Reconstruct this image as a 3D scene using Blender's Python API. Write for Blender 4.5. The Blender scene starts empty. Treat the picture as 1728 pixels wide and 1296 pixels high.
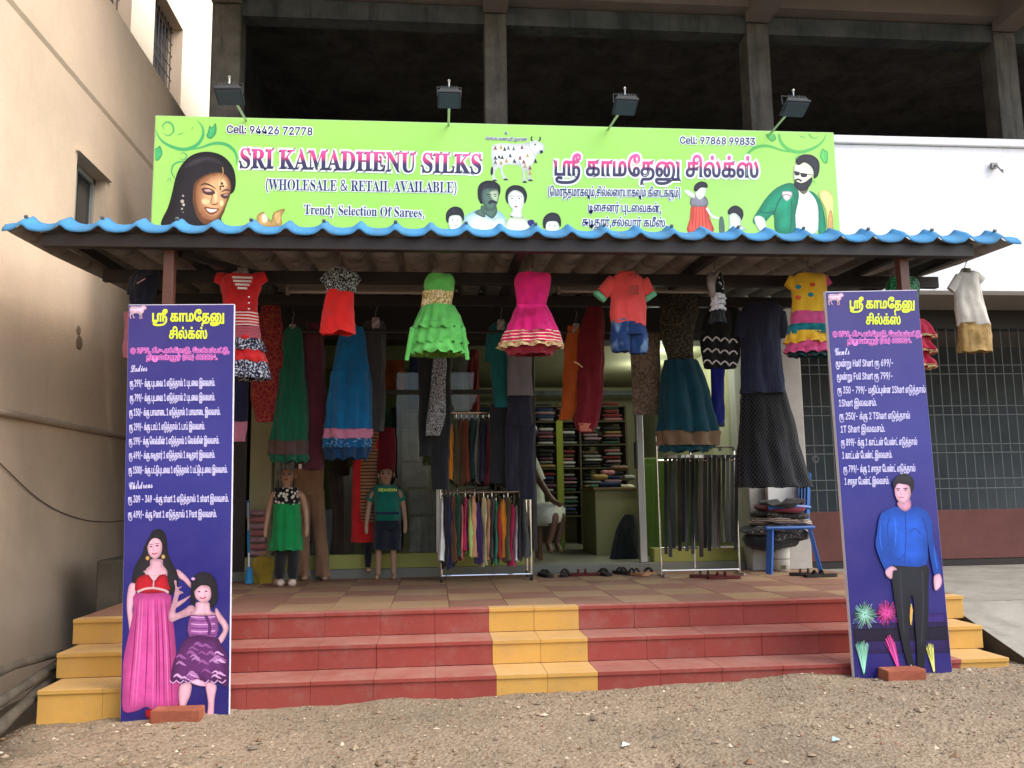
import bpy, math, random
from mathutils import Vector, geometry, noise as mnoise
random.seed(7)
R = math.radians

# ---------------------------------------------------------------- camera, sky, sun, exposure
scn = bpy.context.scene
COL = scn.collection
FPX, CZ = 1440.0, 1.2
yw, pt, rl = R(5.3), R(7.45), R(0.85)
FW = Vector((math.sin(yw)*math.cos(pt), math.cos(yw)*math.cos(pt), math.sin(pt)))
R0 = Vector((math.cos(yw), -math.sin(yw), 0)); U0 = R0.cross(FW)
RT = R0*math.cos(rl) - U0*math.sin(rl); UP = U0*math.cos(rl) + R0*math.sin(rl)
cam = bpy.data.cameras.new('camera'); co = bpy.data.objects.new('camera', cam); COL.objects.link(co)
cam.sensor_width = 36; cam.lens = 36*FPX/1728; cam.clip_start = .05; cam.clip_end = 500
from mathutils import Matrix
mw = Matrix((RT, UP, -FW)).transposed().to_4x4(); mw.translation = Vector((0, 0, CZ)); co.matrix_world = mw
scn.camera = co
w = bpy.data.worlds.new('World'); scn.world = w; w.use_nodes = True
sky = w.node_tree.nodes.new('ShaderNodeTexSky'); sky.sky_type = 'NISHITA'; sky.sun_disc = False
SUN_EL, SUN_AZ = R(48), R(118)       # azimuth from +Y towards +X: high, behind the camera to the right
sky.sun_elevation = SUN_EL; sky.sun_rotation = SUN_AZ; sky.dust_density = 3.0; sky.air_density = 1.0; sky.ozone_density = .6
w.node_tree.links.new(sky.outputs[0], w.node_tree.nodes['Background'].inputs[0])
w.node_tree.nodes['Background'].inputs[1].default_value = 0.15
sd = bpy.data.lights.new('sun', 'SUN'); sd.energy = .65; sd.angle = R(40); sd.color = (1, .97, .93)
so = bpy.data.objects.new('sun', sd); COL.objects.link(so)
sdir = Vector((math.sin(SUN_AZ)*math.cos(SUN_EL), math.cos(SUN_AZ)*math.cos(SUN_EL), math.sin(SUN_EL)))
so.rotation_euler = sdir.to_track_quat('Z', 'Y').to_euler()
scn.view_settings.view_transform = 'Standard'; scn.view_settings.look = 'None'
scn.view_settings.gamma = 1; scn.view_settings.exposure = 1.42
scn.view_settings.use_curve_mapping = False

# ---------------------------------------------------------------- pixel helpers (a point of the photograph at a real distance)
def ray(x, y): return FW + RT*((x-864)/FPX) - UP*((y-648)/FPX)
def at(x, y, Y):
    v = ray(x, y); return Vector((0, 0, CZ)) + v*(Y/v.y)
def atZ(x, y, Z):
    v = ray(x, y); return Vector((0, 0, CZ)) + v*((Z-CZ)/v.z)
def atX(x, y, X):
    v = ray(x, y); return Vector((0, 0, CZ)) + v*(X/v.x)
class Plane:
    def __init__(s, p, n): s.p = Vector(p); s.n = Vector(n).normalized(); s.n = s.n if s.n.y < 0 else -s.n
    def at(s, x, y, off=0):
        v = ray(x, y); c = Vector((0, 0, CZ)); q = s.p + s.n*off
        return c + v*((q-c).dot(s.n)/v.dot(s.n))

# ---------------------------------------------------------------- materials
def lin(c):
    c /= 255; return c/12.92 if c <= .04045 else ((c+.055)/1.055)**2.4
def C(r, g, b, k=1.0): return (lin(r)*k, lin(g)*k, lin(b)*k, 1)
class N:
    def __init__(s, name):
        s.m = bpy.data.materials.new(name); s.m.use_nodes = True; s.t = s.m.node_tree
        s.b = s.t.nodes['Principled BSDF']; s.tc = s.t.nodes.new('ShaderNodeTexCoord')
    def n(s, k): return s.t.nodes.new(k)
    def l(s, a, b): s.t.links.new(a, b)
    def coord(s, k='Object', sc=(1, 1, 1), rot=(0, 0, 0)):
        m = s.n('ShaderNodeMapping'); m.inputs['Scale'].default_value = sc; m.inputs['Rotation'].default_value = rot
        s.l(s.tc.outputs[k], m.inputs[0]); return m.outputs[0]
    def noise(s, scale, detail=4, rough=.6, v=None, dist=0):
        t = s.n('ShaderNodeTexNoise'); t.inputs['Scale'].default_value = scale; t.inputs['Detail'].default_value = detail
        t.inputs['Roughness'].default_value = rough; t.inputs['Distortion'].default_value = dist
        s.l(v or s.tc.outputs['Object'], t.inputs['Vector']); return t.outputs['Fac']
    def vor(s, scale, v=None, out='Distance', feat='F1'):
        t = s.n('ShaderNodeTexVoronoi'); t.feature = feat; t.inputs['Scale'].default_value = scale
        s.l(v or s.tc.outputs['Object'], t.inputs['Vector']); return t.outputs[out]
    def wave(s, scale, dist=0, dr='Z', v=None, prof='SIN'):
        t = s.n('ShaderNodeTexWave'); t.bands_direction = dr; t.wave_profile = prof
        t.inputs['Scale'].default_value = scale; t.inputs['Distortion'].default_value = dist; t.inputs['Detail'].default_value = 1
        s.l(v or s.tc.outputs['Object'], t.inputs['Vector']); return t.outputs['Fac']
    def ramp(s, f, st, mode='LINEAR'):
        r = s.n('ShaderNodeValToRGB'); r.color_ramp.interpolation = mode; e = r.color_ramp.elements
        e[0].position, e[0].color = st[0]; e[1].position, e[1].color = st[-1]
        for p, c in st[1:-1]:
            q = e.new(p); q.color = c
        s.l(f, r.inputs[0]); return r.outputs[0]
    def mix(s, f, a, b, mode='MIX'):
        m = s.n('ShaderNodeMix'); m.data_type = 'RGBA'; m.blend_type = mode
        for i, v in ((0, f), (6, a), (7, b)):
            if hasattr(v, 'is_output') or isinstance(v, bpy.types.NodeSocket): s.l(v, m.inputs[i])
            else: m.inputs[i].default_value = v
        return m.outputs[2]
    def out(s, col, rough=.8, bump=None, bs=.3, bd=.01, **kw):
        if isinstance(col, bpy.types.NodeSocket): s.l(col, s.b.inputs['Base Color'])
        else: s.b.inputs['Base Color'].default_value = col
        if isinstance(rough, bpy.types.NodeSocket): s.l(rough, s.b.inputs['Roughness'])
        else: s.b.inputs['Roughness'].default_value = rough
        for k, v in kw.items(): s.b.inputs[k.replace('_', ' ')].default_value = v
        if bump is not None:
            b = s.n('ShaderNodeBump'); b.inputs['Strength'].default_value = bs; b.inputs['Distance'].default_value = bd
            s.l(bump, b.inputs['Height']); s.l(b.outputs[0], s.b.inputs['Normal'])
        return s.m
def dk(c, k): return (c[0]*k, c[1]*k, c[2]*k, 1)
BL = (0, 0, 0, 1); WH = (1, 1, 1, 1)
MATS = {}
def creases(n, weave=420):
    """long soft folds plus a fine weave, for the bump of every cloth"""
    f = n.noise(1, 3, .55, n.coord(sc=(26, 26, 3.2)), .6); h = n.noise(1, 4, .6, n.coord(sc=(9, 9, 14)), .8)
    return n.mix(.25, n.mix(.45, f, h), n.noise(weave, 1))
def fab(name, c, rough=.9, var=.3, spec=.15):
    if name in MATS: return MATS[name]
    n = N(name); f = n.noise(9, 3)
    col = n.mix(n.ramp(f, [(.3, BL), (.7, WH)]), dk(c, 1-var), dk(c, 1.05))
    MATS[name] = n.out(col, rough, creases(n), .75, .02, Sheen_Weight=.2, Specular_IOR_Level=spec); return MATS[name]
def flat(name, c, rough=.6, var=.12, spec=.3, metal=0, bump=0):
    if name in MATS: return MATS[name]
    n = N(name); f = n.noise(6, 5); col = n.mix(f, dk(c, 1-var), dk(c, 1+var))
    MATS[name] = n.out(col, rough, n.noise(60, 4) if bump else None, bump, .004, Specular_IOR_Level=spec, Metallic=metal); return MATS[name]
def stained(name, c1, c2, sc=1.2, fine=40, rough=.9, streak=.5, bump=.3, c3=None, bd=.01):
    n = N(name); a = n.noise(sc, 6, .65); b = n.noise(fine, 5, .7); st = n.noise(3, 4, .6, n.coord(sc=(3, 3, .35)))
    col = n.mix(n.ramp(a, [(.35, BL), (.68, WH)]), c1, c2)
    if c3: col = n.mix(n.ramp(st, [(.52, BL), (.75, (streak,)*3+(1,))]), col, c3)
    col = n.mix(n.ramp(b, [(.3, (.25,)*3+(1,)), (.75, BL)]), col, dk(c1, .55))
    MATS[name] = n.out(col, rough, b, bump, bd, Specular_IOR_Level=.2); return MATS[name]

# ---------------------------------------------------------------- objects
def tag(o, label=None, cat=None, group=None, kind=None):
    for k, v in (('label', label), ('category', cat), ('group', group), ('kind', kind)):
        if v: o[k] = v
    return o
def thing(name, label, cat, loc=(0, 0, 0), group=None, kind=None):
    o = bpy.data.objects.new(name, None); o.empty_display_size = .1; o.location = Vector(loc); COL.objects.link(o)
    return tag(o, label, cat, group, kind)
def rootloc(p):
    v = Vector((0, 0, 0))
    while p: v += p.location; p = p.parent
    return v
def link(name, me, parent=None, loc=None):
    o = bpy.data.objects.new(name, me); COL.objects.link(o)
    if parent: o.parent = parent
    if loc is not None: o.location = Vector(loc) - (rootloc(parent) if parent else Vector())
    return o
class MB:
    """collects world-space pieces; build() makes ONE mesh object whose origin is its parent's (or loc)"""
    def __init__(s): s.v = []; s.f = []; s.m = []; s.uv = {}
    def add(s, vs, fs, mi=0):
        o = len(s.v); s.v += [Vector(v) for v in vs]; s.f += [tuple(i+o for i in f) for f in fs]; s.m += [mi]*len(fs); return s
    def box(s, a, b, mi=0):
        (x0, y0, z0), (x1, y1, z1) = a, b
        return s.add([(x0, y0, z0), (x1, y0, z0), (x1, y1, z0), (x0, y1, z0), (x0, y0, z1), (x1, y0, z1), (x1, y1, z1), (x0, y1, z1)],
                     [(0, 3, 2, 1), (4, 5, 6, 7), (0, 1, 5, 4), (1, 2, 6, 5), (2, 3, 7, 6), (3, 0, 4, 7)], mi)
    def obox(s, p, q, wd, th, mi=0, up=(0, 0, 1)):
        p, q = Vector(p), Vector(q); d = (q-p).normalized(); u = Vector(up)
        sx = d.cross(u)
        if sx.length < .01: sx = d.cross(Vector((0, 1, 0)))
        sx.normalize(); sz = sx.cross(d)
        c = [e + sx*(i*wd/2) + sz*(j*th/2) for e in (p, q) for i, j in ((-1, -1), (1, -1), (1, 1), (-1, 1))]
        return s.add(c, [(0, 1, 2, 3), (7, 6, 5, 4), (0, 4, 5, 1), (1, 5, 6, 2), (2, 6, 7, 3), (3, 7, 4, 0)], mi)
    def tube(s, pts, r, n=8, mi=0, caps=True):
        pts = [Vector(p) for p in pts]; rs = r if isinstance(r, (list, tuple)) else [r]*len(pts); rings = []; u = None
        for i, p in enumerate(pts):
            d = (pts[min(i+1, len(pts)-1)] - pts[max(i-1, 0)]).normalized()
            if u is None: u = d.orthogonal().normalized()
            u = (u - d*u.dot(d)).normalized(); v = d.cross(u)
            rings.append([p + (u*math.cos(2*math.pi*k/n) + v*math.sin(2*math.pi*k/n))*rs[i] for k in range(n)])
        return s.loft(rings, mi, caps, caps)
    def loft(s, rings, mi=0, c0=False, c1=False):
        n = len(rings[0]); vs = [v for r in rings for v in r]; fs = []
        for i in range(len(rings)-1):
            for k in range(n):
                a, b = i*n+k, i*n+(k+1) % n; fs.append((a, b, b+n, a+n))
        if c0: fs.append(tuple(reversed(range(n))))
        if c1: fs.append(tuple(range((len(rings)-1)*n, len(rings)*n)))
        return s.add(vs, fs, mi)
    def quad(s, a, b, c, d, mi=0): return s.add([a, b, c, d], [(0, 1, 2, 3)], mi)
    def ball(s, c, r, n=8, m=6, mi=0, sq=(1, 1, 1)):
        c = Vector(c); rings = []
        for i in range(m+1):
            t = math.pi*(i+.02)/(m+.04)
            rings.append([c + Vector((math.sin(t)*math.cos(2*math.pi*k/n)*r*sq[0], math.sin(t)*math.sin(2*math.pi*k/n)*r*sq[1], math.cos(t)*r*sq[2])) for k in range(n)])
        return s.loft(rings, mi, True, True)
    def build(s, name, mats, parent=None, loc=None, smooth=False, bevel=0):
        if not isinstance(mats, (list, tuple)): mats = [mats]
        base = Vector(loc) if loc is not None else (rootloc(parent) if parent else Vector((0, 0, 0)))
        me = bpy.data.meshes.new(name); me.from_pydata([v-base for v in s.v], [], s.f)
        for m in mats: me.materials.append(m)
        me.polygons.foreach_set('material_index', s.m)
        if smooth: me.polygons.foreach_set('use_smooth', [True]*len(s.f))
        me.update(); o = link(name, me, parent, base if (loc is not None or not parent) else None)
        if bevel:
            b = o.modifiers.new('bevel', 'BEVEL'); b.width = bevel; b.segments = 2; b.limit_method = 'ANGLE'
        return o
def part(name, mat, parent, a, b, bevel=0, **k): return MB().box(a, b).build(name, mat, parent, bevel=bevel, **k)

# ---------------------------------------------------------------- lettering (glyph outlines kept as data, set line by line)
GLYPHS = [
[0,[3000,3021,2992,3008],757,[[642,363,25,0,41,-50,24,-100,0,-71,0,-84,-28,-136,-53,-108,-39,-39,-30,-32,-78,-40,-89,-20,-51,1,-54,1,-55,0,-79,12,-54,24,-18,17,-20,20,-16,48,0,33,0,28,16,50,38,32,32,1,24,0,40,-12,18,-7,-8,-71,-10,6,-25,8,-25,8,-11,1,-26,0,-21,-22,0,-19,0,-14,18,-28,46,-24,84,-12,67,1,22,1,34,0,62,8,55,16,50,24,20,19,59,46,61,162,0,115,0,80,-30,68,-24,1,-18,0,-27,-28,-11,-15,-1,77,13,16,29,26],[44,1,0,555,43,1,0,-481,186,1,0,271,0,48,5,66,12,48,10,21,10,20,29,22,19,1,18,0,26,-26,12,-29,0,45,253,1,0,-71,-87,1,0,-481,-44,1,0,483,-87,1,0,-481,-43,1,0,337,0,36,-6,72,-19,50,-20,1,-11,0,-16,-18,-6,-11,-8,-24,-4,-68,0,-43,0,-327],[663,845,43,0,45,-70,0,-55,0,-62,-38,-62,-27,1,-30,0,-34,58,0,53,0,24,9,62,13,29,26,-21,-8,-20,-8,-38,0,-17,0,-24,8,-28,15,-12,9,1,14,0,16,32,0,25,0,36,-28,32,-22,1,-4,0,-11,0,-5,-1,-38,-8,-36,-86,0,-57,0,-28,7,-46,6,-15,-42,-7,-5,20,-4,48,0,29,0,44,15,78,31,62,50,36]]],
[0,[2965],412,[[130,-11,-30,0,-48,38,-28,74,0,53,0,54,29,78,62,44,51,1,90,1,26,0,38,-10,28,-22,12,-15,13,-20,15,-66,0,-41,0,-76,-46,-84,-41,1,-11,0,-28,6,-11,7,9,69,8,-4,20,-6,9,1,23,0,25,46,0,49,0,34,-15,42,-24,20,-31,6,-15,1,-98,1,-25,0,-35,-12,-13,-13,-11,-12,-10,-38,0,-29,0,-44,38,-48,28,1,22,0,32,28,18,64,0,61,0,271,-86,1,0,-179,-40,-15,0,269,262,1,0,-71,-94,1,0,-255,0,-66,-12,-76,-10,-27,-16,-36,-48,-32]]],
[0,[3006],320,[[44,1,0,555,268,1,0,-71,-86,1,0,-481,-42,1,0,483,-97,1,0,-481]]],
[0,[2990],429,[[290,567,38,0,48,-78,22,-136,0,-89,0,-70,-14,-100,-17,-31,-11,-24,-30,-24,-41,-12,-29,1,-212,1,0,555,43,1,0,-481,113,1,0,285,0,60,12,74,10,27,12,24,32,26],[289,495,-9,0,-16,-10,-5,-11,-8,-20,-8,-52,0,-61,0,-265,23,1,34,0,38,38,16,86,0,73,0,64,-13,100,-29,62]]],
[0,[3015],360,[[226,-11,-41,0,-71,56,-55,108,-31,160,0,105,0,104,32,160,58,108,76,56,44,1,30,0,49,-36,29,-78,0,-61,0,-52,-22,-74,-38,-38,-24,1,-26,0,-36,40,-18,68,0,45,0,44,18,70,14,23,28,-17,-11,-26,-9,-52,0,-31,0,-44,22,-46,19,1,21,0,22,54,0,41,0,36,-18,44,-29,24,-19,1,-5,0,-15,0,-8,-1,-28,-10,-51,-50,-39,-88,-23,-122,0,-81,0,-78,20,-124,35,-88,47,-54,27,-9,8,-4,18,-2,6,1,20,0,30,26,17,50,0,39,0,44,-21,60,-23,1,-19,0,-26,-52,0,-51,0,-36,12,-68,12,-23,-31,-15,-13,24,-20,78,0,55,0,48,20,72,38,42,27,1,25,0,38,-40,22,-78,0,-55,0,-64,-30,-82,-52,-38]]],
[0,[2980],412,[[130,-11,-30,0,-48,38,-28,74,0,53,0,54,29,78,62,44,51,1,72,1,44,0,68,-44,38,-100,0,-85,0,-66,-24,-92,-24,-33,-16,-22,-42,-28,-54,-12,-36,1,-56,1,-21,0,-23,-12,-8,-11,-8,-10,-10,-40,0,-33,0,-14,2,-26,0,-11,-41,-3,-1,16,-2,44,0,17,0,44,16,62,12,19,9,14,19,14,26,8,16,1,55,1,45,0,56,16,36,30,11,27,10,20,11,60,0,37,0,50,-20,60,-32,32,-40,12,-20,1,-72,1,-25,0,-35,-12,-13,-13,-11,-12,-10,-38,0,-29,0,-44,38,-48,28,1,22,0,32,28,18,66,0,59,0,271,-86,1,0,-179,-40,-15,0,269,262,1,0,-71,-94,1,0,-255,0,-66,-12,-76,-10,-27,-16,-36,-48,-32]]],
[0,[2985,3009],713,[[124,-11,-26,0,-44,52,-26,112,0,93,0,98,44,146,79,78,53,1,24,0,44,-14,40,-32,19,-23,17,-31,28,-50,36,-134,0,-91,0,-66,-19,-90,-37,-44,-24,1,-30,0,-36,52,-18,88,0,59,0,58,14,98,23,82,15,33,19,41,18,32,47,38,29,1,44,0,60,-78,31,-152,0,-109,0,-98,-26,-156,-22,-61,-24,-61,-31,-58,-85,-74,-102,-36,-56,1,-14,1,-37,0,-61,16,-46,36,-25,60,0,41,0,24,8,32,7,9,8,12,18,8,22,1,552,1,4,-71,-182,1,-42,1,-336,1,-6,0,-12,-8,0,-15,0,-20,28,-30,56,-18,46,1,16,1,45,0,75,22,62,42,24,33,34,65,19,40,25,96,14,112,0,65,0,72,-14,102,-26,64,-33,30,-19,1,-20,0,-32,-20,-14,-23,-16,-25,-12,-28,-18,-74,-10,-84,0,-47,0,-68,22,-64,18,1,16,0,17,38,7,58,0,31,0,54,-14,90,-26,78,-20,29,-23,34,-56,26,-32,1,-37,0,-55,-54,-33,-94,-4,-59,-1,-16,-1,-28,0,-7,0,-64,16,-78,26,-34,16,1,14,0,20,24,10,44,0,33,0,48,-26,54,-20,1,-20,0,-36,-42,-14,-31,-8,65,16,36,44,44,24,1,36,0,45,-88,0,-75,0,-54,-21,-80,-38,-42],[626,-155,0,711,43,1,0,-709]]],
[0,[2970],362,[[130,-11,-30,0,-48,38,-28,74,0,53,0,54,29,78,62,44,51,1,176,1,0,-69,-180,1,-25,0,-35,-12,-13,-13,-11,-12,-10,-38,0,-29,0,-44,38,-48,28,1,22,0,32,28,18,66,0,59,0,271,-86,1,0,-179,-40,-15,0,269,262,1,0,-71,-94,1,0,-255,0,-66,-12,-76,-10,-27,-16,-36,-48,-32]]],
[0,[3007],131,[[-40,845,28,0,44,-36,17,-35,11,-22,18,-70,9,-108,0,-83,0,-487,-43,1,0,473,0,72,-6,92,-12,62,-9,21,-11,26,-29,24,-17,1,-22,0,-30,-32,-16,-60,0,-39,0,-28,8,-64,9,-27,-45,1,-7,28,-7,60,0,33,0,54,18,78,30,50,40,26]]],
[0,[2994,3021],506,[[124,-11,-26,0,-44,52,-26,112,0,91,0,82,24,120,42,82,55,40,31,1,24,0,50,-26,18,-37,14,-26,16,-72,6,-92,0,-59,0,-36,4,-56,9,-48,8,-15,7,-16,22,-18,14,1,16,0,28,32,16,76,0,67,0,68,-16,112,-29,92,-18,41,39,53,31,-80,36,-172,0,-103,0,-84,-25,-116,-46,-56,-36,1,-21,0,-35,24,-14,27,-16,30,-16,106,-1,77,0,36,-4,76,-12,70,-13,25,-10,16,-28,20,-20,1,-35,0,-49,-68,-26,-116,0,-75,0,-64,16,-78,26,-34,16,1,14,0,20,24,10,44,0,33,0,48,-26,54,-20,1,-20,0,-36,-42,-14,-31,-8,65,16,36,44,44,24,1,36,0,45,-88,0,-75,0,-54,-21,-80,-38,-42],[254,679,-15,0,-19,38,0,29,0,30,19,38,15,1,14,0,19,-38,0,-29,0,-28,-19,-38]]],
[0,[2965,3021],412,[[130,-11,-30,0,-48,38,-28,74,0,53,0,54,29,78,62,44,51,1,90,1,26,0,38,-10,28,-22,12,-15,13,-20,15,-66,0,-41,0,-76,-46,-84,-41,1,-11,0,-28,6,-11,7,9,69,8,-4,20,-6,9,1,23,0,25,46,0,49,0,34,-15,42,-24,20,-31,6,-15,1,-98,1,-25,0,-35,-12,-13,-13,-11,-12,-10,-38,0,-29,0,-44,38,-48,28,1,22,0,32,28,18,64,0,61,0,271,-86,1,0,-179,-40,-15,0,269,262,1,0,-71,-94,1,0,-255,0,-66,-12,-76,-10,-27,-16,-36,-48,-32],[216,679,-14,0,-20,38,0,29,0,30,20,38,14,1,14,0,20,-38,0,-29,0,-28,-20,-38]]],
[0,[3000,3021],642,[[124,-11,-26,0,-44,52,-26,112,0,91,0,82,24,120,42,82,55,40,31,1,26,0,41,-30,33,-60,14,-45,-15,3,5,36,20,60,33,38,23,1,18,0,30,-22,10,-23,14,-26,12,-82,0,-67,0,-87,0,-56,8,-80,13,-23,7,-16,22,-18,14,1,16,0,28,32,16,76,0,67,0,68,-17,112,-28,92,-19,41,40,53,30,-80,37,-172,0,-103,0,-84,-25,-116,-46,-56,-36,1,-21,0,-35,24,-14,27,-10,20,-15,62,-8,80,0,51,0,39,0,64,-5,76,-4,21,-6,24,-18,22,-11,1,-11,0,-15,-18,-5,-11,-8,-20,-6,-52,0,-39,0,-351,-44,1,0,293,0,64,-16,76,-14,21,-14,24,-28,16,-18,1,-35,0,-49,-68,-26,-116,0,-75,0,-64,16,-78,26,-34,16,1,14,0,19,24,11,44,0,33,0,48,-26,54,-20,1,-20,0,-36,-42,-14,-31,-8,65,16,36,44,44,24,1,36,0,45,-88,0,-75,0,-54,-21,-80,-38,-42],[321,679,-15,0,-18,38,0,29,0,30,18,38,15,1,15,0,18,-38,0,-29,0,-28,-18,-38]]],
[0,[3014],450,[[200,-11,-38,0,-62,58,-46,106,-26,150,0,91,0,112,37,168,61,114,74,58,38,1,40,0,56,-40,20,-35,18,-32,24,-92,10,-132,0,-95,0,-415,-42,1,0,365,0,92,-8,132,-16,90,-16,31,-14,30,-43,30,-29,1,-26,0,-58,-40,-50,-90,-32,-146,0,-107,0,-60,12,-102,23,-78,31,-54,18,-13,8,-3,10,-8,21,-6,11,1,25,0,31,58,0,57,0,46,-25,58,-22,1,-21,0,-26,-56,0,-47,0,-36,12,-68,12,-23,-29,-15,-13,24,-22,80,0,61,0,42,20,70,38,44,30,1,24,0,38,-40,23,-80,0,-55,0,-64,-27,-82,-46,-38]]],
[0,[2980,3021],412,[[130,-11,-30,0,-48,38,-28,74,0,53,0,54,29,78,62,44,51,1,72,1,44,0,68,-44,38,-100,0,-85,0,-66,-24,-92,-24,-33,-16,-22,-42,-28,-54,-12,-36,1,-56,1,-21,0,-23,-12,-8,-11,-8,-10,-10,-40,0,-33,0,-14,2,-26,0,-11,-41,-3,-1,16,-2,44,0,17,0,44,16,62,12,19,9,14,19,14,26,8,16,1,55,1,45,0,56,16,36,30,11,27,10,20,11,60,0,37,0,50,-20,60,-32,32,-40,12,-20,1,-72,1,-25,0,-35,-12,-13,-13,-11,-12,-10,-38,0,-29,0,-44,38,-48,28,1,22,0,32,28,18,66,0,59,0,271,-86,1,0,-179,-40,-15,0,269,262,1,0,-71,-94,1,0,-255,0,-66,-12,-76,-10,-27,-16,-36,-48,-32],[218,679,-15,0,-19,38,0,29,0,30,19,38,15,1,14,0,19,-38,0,-29,0,-28,-19,-38]]],
[0,[2997,3009],522,[[124,-11,-26,0,-44,52,-26,112,0,93,0,106,43,144,70,72,41,1,38,0,54,-46,35,-78,17,-102,0,-59,0,-64,-14,-100,-10,-43,133,1,0,483,43,1,0,-553,-220,1,-2,65,11,34,15,102,0,69,0,72,-26,100,-45,52,-31,1,-35,0,-50,-68,-27,-114,0,-73,0,-66,16,-78,26,-36,16,1,14,0,19,24,11,44,0,33,0,48,-26,54,-20,1,-20,0,-36,-42,-14,-31,-8,65,16,36,44,44,24,1,36,0,45,-88,0,-75,0,-54,-21,-80,-38,-42],[435,-283,0,317,43,1,0,-315]]],
[0,[2990,3021],429,[[290,567,38,0,48,-78,22,-136,0,-89,0,-70,-14,-100,-17,-31,-11,-24,-30,-24,-41,-12,-29,1,-212,1,0,555,43,1,0,-481,113,1,0,285,0,60,12,74,10,27,12,24,32,26],[289,495,-9,0,-16,-10,-5,-11,-8,-20,-8,-52,0,-61,0,-265,23,1,34,0,38,38,16,86,0,73,0,64,-13,100,-29,62],[215,679,-15,0,-18,38,0,29,0,30,18,38,15,1,15,0,18,-38,0,-29,0,-28,-18,-38]]],
[0,[2994],506,[[124,-11,-26,0,-44,52,-26,112,0,91,0,82,24,120,42,82,55,40,31,1,24,0,50,-26,18,-37,14,-26,16,-72,6,-92,0,-59,0,-36,4,-56,9,-48,8,-15,7,-16,22,-18,14,1,16,0,28,32,16,76,0,67,0,68,-16,112,-29,92,-18,41,39,53,31,-80,36,-172,0,-103,0,-84,-25,-116,-46,-56,-36,1,-21,0,-35,24,-14,27,-16,30,-16,106,-1,77,0,36,-4,76,-12,70,-13,25,-10,16,-28,20,-20,1,-35,0,-49,-68,-26,-116,0,-75,0,-64,16,-78,26,-34,16,1,14,0,20,24,10,44,0,33,0,48,-26,54,-20,1,-20,0,-36,-42,-14,-31,-8,65,16,36,44,44,24,1,36,0,45,-88,0,-75,0,-54,-21,-80,-38,-42]]],
[0,[3016],580,[[124,-11,-26,0,-44,52,-26,112,0,93,0,98,44,146,79,78,53,1,24,0,43,-14,40,-32,19,-23,18,-29,31,-50,33,-144,0,-83,0,-66,-19,-90,-37,-44,-24,1,-30,0,-36,52,-18,88,0,59,0,58,13,98,23,82,14,33,22,43,20,34,47,34,27,1,47,0,59,-78,28,-132,0,-75,0,-68,-14,-108,-20,-84,-12,-31,-36,45,16,44,22,116,0,85,0,66,-22,98,-42,52,-30,1,-22,0,-34,-24,-18,-27,-16,-34,-20,-78,-10,-88,0,-51,0,-68,22,-64,18,1,16,0,17,38,7,58,0,31,0,80,-30,126,-30,45,-23,34,-56,26,-32,1,-37,0,-55,-54,-33,-94,-4,-59,-1,-16,-1,-28,0,-7,0,-64,16,-78,26,-34,17,1,13,0,20,24,10,44,0,33,0,48,-26,54,-20,1,-20,0,-36,-42,-14,-31,-8,65,16,36,44,44,24,1,36,0,45,-88,0,-75,0,-54,-21,-80,-38,-42]]],
[0,[2992],320,[[116,-211,-29,53,97,185,0,459,-97,1,0,-481,-43,1,0,555,268,1,0,-71,-86,1,0,-481]]],
[0,[2991],482,[[177,1,0,555,43,1,0,-481,174,1,0,483,44,1,0,-553],[120,-11,-18,0,-28,26,-10,23,-5,16,-9,36,-6,64,0,51,0,353,43,1,0,-329,0,-48,4,-74,10,-19,5,-10,14,-12,9,1,15,0,25,32,11,33,-1,-83,-9,-20,-30,-32]]],
[0,[2975],346,[[44,1,0,555,43,1,0,-481,251,1,0,-71]]],
[0,[2965,3009],531,[[250,-11,-31,0,-48,38,-28,74,0,53,0,54,29,78,62,44,50,1,63,1,43,0,62,-48,38,-82,17,-102,0,-55,0,-80,-25,-120,-42,-84,-58,-52,-65,-24,-34,1,-15,1,-52,0,-80,52,-54,92,-33,116,-15,128,0,63,0,23,0,80,20,144,32,126,18,53,36,-43,-20,-56,-28,-118,-15,-124,0,-61,0,-17,0,-76,23,-136,46,-104,76,-60,52,1,6,1,42,0,68,36,48,72,25,106,0,71,0,76,-31,96,-54,46,-35,1,-62,1,-25,0,-36,-12,-12,-13,-12,-12,-10,-38,0,-29,0,-44,38,-48,29,1,22,0,31,28,18,66,0,59,0,271,-86,1,0,-179,-40,-15,0,269,262,1,0,-71,-94,1,0,-255,0,-66,-11,-76,-11,-27,-15,-36,-49,-32]]],
[0,[2975,3007],398,[[44,1,0,555,43,1,0,-481,303,1,0,-71],[244,473,21,0,29,-28,19,-44,9,-58,0,-31,0,-46,-10,-92,-6,-47,-57,-407,-39,23,38,273,2,17,10,69,8,56,10,102,0,57,0,44,-18,48,-16,1,-18,0,-23,-60,0,-53,0,-48,17,-84,28,-70,16,-27,-36,-35,-18,38,-30,82,-18,96,0,61,0,48,18,80,38,48]]],
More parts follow.
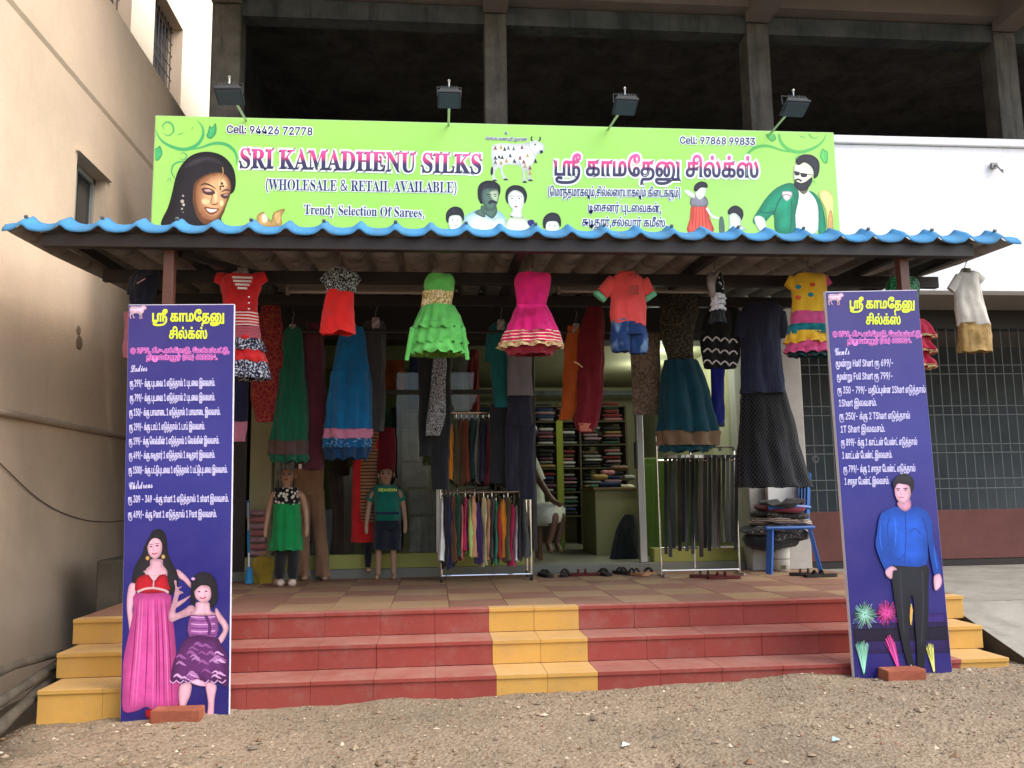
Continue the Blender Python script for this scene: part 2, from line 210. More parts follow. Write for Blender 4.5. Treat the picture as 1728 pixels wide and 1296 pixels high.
[0,[2985],617,[[124,-11,-26,0,-44,52,-26,112,0,93,0,98,44,146,79,78,53,1,24,0,44,-14,40,-32,19,-23,23,-43,26,-46,32,-134,0,-83,0,-66,-19,-90,-37,-44,-24,1,-30,0,-36,52,-18,88,0,59,0,54,12,92,23,84,17,39,25,43,15,16,34,28,48,14,37,1,149,1,0,-71,-84,1,0,-481,-44,1,0,483,-32,1,-17,0,-29,-6,-26,-10,-24,-20,-12,-15,-16,-22,-22,-76,-12,-96,0,-47,0,-68,22,-64,18,1,16,0,17,38,7,58,0,31,0,78,-30,128,-30,45,-23,34,-56,26,-32,1,-37,0,-55,-54,-33,-94,-4,-59,-1,-16,-1,-28,0,-7,0,-64,16,-78,26,-34,16,1,14,0,20,24,10,44,0,33,0,48,-26,54,-20,1,-20,0,-36,-42,-14,-31,-8,65,16,36,44,44,24,1,36,0,45,-88,0,-75,0,-54,-21,-80,-38,-42]]],
[0,[2992,3021],320,[[116,-211,-29,53,97,185,0,459,-97,1,0,-481,-43,1,0,555,268,1,0,-71,-86,1,0,-481],[160,679,-14,0,-20,38,0,29,0,30,20,38,14,1,14,0,20,-38,0,-29,0,-28,-20,-38]]],
[0,[2986,3009],389,[[302,-283,0,285,-258,1,0,555,43,1,0,-481,215,1,0,483,43,1,0,-837]]],
[0,[2997],522,[[124,-11,-26,0,-44,52,-26,112,0,93,0,106,43,144,70,72,41,1,38,0,54,-46,35,-78,17,-102,0,-59,0,-64,-14,-100,-10,-43,133,1,0,483,43,1,0,-553,-220,1,-2,65,11,34,15,102,0,69,0,72,-26,100,-45,52,-31,1,-35,0,-50,-68,-27,-114,0,-73,0,-66,16,-78,26,-36,16,1,14,0,19,24,11,44,0,33,0,48,-26,54,-20,1,-20,0,-36,-42,-14,-31,-8,65,16,36,44,44,24,1,36,0,45,-88,0,-75,0,-54,-21,-80,-38,-42]]],
[0,[2995,3021],535,[[124,-11,-26,0,-44,52,-26,112,0,93,0,80,25,122,43,80,54,40,29,1,22,0,35,-18,29,-30,13,-21,-7,-95,-17,44,-45,48,-31,1,-34,0,-49,-68,-27,-114,0,-73,0,-66,16,-78,26,-36,16,1,14,0,20,24,10,44,0,33,0,48,-26,54,-20,1,-20,0,-36,-42,-14,-31,-8,65,16,36,44,44,24,1,36,0,45,-88,0,-75,0,-54,-21,-80,-38,-42],[268,1,0,417,6,79,0,61,252,1,0,-71,-84,1,0,-481,-44,1,0,483,-86,1,0,-481],[268,679,-15,0,-19,38,0,29,0,30,19,38,15,1,14,0,19,-38,0,-29,0,-28,-19,-38]]],
[0,[2970,3009],434,[[130,-11,-30,0,-48,38,-28,74,0,53,0,54,29,78,62,44,51,1,256,1,0,-69,-260,1,-25,0,-35,-12,-13,-13,-11,-12,-10,-38,0,-29,0,-44,38,-48,28,1,22,0,32,28,18,66,0,59,0,271,-86,1,0,-179,-40,-15,0,269,262,1,0,-71,-94,1,0,-255,0,-66,-12,-76,-10,-27,-16,-36,-48,-32],[316,1,0,277,42,-7,0,-267]]],
[0,[2990,3008],429,[[345,845,43,0,45,-70,0,-55,0,-62,-38,-62,-27,1,-30,0,-34,58,0,53,0,24,9,62,13,29,26,-21,-8,-20,-8,-38,0,-17,0,-24,8,-28,14,-12,10,1,14,0,16,32,0,25,0,36,-28,32,-22,1,-4,0,-11,0,-5,-1,-38,-8,-36,-86,0,-57,0,-28,7,-46,6,-15,-39,-21,-6,26,-6,52,0,33,0,44,15,80,31,60,50,36],[290,567,38,0,48,-78,22,-136,0,-89,0,-70,-14,-100,-17,-31,-11,-24,-30,-24,-41,-12,-29,1,-212,1,0,555,43,1,0,-481,113,1,0,285,0,60,12,74,10,27,12,24,32,26],[289,495,-9,0,-16,-10,-5,-11,-8,-20,-8,-52,0,-61,0,-265,23,1,34,0,38,38,16,86,0,73,0,64,-13,100,-29,62]]],
[0,[2953],534,[[149,567,53,0,68,-58,31,-100,0,-59,0,-56,-21,-78,-39,-46,-54,-26,-33,-5,-40,-7,-27,-6,-14,-14,0,-11,0,-12,9,-12,9,1,434,1,0,-71,-429,1,-24,0,-28,24,-13,44,0,27,0,30,16,42,36,26,30,7,39,7,45,10,45,42,16,60,0,33,0,44,-22,64,-41,38,-30,3,-14,1,-5,0,-12,0,-2,1,-28,0,-36,-48,0,-47,0,-38,21,-50,22,1,19,0,22,48,0,43,0,30,-10,54,-13,25,30,19,9,-16,14,-40,10,-50,0,-29,0,-64,-42,-84,-40,1,-24,0,-36,38,-22,70,0,47,0,58,32,74,54,36]]],
[0,[2979],824,[[124,-11,-26,0,-44,52,-26,112,0,93,0,98,44,146,79,78,53,1,24,0,44,-14,40,-32,19,-23,21,-35,28,-52,32,-136,0,-83,0,-66,-19,-90,-37,-44,-24,1,-30,0,-36,52,-18,88,0,59,0,54,12,96,22,84,16,35,24,43,24,34,54,36,33,1,23,0,37,-14,33,-32,16,-23,23,-39,17,-32,24,-84,14,-96,0,-55,0,-66,-20,-90,-36,-44,-26,1,-28,0,-36,52,-18,88,0,59,0,50,10,92,24,88,20,43,22,39,16,16,34,28,48,14,36,1,150,1,0,-71,-86,1,0,-481,-42,1,0,483,-33,1,-17,0,-28,-4,-26,-10,-24,-20,-12,-17,-16,-22,-22,-74,-12,-94,0,-51,0,-68,21,-64,18,1,16,0,17,38,8,58,0,31,0,58,-16,96,-24,76,-14,21,-22,34,-45,26,-23,1,-28,0,-48,-28,-22,-35,-16,-28,-20,-78,-10,-90,0,-43,0,-68,22,-64,18,1,16,0,17,38,7,58,0,31,0,80,-30,126,-30,45,-23,34,-56,26,-32,1,-37,0,-55,-54,-33,-94,-4,-59,-1,-16,-1,-28,0,-7,0,-64,16,-78,26,-34,16,1,14,0,20,24,10,44,0,33,0,48,-26,54,-20,1,-20,0,-36,-42,-14,-31,-8,65,16,36,44,44,24,1,36,0,45,-88,0,-75,0,-54,-21,-80,-38,-42]]],
[0,[2986],389,[[44,1,0,555,43,1,0,-481,215,1,0,483,43,1,0,-553]]],
[0,[2980,3009],546,[[130,-11,-30,0,-48,38,-28,74,0,53,0,54,29,78,62,44,51,1,77,1,33,0,54,-36,38,-68,20,-100,0,-65,0,-42,-9,-76,-8,-29,-13,-61,-18,-54,-58,-76,-78,-38,-48,1,-6,1,-35,0,-60,30,-36,68,0,55,0,24,8,32,7,9,8,12,18,8,22,1,386,1,0,-71,-125,1,-33,1,-232,1,-6,0,-12,-8,0,-15,0,-28,44,-40,44,1,7,1,37,0,56,22,44,42,16,33,18,63,6,22,8,44,4,52,0,29,0,68,-26,92,-49,42,-33,1,-74,1,-25,0,-35,-12,-13,-13,-11,-12,-10,-38,0,-29,0,-44,38,-48,28,1,22,0,32,28,18,66,0,59,0,271,-86,1,0,-179,-40,-15,0,269,262,1,0,-71,-94,1,0,-255,0,-66,-12,-76,-10,-27,-16,-36,-48,-32],[458,-155,0,711,44,1,0,-709]]],
[0,[2958],400,[[124,-11,-26,0,-44,52,-26,112,0,89,0,76,26,114,21,39,16,28,41,40,56,18,38,1,28,1,0,-71,-34,1,-32,0,-44,-14,-27,-28,-10,-15,-19,-36,-20,-96,0,-59,0,-64,16,-78,26,-34,16,1,14,0,20,24,10,44,0,33,0,48,-26,54,-20,1,-20,0,-36,-42,-14,-31,-8,65,16,36,44,44,24,1,36,0,45,-88,0,-75,0,-54,-21,-80,-38,-42],[264,1,0,483,-18,1,1,73,145,1,0,-71,-85,1,0,-481]]],
[0,[2970,3021],362,[[130,-11,-30,0,-48,38,-28,74,0,53,0,54,29,78,62,44,51,1,176,1,0,-69,-180,1,-25,0,-35,-12,-13,-13,-11,-12,-10,-38,0,-29,0,-44,38,-48,28,1,22,0,32,28,18,66,0,59,0,271,-86,1,0,-179,-40,-15,0,269,262,1,0,-71,-94,1,0,-255,0,-66,-12,-76,-10,-27,-16,-36,-48,-32],[216,679,-14,0,-20,38,0,29,0,30,20,38,14,1,14,0,20,-38,0,-29,0,-28,-20,-38]]],
[0,[2975,3009],508,[[212,-295,-41,0,-65,68,-46,130,-24,190,0,123,0,29,0,122,24,192,44,144,60,96,74,48,40,1,42,0,60,-44,22,-35,18,-30,24,-74,14,-96,6,-116,0,-71,0,-375,-43,1,0,335,0,84,-8,146,-24,116,-24,37,-15,24,-44,28,-29,1,-30,0,-58,-38,-50,-78,-39,-128,-22,-178,0,-117,0,-116,18,-172,35,-108,49,-54,30,1,30,0,43,36,27,70,14,102,0,67,0,74,-13,86,-25,36,-17,1,-15,0,-26,-26,-10,-13,0,73,10,16,29,24,19,1,28,0,41,-56,23,-112,0,-89,0,-102,-24,-136,-42,-84,-56,-36],[178,1,0,555,43,1,0,-553]]],
[0,[2986,3021],389,[[44,1,0,555,43,1,0,-481,215,1,0,483,43,1,0,-553],[194,679,-14,0,-19,38,0,29,0,30,19,38,14,1,15,0,19,-38,0,-29,0,-28,-19,-38]]],
[0,[2975,3021],346,[[44,1,0,555,43,1,0,-481,251,1,0,-71],[174,679,-15,0,-19,38,0,29,0,30,19,38,15,1,14,0,19,-38,0,-29,0,-28,-19,-38]]],
[0,[2992,3009],526,[[410,321,27,0,41,-58,23,-108,0,-75,0,-106,-37,-152,-62,-96,-81,-44,-44,1,-10,1,-51,0,-78,50,-55,90,-33,112,-16,130,0,67,0,19,0,82,19,144,31,126,19,57,37,-43,-29,-86,-34,-176,0,-103,0,-17,0,-74,21,-132,47,-104,73,-60,52,1,6,1,54,0,82,70,45,142,0,109,0,58,-13,74,-24,40,-18,1,-14,0,-24,-24,-10,-11,0,73,10,14,28,22],[180,1,0,555,262,1,0,-71,-88,1,0,-481,-43,1,0,483,-87,1,0,-481]]],
[0,[2995,3010],801,[[686,321,27,0,41,-56,23,-100,0,-73,0,-82,-26,-128,-47,-90,-62,-60,-75,-36,-81,-14,-42,1,-32,1,-68,0,-116,38,-93,84,-66,134,-35,190,0,127,0,56,10,112,24,92,39,54,27,1,23,0,32,-38,17,-64,0,-43,0,-44,-18,-68,-35,-36,-23,1,-24,0,-42,50,-18,47,14,71,16,-46,30,-48,20,1,17,0,23,40,0,41,0,36,-19,38,-15,1,-15,0,-20,-38,-12,-64,-3,-35,-4,-30,-2,-62,0,-19,0,-94,23,-146,43,-108,62,-76,76,-48,88,-20,50,1,20,1,36,0,72,12,66,24,56,48,42,74,23,106,0,69,0,78,-29,82,-26,1,-14,0,-24,-24,-10,-11,0,73,10,14,28,22],[313,-11,-27,0,-44,52,-25,112,0,93,0,80,25,122,42,80,54,40,30,1,22,0,34,-18,30,-30,12,-21,-6,-95,-18,44,-44,48,-32,1,-34,0,-48,-68,-28,-114,0,-73,0,-66,16,-78,26,-36,17,1,13,0,20,24,10,44,0,33,0,48,-26,54,-20,1,-20,0,-35,-42,-15,-31,-7,65,15,36,44,44,25,1,36,0,45,-88,0,-75,0,-54,-22,-80,-38,-42],[457,1,0,417,6,79,0,61,252,1,0,-71,-85,1,0,-481,-43,1,0,483,-87,1,0,-481]]],
[0,[2992,3010],576,[[460,321,28,0,40,-58,24,-110,0,-77,0,-88,-26,-134,-46,-92,-62,-56,-71,-24,-38,1,-13,1,-70,0,-100,86,-63,152,-29,200,0,115,0,60,10,120,22,96,40,58,28,1,23,0,32,-38,17,-64,0,-43,0,-44,-18,-68,-35,-36,-23,1,-24,0,-42,50,-18,47,14,71,16,-46,30,-48,20,1,17,0,23,40,0,41,0,36,-19,38,-15,1,-16,0,-20,-42,-12,-68,-4,-35,-2,-36,-2,-66,0,-21,0,-108,28,-172,56,-124,84,-68,56,1,7,1,43,0,74,34,54,76,30,122,0,89,0,58,-14,74,-24,40,-18,1,-14,0,-24,-24,-10,-11,0,73,10,14,28,22],[231,1,0,555,261,1,0,-71,-88,1,0,-481,-42,1,0,483,-88,1,0,-481]]],
[0,[2951],563,[[128,-319,-32,0,-47,44,-25,84,0,59,0,70,37,108,31,37,29,36,77,36,42,1,40,0,65,-28,25,-23,28,-28,38,-74,19,-86,0,-45,0,-86,-55,-100,-51,1,-35,0,-66,38,-32,39,-26,26,-48,86,-42,108,-14,55,-24,82,-24,170,0,99,0,86,30,166,60,132,92,80,64,1,61,0,89,-68,28,-67,20,-46,24,-110,13,-140,0,-89,0,-321,-43,1,0,273,0,96,-11,150,-24,114,-19,41,-24,48,-67,48,-47,1,-42,0,-74,-52,-56,-100,-31,-144,0,-95,0,-64,9,-102,18,-94,12,-47,12,-50,39,-102,52,-90,30,-31,21,-24,45,-18,25,1,38,0,30,66,0,55,0,50,-31,84,-25,27,-24,24,-60,24,-32,1,-44,0,-65,-36,-21,-27,-22,-28,-21,-76,0,-39,0,-56,31,-64,36,1,22,0,40,12,20,23,30,28,52,96,38,116,8,59,7,40,7,84,0,43,0,72,-20,98,-31,60,-17,11,-25,7,-3,0,-10,0,-4,1,-18,0,-29,-20,-17,-44,0,-31,0,-38,22,-50,21,1,19,0,22,48,0,43,0,32,-12,54,-12,29,40,-5,6,-14,11,-36,7,-44,0,-23,0,-44,-20,-66,-36,-38,-26,1,-22,0,-38,38,-22,70,0,47,0,58,30,74,51,36,31,1,48,0,64,-78,33,-140,0,-93,0,-44,-9,-118,-12,-55,-12,-62,-35,-106,-46,-86,-27,-29,-32,-36,-66,-36]]],
[0,[2985,3021],617,[[124,-11,-26,0,-44,52,-26,112,0,93,0,98,44,146,79,78,53,1,24,0,44,-14,40,-32,19,-23,23,-43,26,-46,32,-134,0,-83,0,-66,-19,-90,-37,-44,-24,1,-30,0,-36,52,-18,88,0,59,0,54,12,92,23,84,17,39,25,43,15,16,34,28,48,14,37,1,149,1,0,-71,-84,1,0,-481,-44,1,0,483,-32,1,-17,0,-29,-6,-26,-10,-24,-20,-12,-15,-16,-22,-22,-76,-12,-96,0,-47,0,-68,22,-64,18,1,16,0,17,38,7,58,0,31,0,78,-30,128,-30,45,-23,34,-56,26,-32,1,-37,0,-55,-54,-33,-94,-4,-59,-1,-16,-1,-28,0,-7,0,-64,16,-78,26,-34,16,1,14,0,20,24,10,44,0,33,0,48,-26,54,-20,1,-20,0,-36,-42,-14,-31,-8,65,16,36,44,44,24,1,36,0,45,-88,0,-75,0,-54,-21,-80,-38,-42],[309,679,-15,0,-18,38,0,29,0,30,18,38,15,1,15,0,18,-38,0,-29,0,-28,-18,-38]]],
[0,[2990,3010],616,[[258,-283,-54,0,-83,68,-57,132,-30,192,0,125,0,60,10,120,22,96,40,58,28,1,23,0,32,-38,17,-64,0,-43,0,-44,-18,-68,-35,-36,-23,1,-24,0,-42,50,-18,47,14,71,16,-46,30,-48,20,1,17,0,23,40,0,41,0,36,-19,38,-15,1,-16,0,-20,-42,-12,-68,-4,-35,-2,-36,-2,-66,0,-21,0,-140,44,-194,81,-100,55,1,36,0,51,34,31,64,14,94,0,63,42,-23,0,-72,-22,-112,-42,-80,-64,-44],[477,567,37,0,48,-78,24,-136,0,-89,0,-70,-16,-100,-16,-31,-12,-24,-30,-24,-40,-12,-29,1,-212,1,0,555,43,1,0,-481,113,1,0,285,0,60,11,74,12,27,11,24,32,26],[476,495,-8,0,-16,-10,-6,-11,-8,-20,-8,-52,0,-61,0,-265,24,1,34,0,38,38,16,86,0,73,0,64,-14,100,-28,62]]],
[0,[2993,3009],568,[[285,567,38,0,53,-76,26,-142,0,-103,0,-104,-20,-168,-17,-61,-15,-59,-36,-90,-96,-80,-66,1,-10,1,-30,0,-58,30,-36,68,0,55,0,24,8,32,8,9,6,12,20,8,22,1,417,1,0,-71,-165,1,-38,1,-219,1,-6,0,-11,-8,0,-15,0,-28,44,-40,44,1,6,1,44,0,70,44,28,53,18,65,14,38,20,102,10,124,0,73,0,90,-20,108,-34,48,-22,1,-14,0,-22,-18,-9,-17,-10,-22,-8,-64,0,-51,0,-319,-43,1,0,321,0,50,-5,70,-7,21,-6,16,-16,18,-11,1,-11,0,-16,-18,-6,-11,-8,-24,-4,-68,0,-43,0,-327,-43,1,0,341,0,50,5,66,12,48,10,21,10,20,29,22,19,1,19,0,30,-28,22,-54,7,-39,-11,7,5,34,24,52,36,30],[480,-155,0,711,44,1,0,-709]]],
[0,[2995],535,[[124,-11,-26,0,-44,52,-26,112,0,93,0,80,25,122,43,80,54,40,29,1,22,0,35,-18,29,-30,13,-21,-7,-95,-17,44,-45,48,-31,1,-34,0,-49,-68,-27,-114,0,-73,0,-66,16,-78,26,-36,16,1,14,0,20,24,10,44,0,33,0,48,-26,54,-20,1,-20,0,-36,-42,-14,-31,-8,65,16,36,44,44,24,1,36,0,45,-88,0,-75,0,-54,-21,-80,-38,-42],[268,1,0,417,6,79,0,61,252,1,0,-71,-84,1,0,-481,-44,1,0,483,-86,1,0,-481]]],
[0,[2979,3021],824,[[124,-11,-26,0,-44,52,-26,112,0,93,0,98,44,146,79,78,53,1,24,0,44,-14,40,-32,19,-23,21,-35,28,-52,32,-136,0,-83,0,-66,-19,-90,-37,-44,-24,1,-30,0,-36,52,-18,88,0,59,0,54,12,96,22,84,16,35,24,43,24,34,54,36,33,1,23,0,37,-14,33,-32,16,-23,23,-39,17,-32,24,-84,14,-96,0,-55,0,-66,-20,-90,-36,-44,-26,1,-28,0,-36,52,-18,88,0,59,0,50,10,92,24,88,20,43,22,39,16,16,34,28,48,14,36,1,150,1,0,-71,-86,1,0,-481,-42,1,0,483,-33,1,-17,0,-28,-4,-26,-10,-24,-20,-12,-17,-16,-22,-22,-74,-12,-94,0,-51,0,-68,21,-64,18,1,16,0,17,38,8,58,0,31,0,58,-16,96,-24,76,-14,21,-22,34,-45,26,-23,1,-28,0,-48,-28,-22,-35,-16,-28,-20,-78,-10,-90,0,-43,0,-68,22,-64,18,1,16,0,17,38,7,58,0,31,0,80,-30,126,-30,45,-23,34,-56,26,-32,1,-37,0,-55,-54,-33,-94,-4,-59,-1,-16,-1,-28,0,-7,0,-64,16,-78,26,-34,16,1,14,0,20,24,10,44,0,33,0,48,-26,54,-20,1,-20,0,-36,-42,-14,-31,-8,65,16,36,44,44,24,1,36,0,45,-88,0,-75,0,-54,-21,-80,-38,-42],[412,679,-14,0,-19,38,0,29,0,30,19,38,14,1,15,0,19,-38,0,-29,0,-28,-19,-38]]],
[2,[73],194,[[10,1,0,27,25,6,21,32,0,49,0,465,0,46,-18,30,-28,1,0,27,172,1,0,-25,-26,0,-20,-30,0,-45,0,-459,0,-32,7,-36,21,-18,19,-3,0,-25]]],
[2,[116],170,[[92,-13,-30,0,-26,58,0,63,0,311,-21,1,0,31,30,58,41,92,10,37,12,1,0,-169,46,1,0,-45,-46,1,0,-293,0,-30,7,-32,10,1,17,0,12,53,12,-13,-24,-112]]],
[2,[75],380,[[12,1,0,27,26,2,18,38,0,55,0,445,0,48,-18,40,-26,1,0,27,168,1,0,-25,-18,-2,-19,-14,-7,-36,0,-35,0,-215,103,209,21,40,0,29,0,28,-44,1,0,27,146,1,0,-25,-7,1,-43,0,-56,-115,-54,-111,143,-355,9,-20,17,-20,15,-1,0,-25,-177,1,0,27,11,0,16,2,4,5,8,6,0,15,0,14,-12,33,-88,221,-12,-21,0,-175,0,-54,18,-38,26,-1,0,-25]]],
[2,[85],366,[[184,-19,-68,0,-62,124,0,129,0,333,0,48,-18,38,-25,3,0,27,168,1,0,-25,-19,-2,-19,-14,-7,-36,0,-35,0,-355,0,-88,34,-88,36,1,88,0,0,205,0,329,0,48,-19,36,-29,5,0,27,109,1,0,-25,-23,-4,-16,-40,0,-43,0,-293,0,-154,-63,-136]]],
[2,[121],224,[[39,-207,-19,0,-25,44,0,41,0,24,17,40,14,1,14,0,16,-28,0,-23,0,-4,-1,-8,0,-5,0,-18,9,1,8,0,13,39,7,18,9,52,3,33,-77,381,-5,24,-8,28,-2,5,-5,8,-9,1,-2,1,0,27,124,1,0,-25,-14,0,-10,-10,0,-17,0,-4,2,-14,1,-7,39,-205,34,185,2,16,3,24,0,9,0,16,-13,12,-13,1,0,27,72,1,0,-25,-11,0,-12,-36,-7,-39,-73,-395,-12,-68,-24,-76,-26,-28]]],
[2,[102],159,[[11,1,0,25,13,2,11,14,2,13,2,12,0,45,0,305,-27,1,0,51,27,1,0,65,0,78,48,88,43,1,31,0,35,-56,0,-39,0,-32,-17,-36,-12,1,-13,0,-16,30,0,25,0,20,6,25,0,2,3,12,0,5,0,16,-13,1,-16,0,-8,-40,0,-39,0,-117,42,1,0,-49,-42,1,0,-315,0,-44,15,-28,23,1,0,-23]]],
[2,[68],369,[[15,1,0,27,23,2,17,32,0,53,0,445,0,60,-19,36,-25,1,0,27,154,1,90,0,93,-176,0,-161,0,-340,-178,1],[166,37,48,0,47,152,0,153,0,304,-95,1,-19,0,-11,-28,0,-43,0,-463,0,-44,11,-28]]],
[2,[111],250,[[126,-15,-34,0,-50,64,-28,112,0,69,0,72,28,112,50,62,33,1,33,0,50,-62,28,-110,0,-73,0,-72,-28,-108,-50,-64],[126,17,20,0,10,43,4,20,4,86,0,65,0,132,-10,45,-8,40,-20,1,-22,0,-8,-39,-9,-44,0,-129,0,-66,4,-86,5,-19,8,-42]]],
[2,[104],284,[[14,1,0,25,14,0,11,28,0,33,0,511,0,30,-10,28,-15,5,0,23,96,1,0,-281,28,78,43,1,65,0,0,-157,0,-231,0,-32,10,-28,14,1,0,-23,-120,1,0,25,4,1,21,0,0,61,0,241,0,40,-9,40,-15,1,-23,0,-18,-53,0,-265,0,-32,10,-28,14,1,0,-23]]],
[2,[78],368,[[300,-15,-220,537,0,-403,0,-52,17,-36,27,-1,0,-25,-110,1,0,27,17,2,19,14,6,38,0,37,0,463,-25,62,-4,5,-5,6,-8,3,0,27,102,1,175,-425,0,311,0,36,-7,38,-19,14,-19,3,0,27,111,1,0,-25,-26,0,-17,-38,0,-53,0,-575]]],
[2,[82],352,[[12,1,0,27,26,2,18,38,0,55,0,445,0,48,-19,38,-25,3,0,27,150,1,74,0,74,-88,0,-91,0,-124,-76,-41,88,-255,8,-26,14,-24,12,1,2,1,0,-25,-106,1,-102,317,-14,1,0,-195,0,-54,18,-38,26,-1,0,-25],[136,349,16,1,38,0,36,72,0,81,0,142,-59,1,-20,0,-11,-26,0,-41]]],
[2,[105],148,[[75,541,-16,0,-21,42,0,33,0,32,21,44,16,1,16,0,21,-44,0,-31,0,-32,-22,-42],[14,1,0,25,14,2,11,24,0,35,0,293,0,36,-9,24,-15,1,1,27,94,1,0,-377,0,-32,10,-26,14,-1,0,-23]]],
[2,[115],214,[[112,-15,-20,0,-28,25,-4,4,-6,1,-12,0,-4,-23,-12,1,0,169,14,1,6,-62,36,-72,22,1,19,0,20,34,0,33,0,40,-27,29,-36,37,-26,28,-26,64,0,45,0,64,41,84,36,1,8,0,21,-10,14,-7,2,-2,6,-2,2,1,9,0,5,23,10,1,0,-145,-12,1,-8,54,-32,56,-19,1,-16,0,-17,-30,0,-23,0,-24,16,-32,15,-13,33,-33,26,-26,24,-62,0,-53,0,-72,-44,-84]]],
[2,[77],472,[[10,1,0,27,26,2,20,38,0,53,0,451,0,34,-7,34,-19,16,-19,1,0,27,127,1,98,-465,98,467,126,1,0,-25,-24,-4,-19,-36,0,-47,0,-435,0,-44,7,-42,18,-14,17,-1,0,-25,-165,1,0,27,18,2,20,16,6,42,0,39,0,471,-124,-593,-13,1,-123,581,0,-459,0,-58,22,-36,26,1,0,-25]]],
[2,[99],218,[[116,-15,-28,0,-46,64,-28,108,0,69,0,72,31,112,53,68,32,1,36,0,40,-64,0,-47,0,-28,-16,-32,-14,1,-30,0,0,69,0,8,1,16,0,9,0,38,-21,1,-42,0,0,-161,0,-110,36,-114,32,1,26,0,24,53,10,-17,-38,-106]]],
[2,[87],455,[[127,-15,-103,601,-6,36,-14,32,-16,1,0,27,146,1,0,-25,-16,0,-14,-18,0,-21,0,-22,6,-33,56,-327,58,297,-11,71,-5,34,-18,22,-20,3,0,27,157,1,0,-25,-35,0,0,-39,0,-12,5,-23,56,-327,49,303,6,36,0,19,0,28,-16,20,-18,1,0,27,90,1,0,-25,-14,-4,-15,-42,-7,-41,-96,-579,-14,1,-83,477,-93,-475]]],
[2,[86],318,[[158,-19,-125,589,-8,36,-17,44,-18,5,0,27,167,1,0,-25,-23,0,-20,-18,0,-23,0,-14,6,-31,72,-351,67,351,5,26,0,21,0,26,-20,18,-22,1,0,27,107,1,0,-25,-15,0,-20,-32,-10,-49,-113,-589]]],
[2,[76],318,[[12,1,0,27,26,2,18,38,0,55,0,445,0,50,-19,38,-25,1,0,27,174,1,0,-25,-20,0,-22,-12,-8,-40,0,-35,0,-439,0,-36,4,-36,17,-12,17,1,36,0,48,36,34,84,12,71,14,1,-19,-229]]],
[2,[114],214,[[14,1,0,25,14,2,11,24,0,35,0,293,0,36,-9,24,-15,1,1,27,92,1,0,-85,14,48,35,50,17,1,20,0,22,-42,0,-35,0,-28,-18,-36,-14,1,-12,0,-13,24,-5,17,-5,16,-9,1,-10,0,-19,-56,0,-45,0,-201,0,-36,15,-22,21,-1,0,-23]]],
[2,[66],330,[[12,1,0,27,26,2,18,40,0,55,0,427,0,44,-8,44,-20,16,-16,1,0,27,152,1,131,0,0,-155,0,-122,-81,-31,98,-36,0,-135,0,-92,-71,-104,-64,1],[136,377,4,1,40,0,32,60,0,79,0,68,-23,64,-28,1,-17,0,-8,-26,0,-37],[165,37,33,0,26,74,0,83,0,82,-36,70,-41,1,-11,1,0,-247,0,-32,12,-28]]],
[2,[83],290,[[32,-15,0,253,14,1,12,-110,50,-104,38,1,29,0,33,62,0,49,0,68,-40,39,-47,47,-43,44,-41,96,0,71,0,62,26,88,45,50,30,1,14,0,37,-14,21,-11,4,-4,6,-2,3,1,13,0,2,33,14,1,0,-217,-12,1,-7,56,-29,84,-38,46,-22,1,-25,0,-30,-54,0,-41,0,-38,26,-52,25,-23,48,-45,31,-28,35,-62,14,-72,0,-45,0,-64,-31,-96,-56,-54,-38,1,-13,0,-24,8,-12,9,-13,10,-15,8,-3,1,-8,0,-7,-14,-2,-19]]],
[2,[110],284,[[14,1,0,25,14,0,11,28,0,33,0,293,0,32,-10,28,-15,3,0,25,96,1,0,-63,28,76,43,1,65,0,0,-157,0,-231,0,-32,10,-28,14,1,0,-23,-120,1,0,25,4,1,21,0,0,61,0,241,0,40,-9,40,-15,1,-23,0,-18,-53,0,-265,0,-32,10,-28,14,1,0,-23]]],
[2,[97],256,[[190,-15,-38,0,-3,69,-34,-64,-44,1,-26,0,-30,60,0,47,0,66,65,84,68,41,0,77,0,40,-18,40,-20,1,-32,0,0,-31,0,-6,6,-19,8,-20,0,-17,0,-28,-20,-32,-14,1,-16,0,-18,36,0,33,0,36,25,54,43,32,28,1,54,0,44,-78,0,-83,0,-219,0,-24,2,-7,1,-8,5,1,6,0,6,11,7,-21,-25,-56],[112,51,8,0,20,22,8,23,0,159,-60,-28,0,-99,0,-74]]],
[2,[117],279,[[98,-15,-35,0,-29,82,0,79,0,225,0,36,-10,32,-16,3,0,25,98,1,0,-351,0,-26,13,-32,13,1,22,0,16,47,0,271,0,40,-11,28,-18,3,0,25,100,1,0,-357,0,-34,11,-24,16,-1,0,-23,-41,0,-57,-35,0,77,-12,-36,-38,-40]]],
[2,[67],348,[[191,-15,-50,0,-77,92,-44,160,0,105,0,104,44,158,78,90,51,1,34,0,47,-35,7,-8,7,1,19,0,5,45,13,1,0,-231,-13,1,-16,92,-61,108,-37,1,-91,0,0,-323,0,-300,100,1,30,0,59,62,23,61,14,-25,-51,-148]]],
[2,[72],390,[[12,1,0,27,26,2,18,38,0,55,0,445,0,48,-19,38,-25,3,0,27,168,1,0,-25,-18,-2,-20,-14,-6,-36,0,-35,0,-191,118,1,0,193,0,36,-6,36,-19,14,-19,3,0,27,168,1,0,-25,-26,-4,-18,-34,0,-49,0,-443,0,-50,18,-42,26,-1,0,-25,-168,1,0,27,26,2,18,36,0,57,0,209,-118,1,0,-207,0,-54,18,-38,26,-1,0,-25]]],
[2,[101],224,[[114,-15,-28,0,-46,62,-26,112,0,77,0,70,28,108,46,62,29,1,43,0,50,-114,0,-101,0,-9,-123,1,1,-184,60,1,30,0,23,65,11,-19,-36,-124],[86,287,64,1,0,35,0,64,-12,58,-18,1,-34,0,0,-137]]],
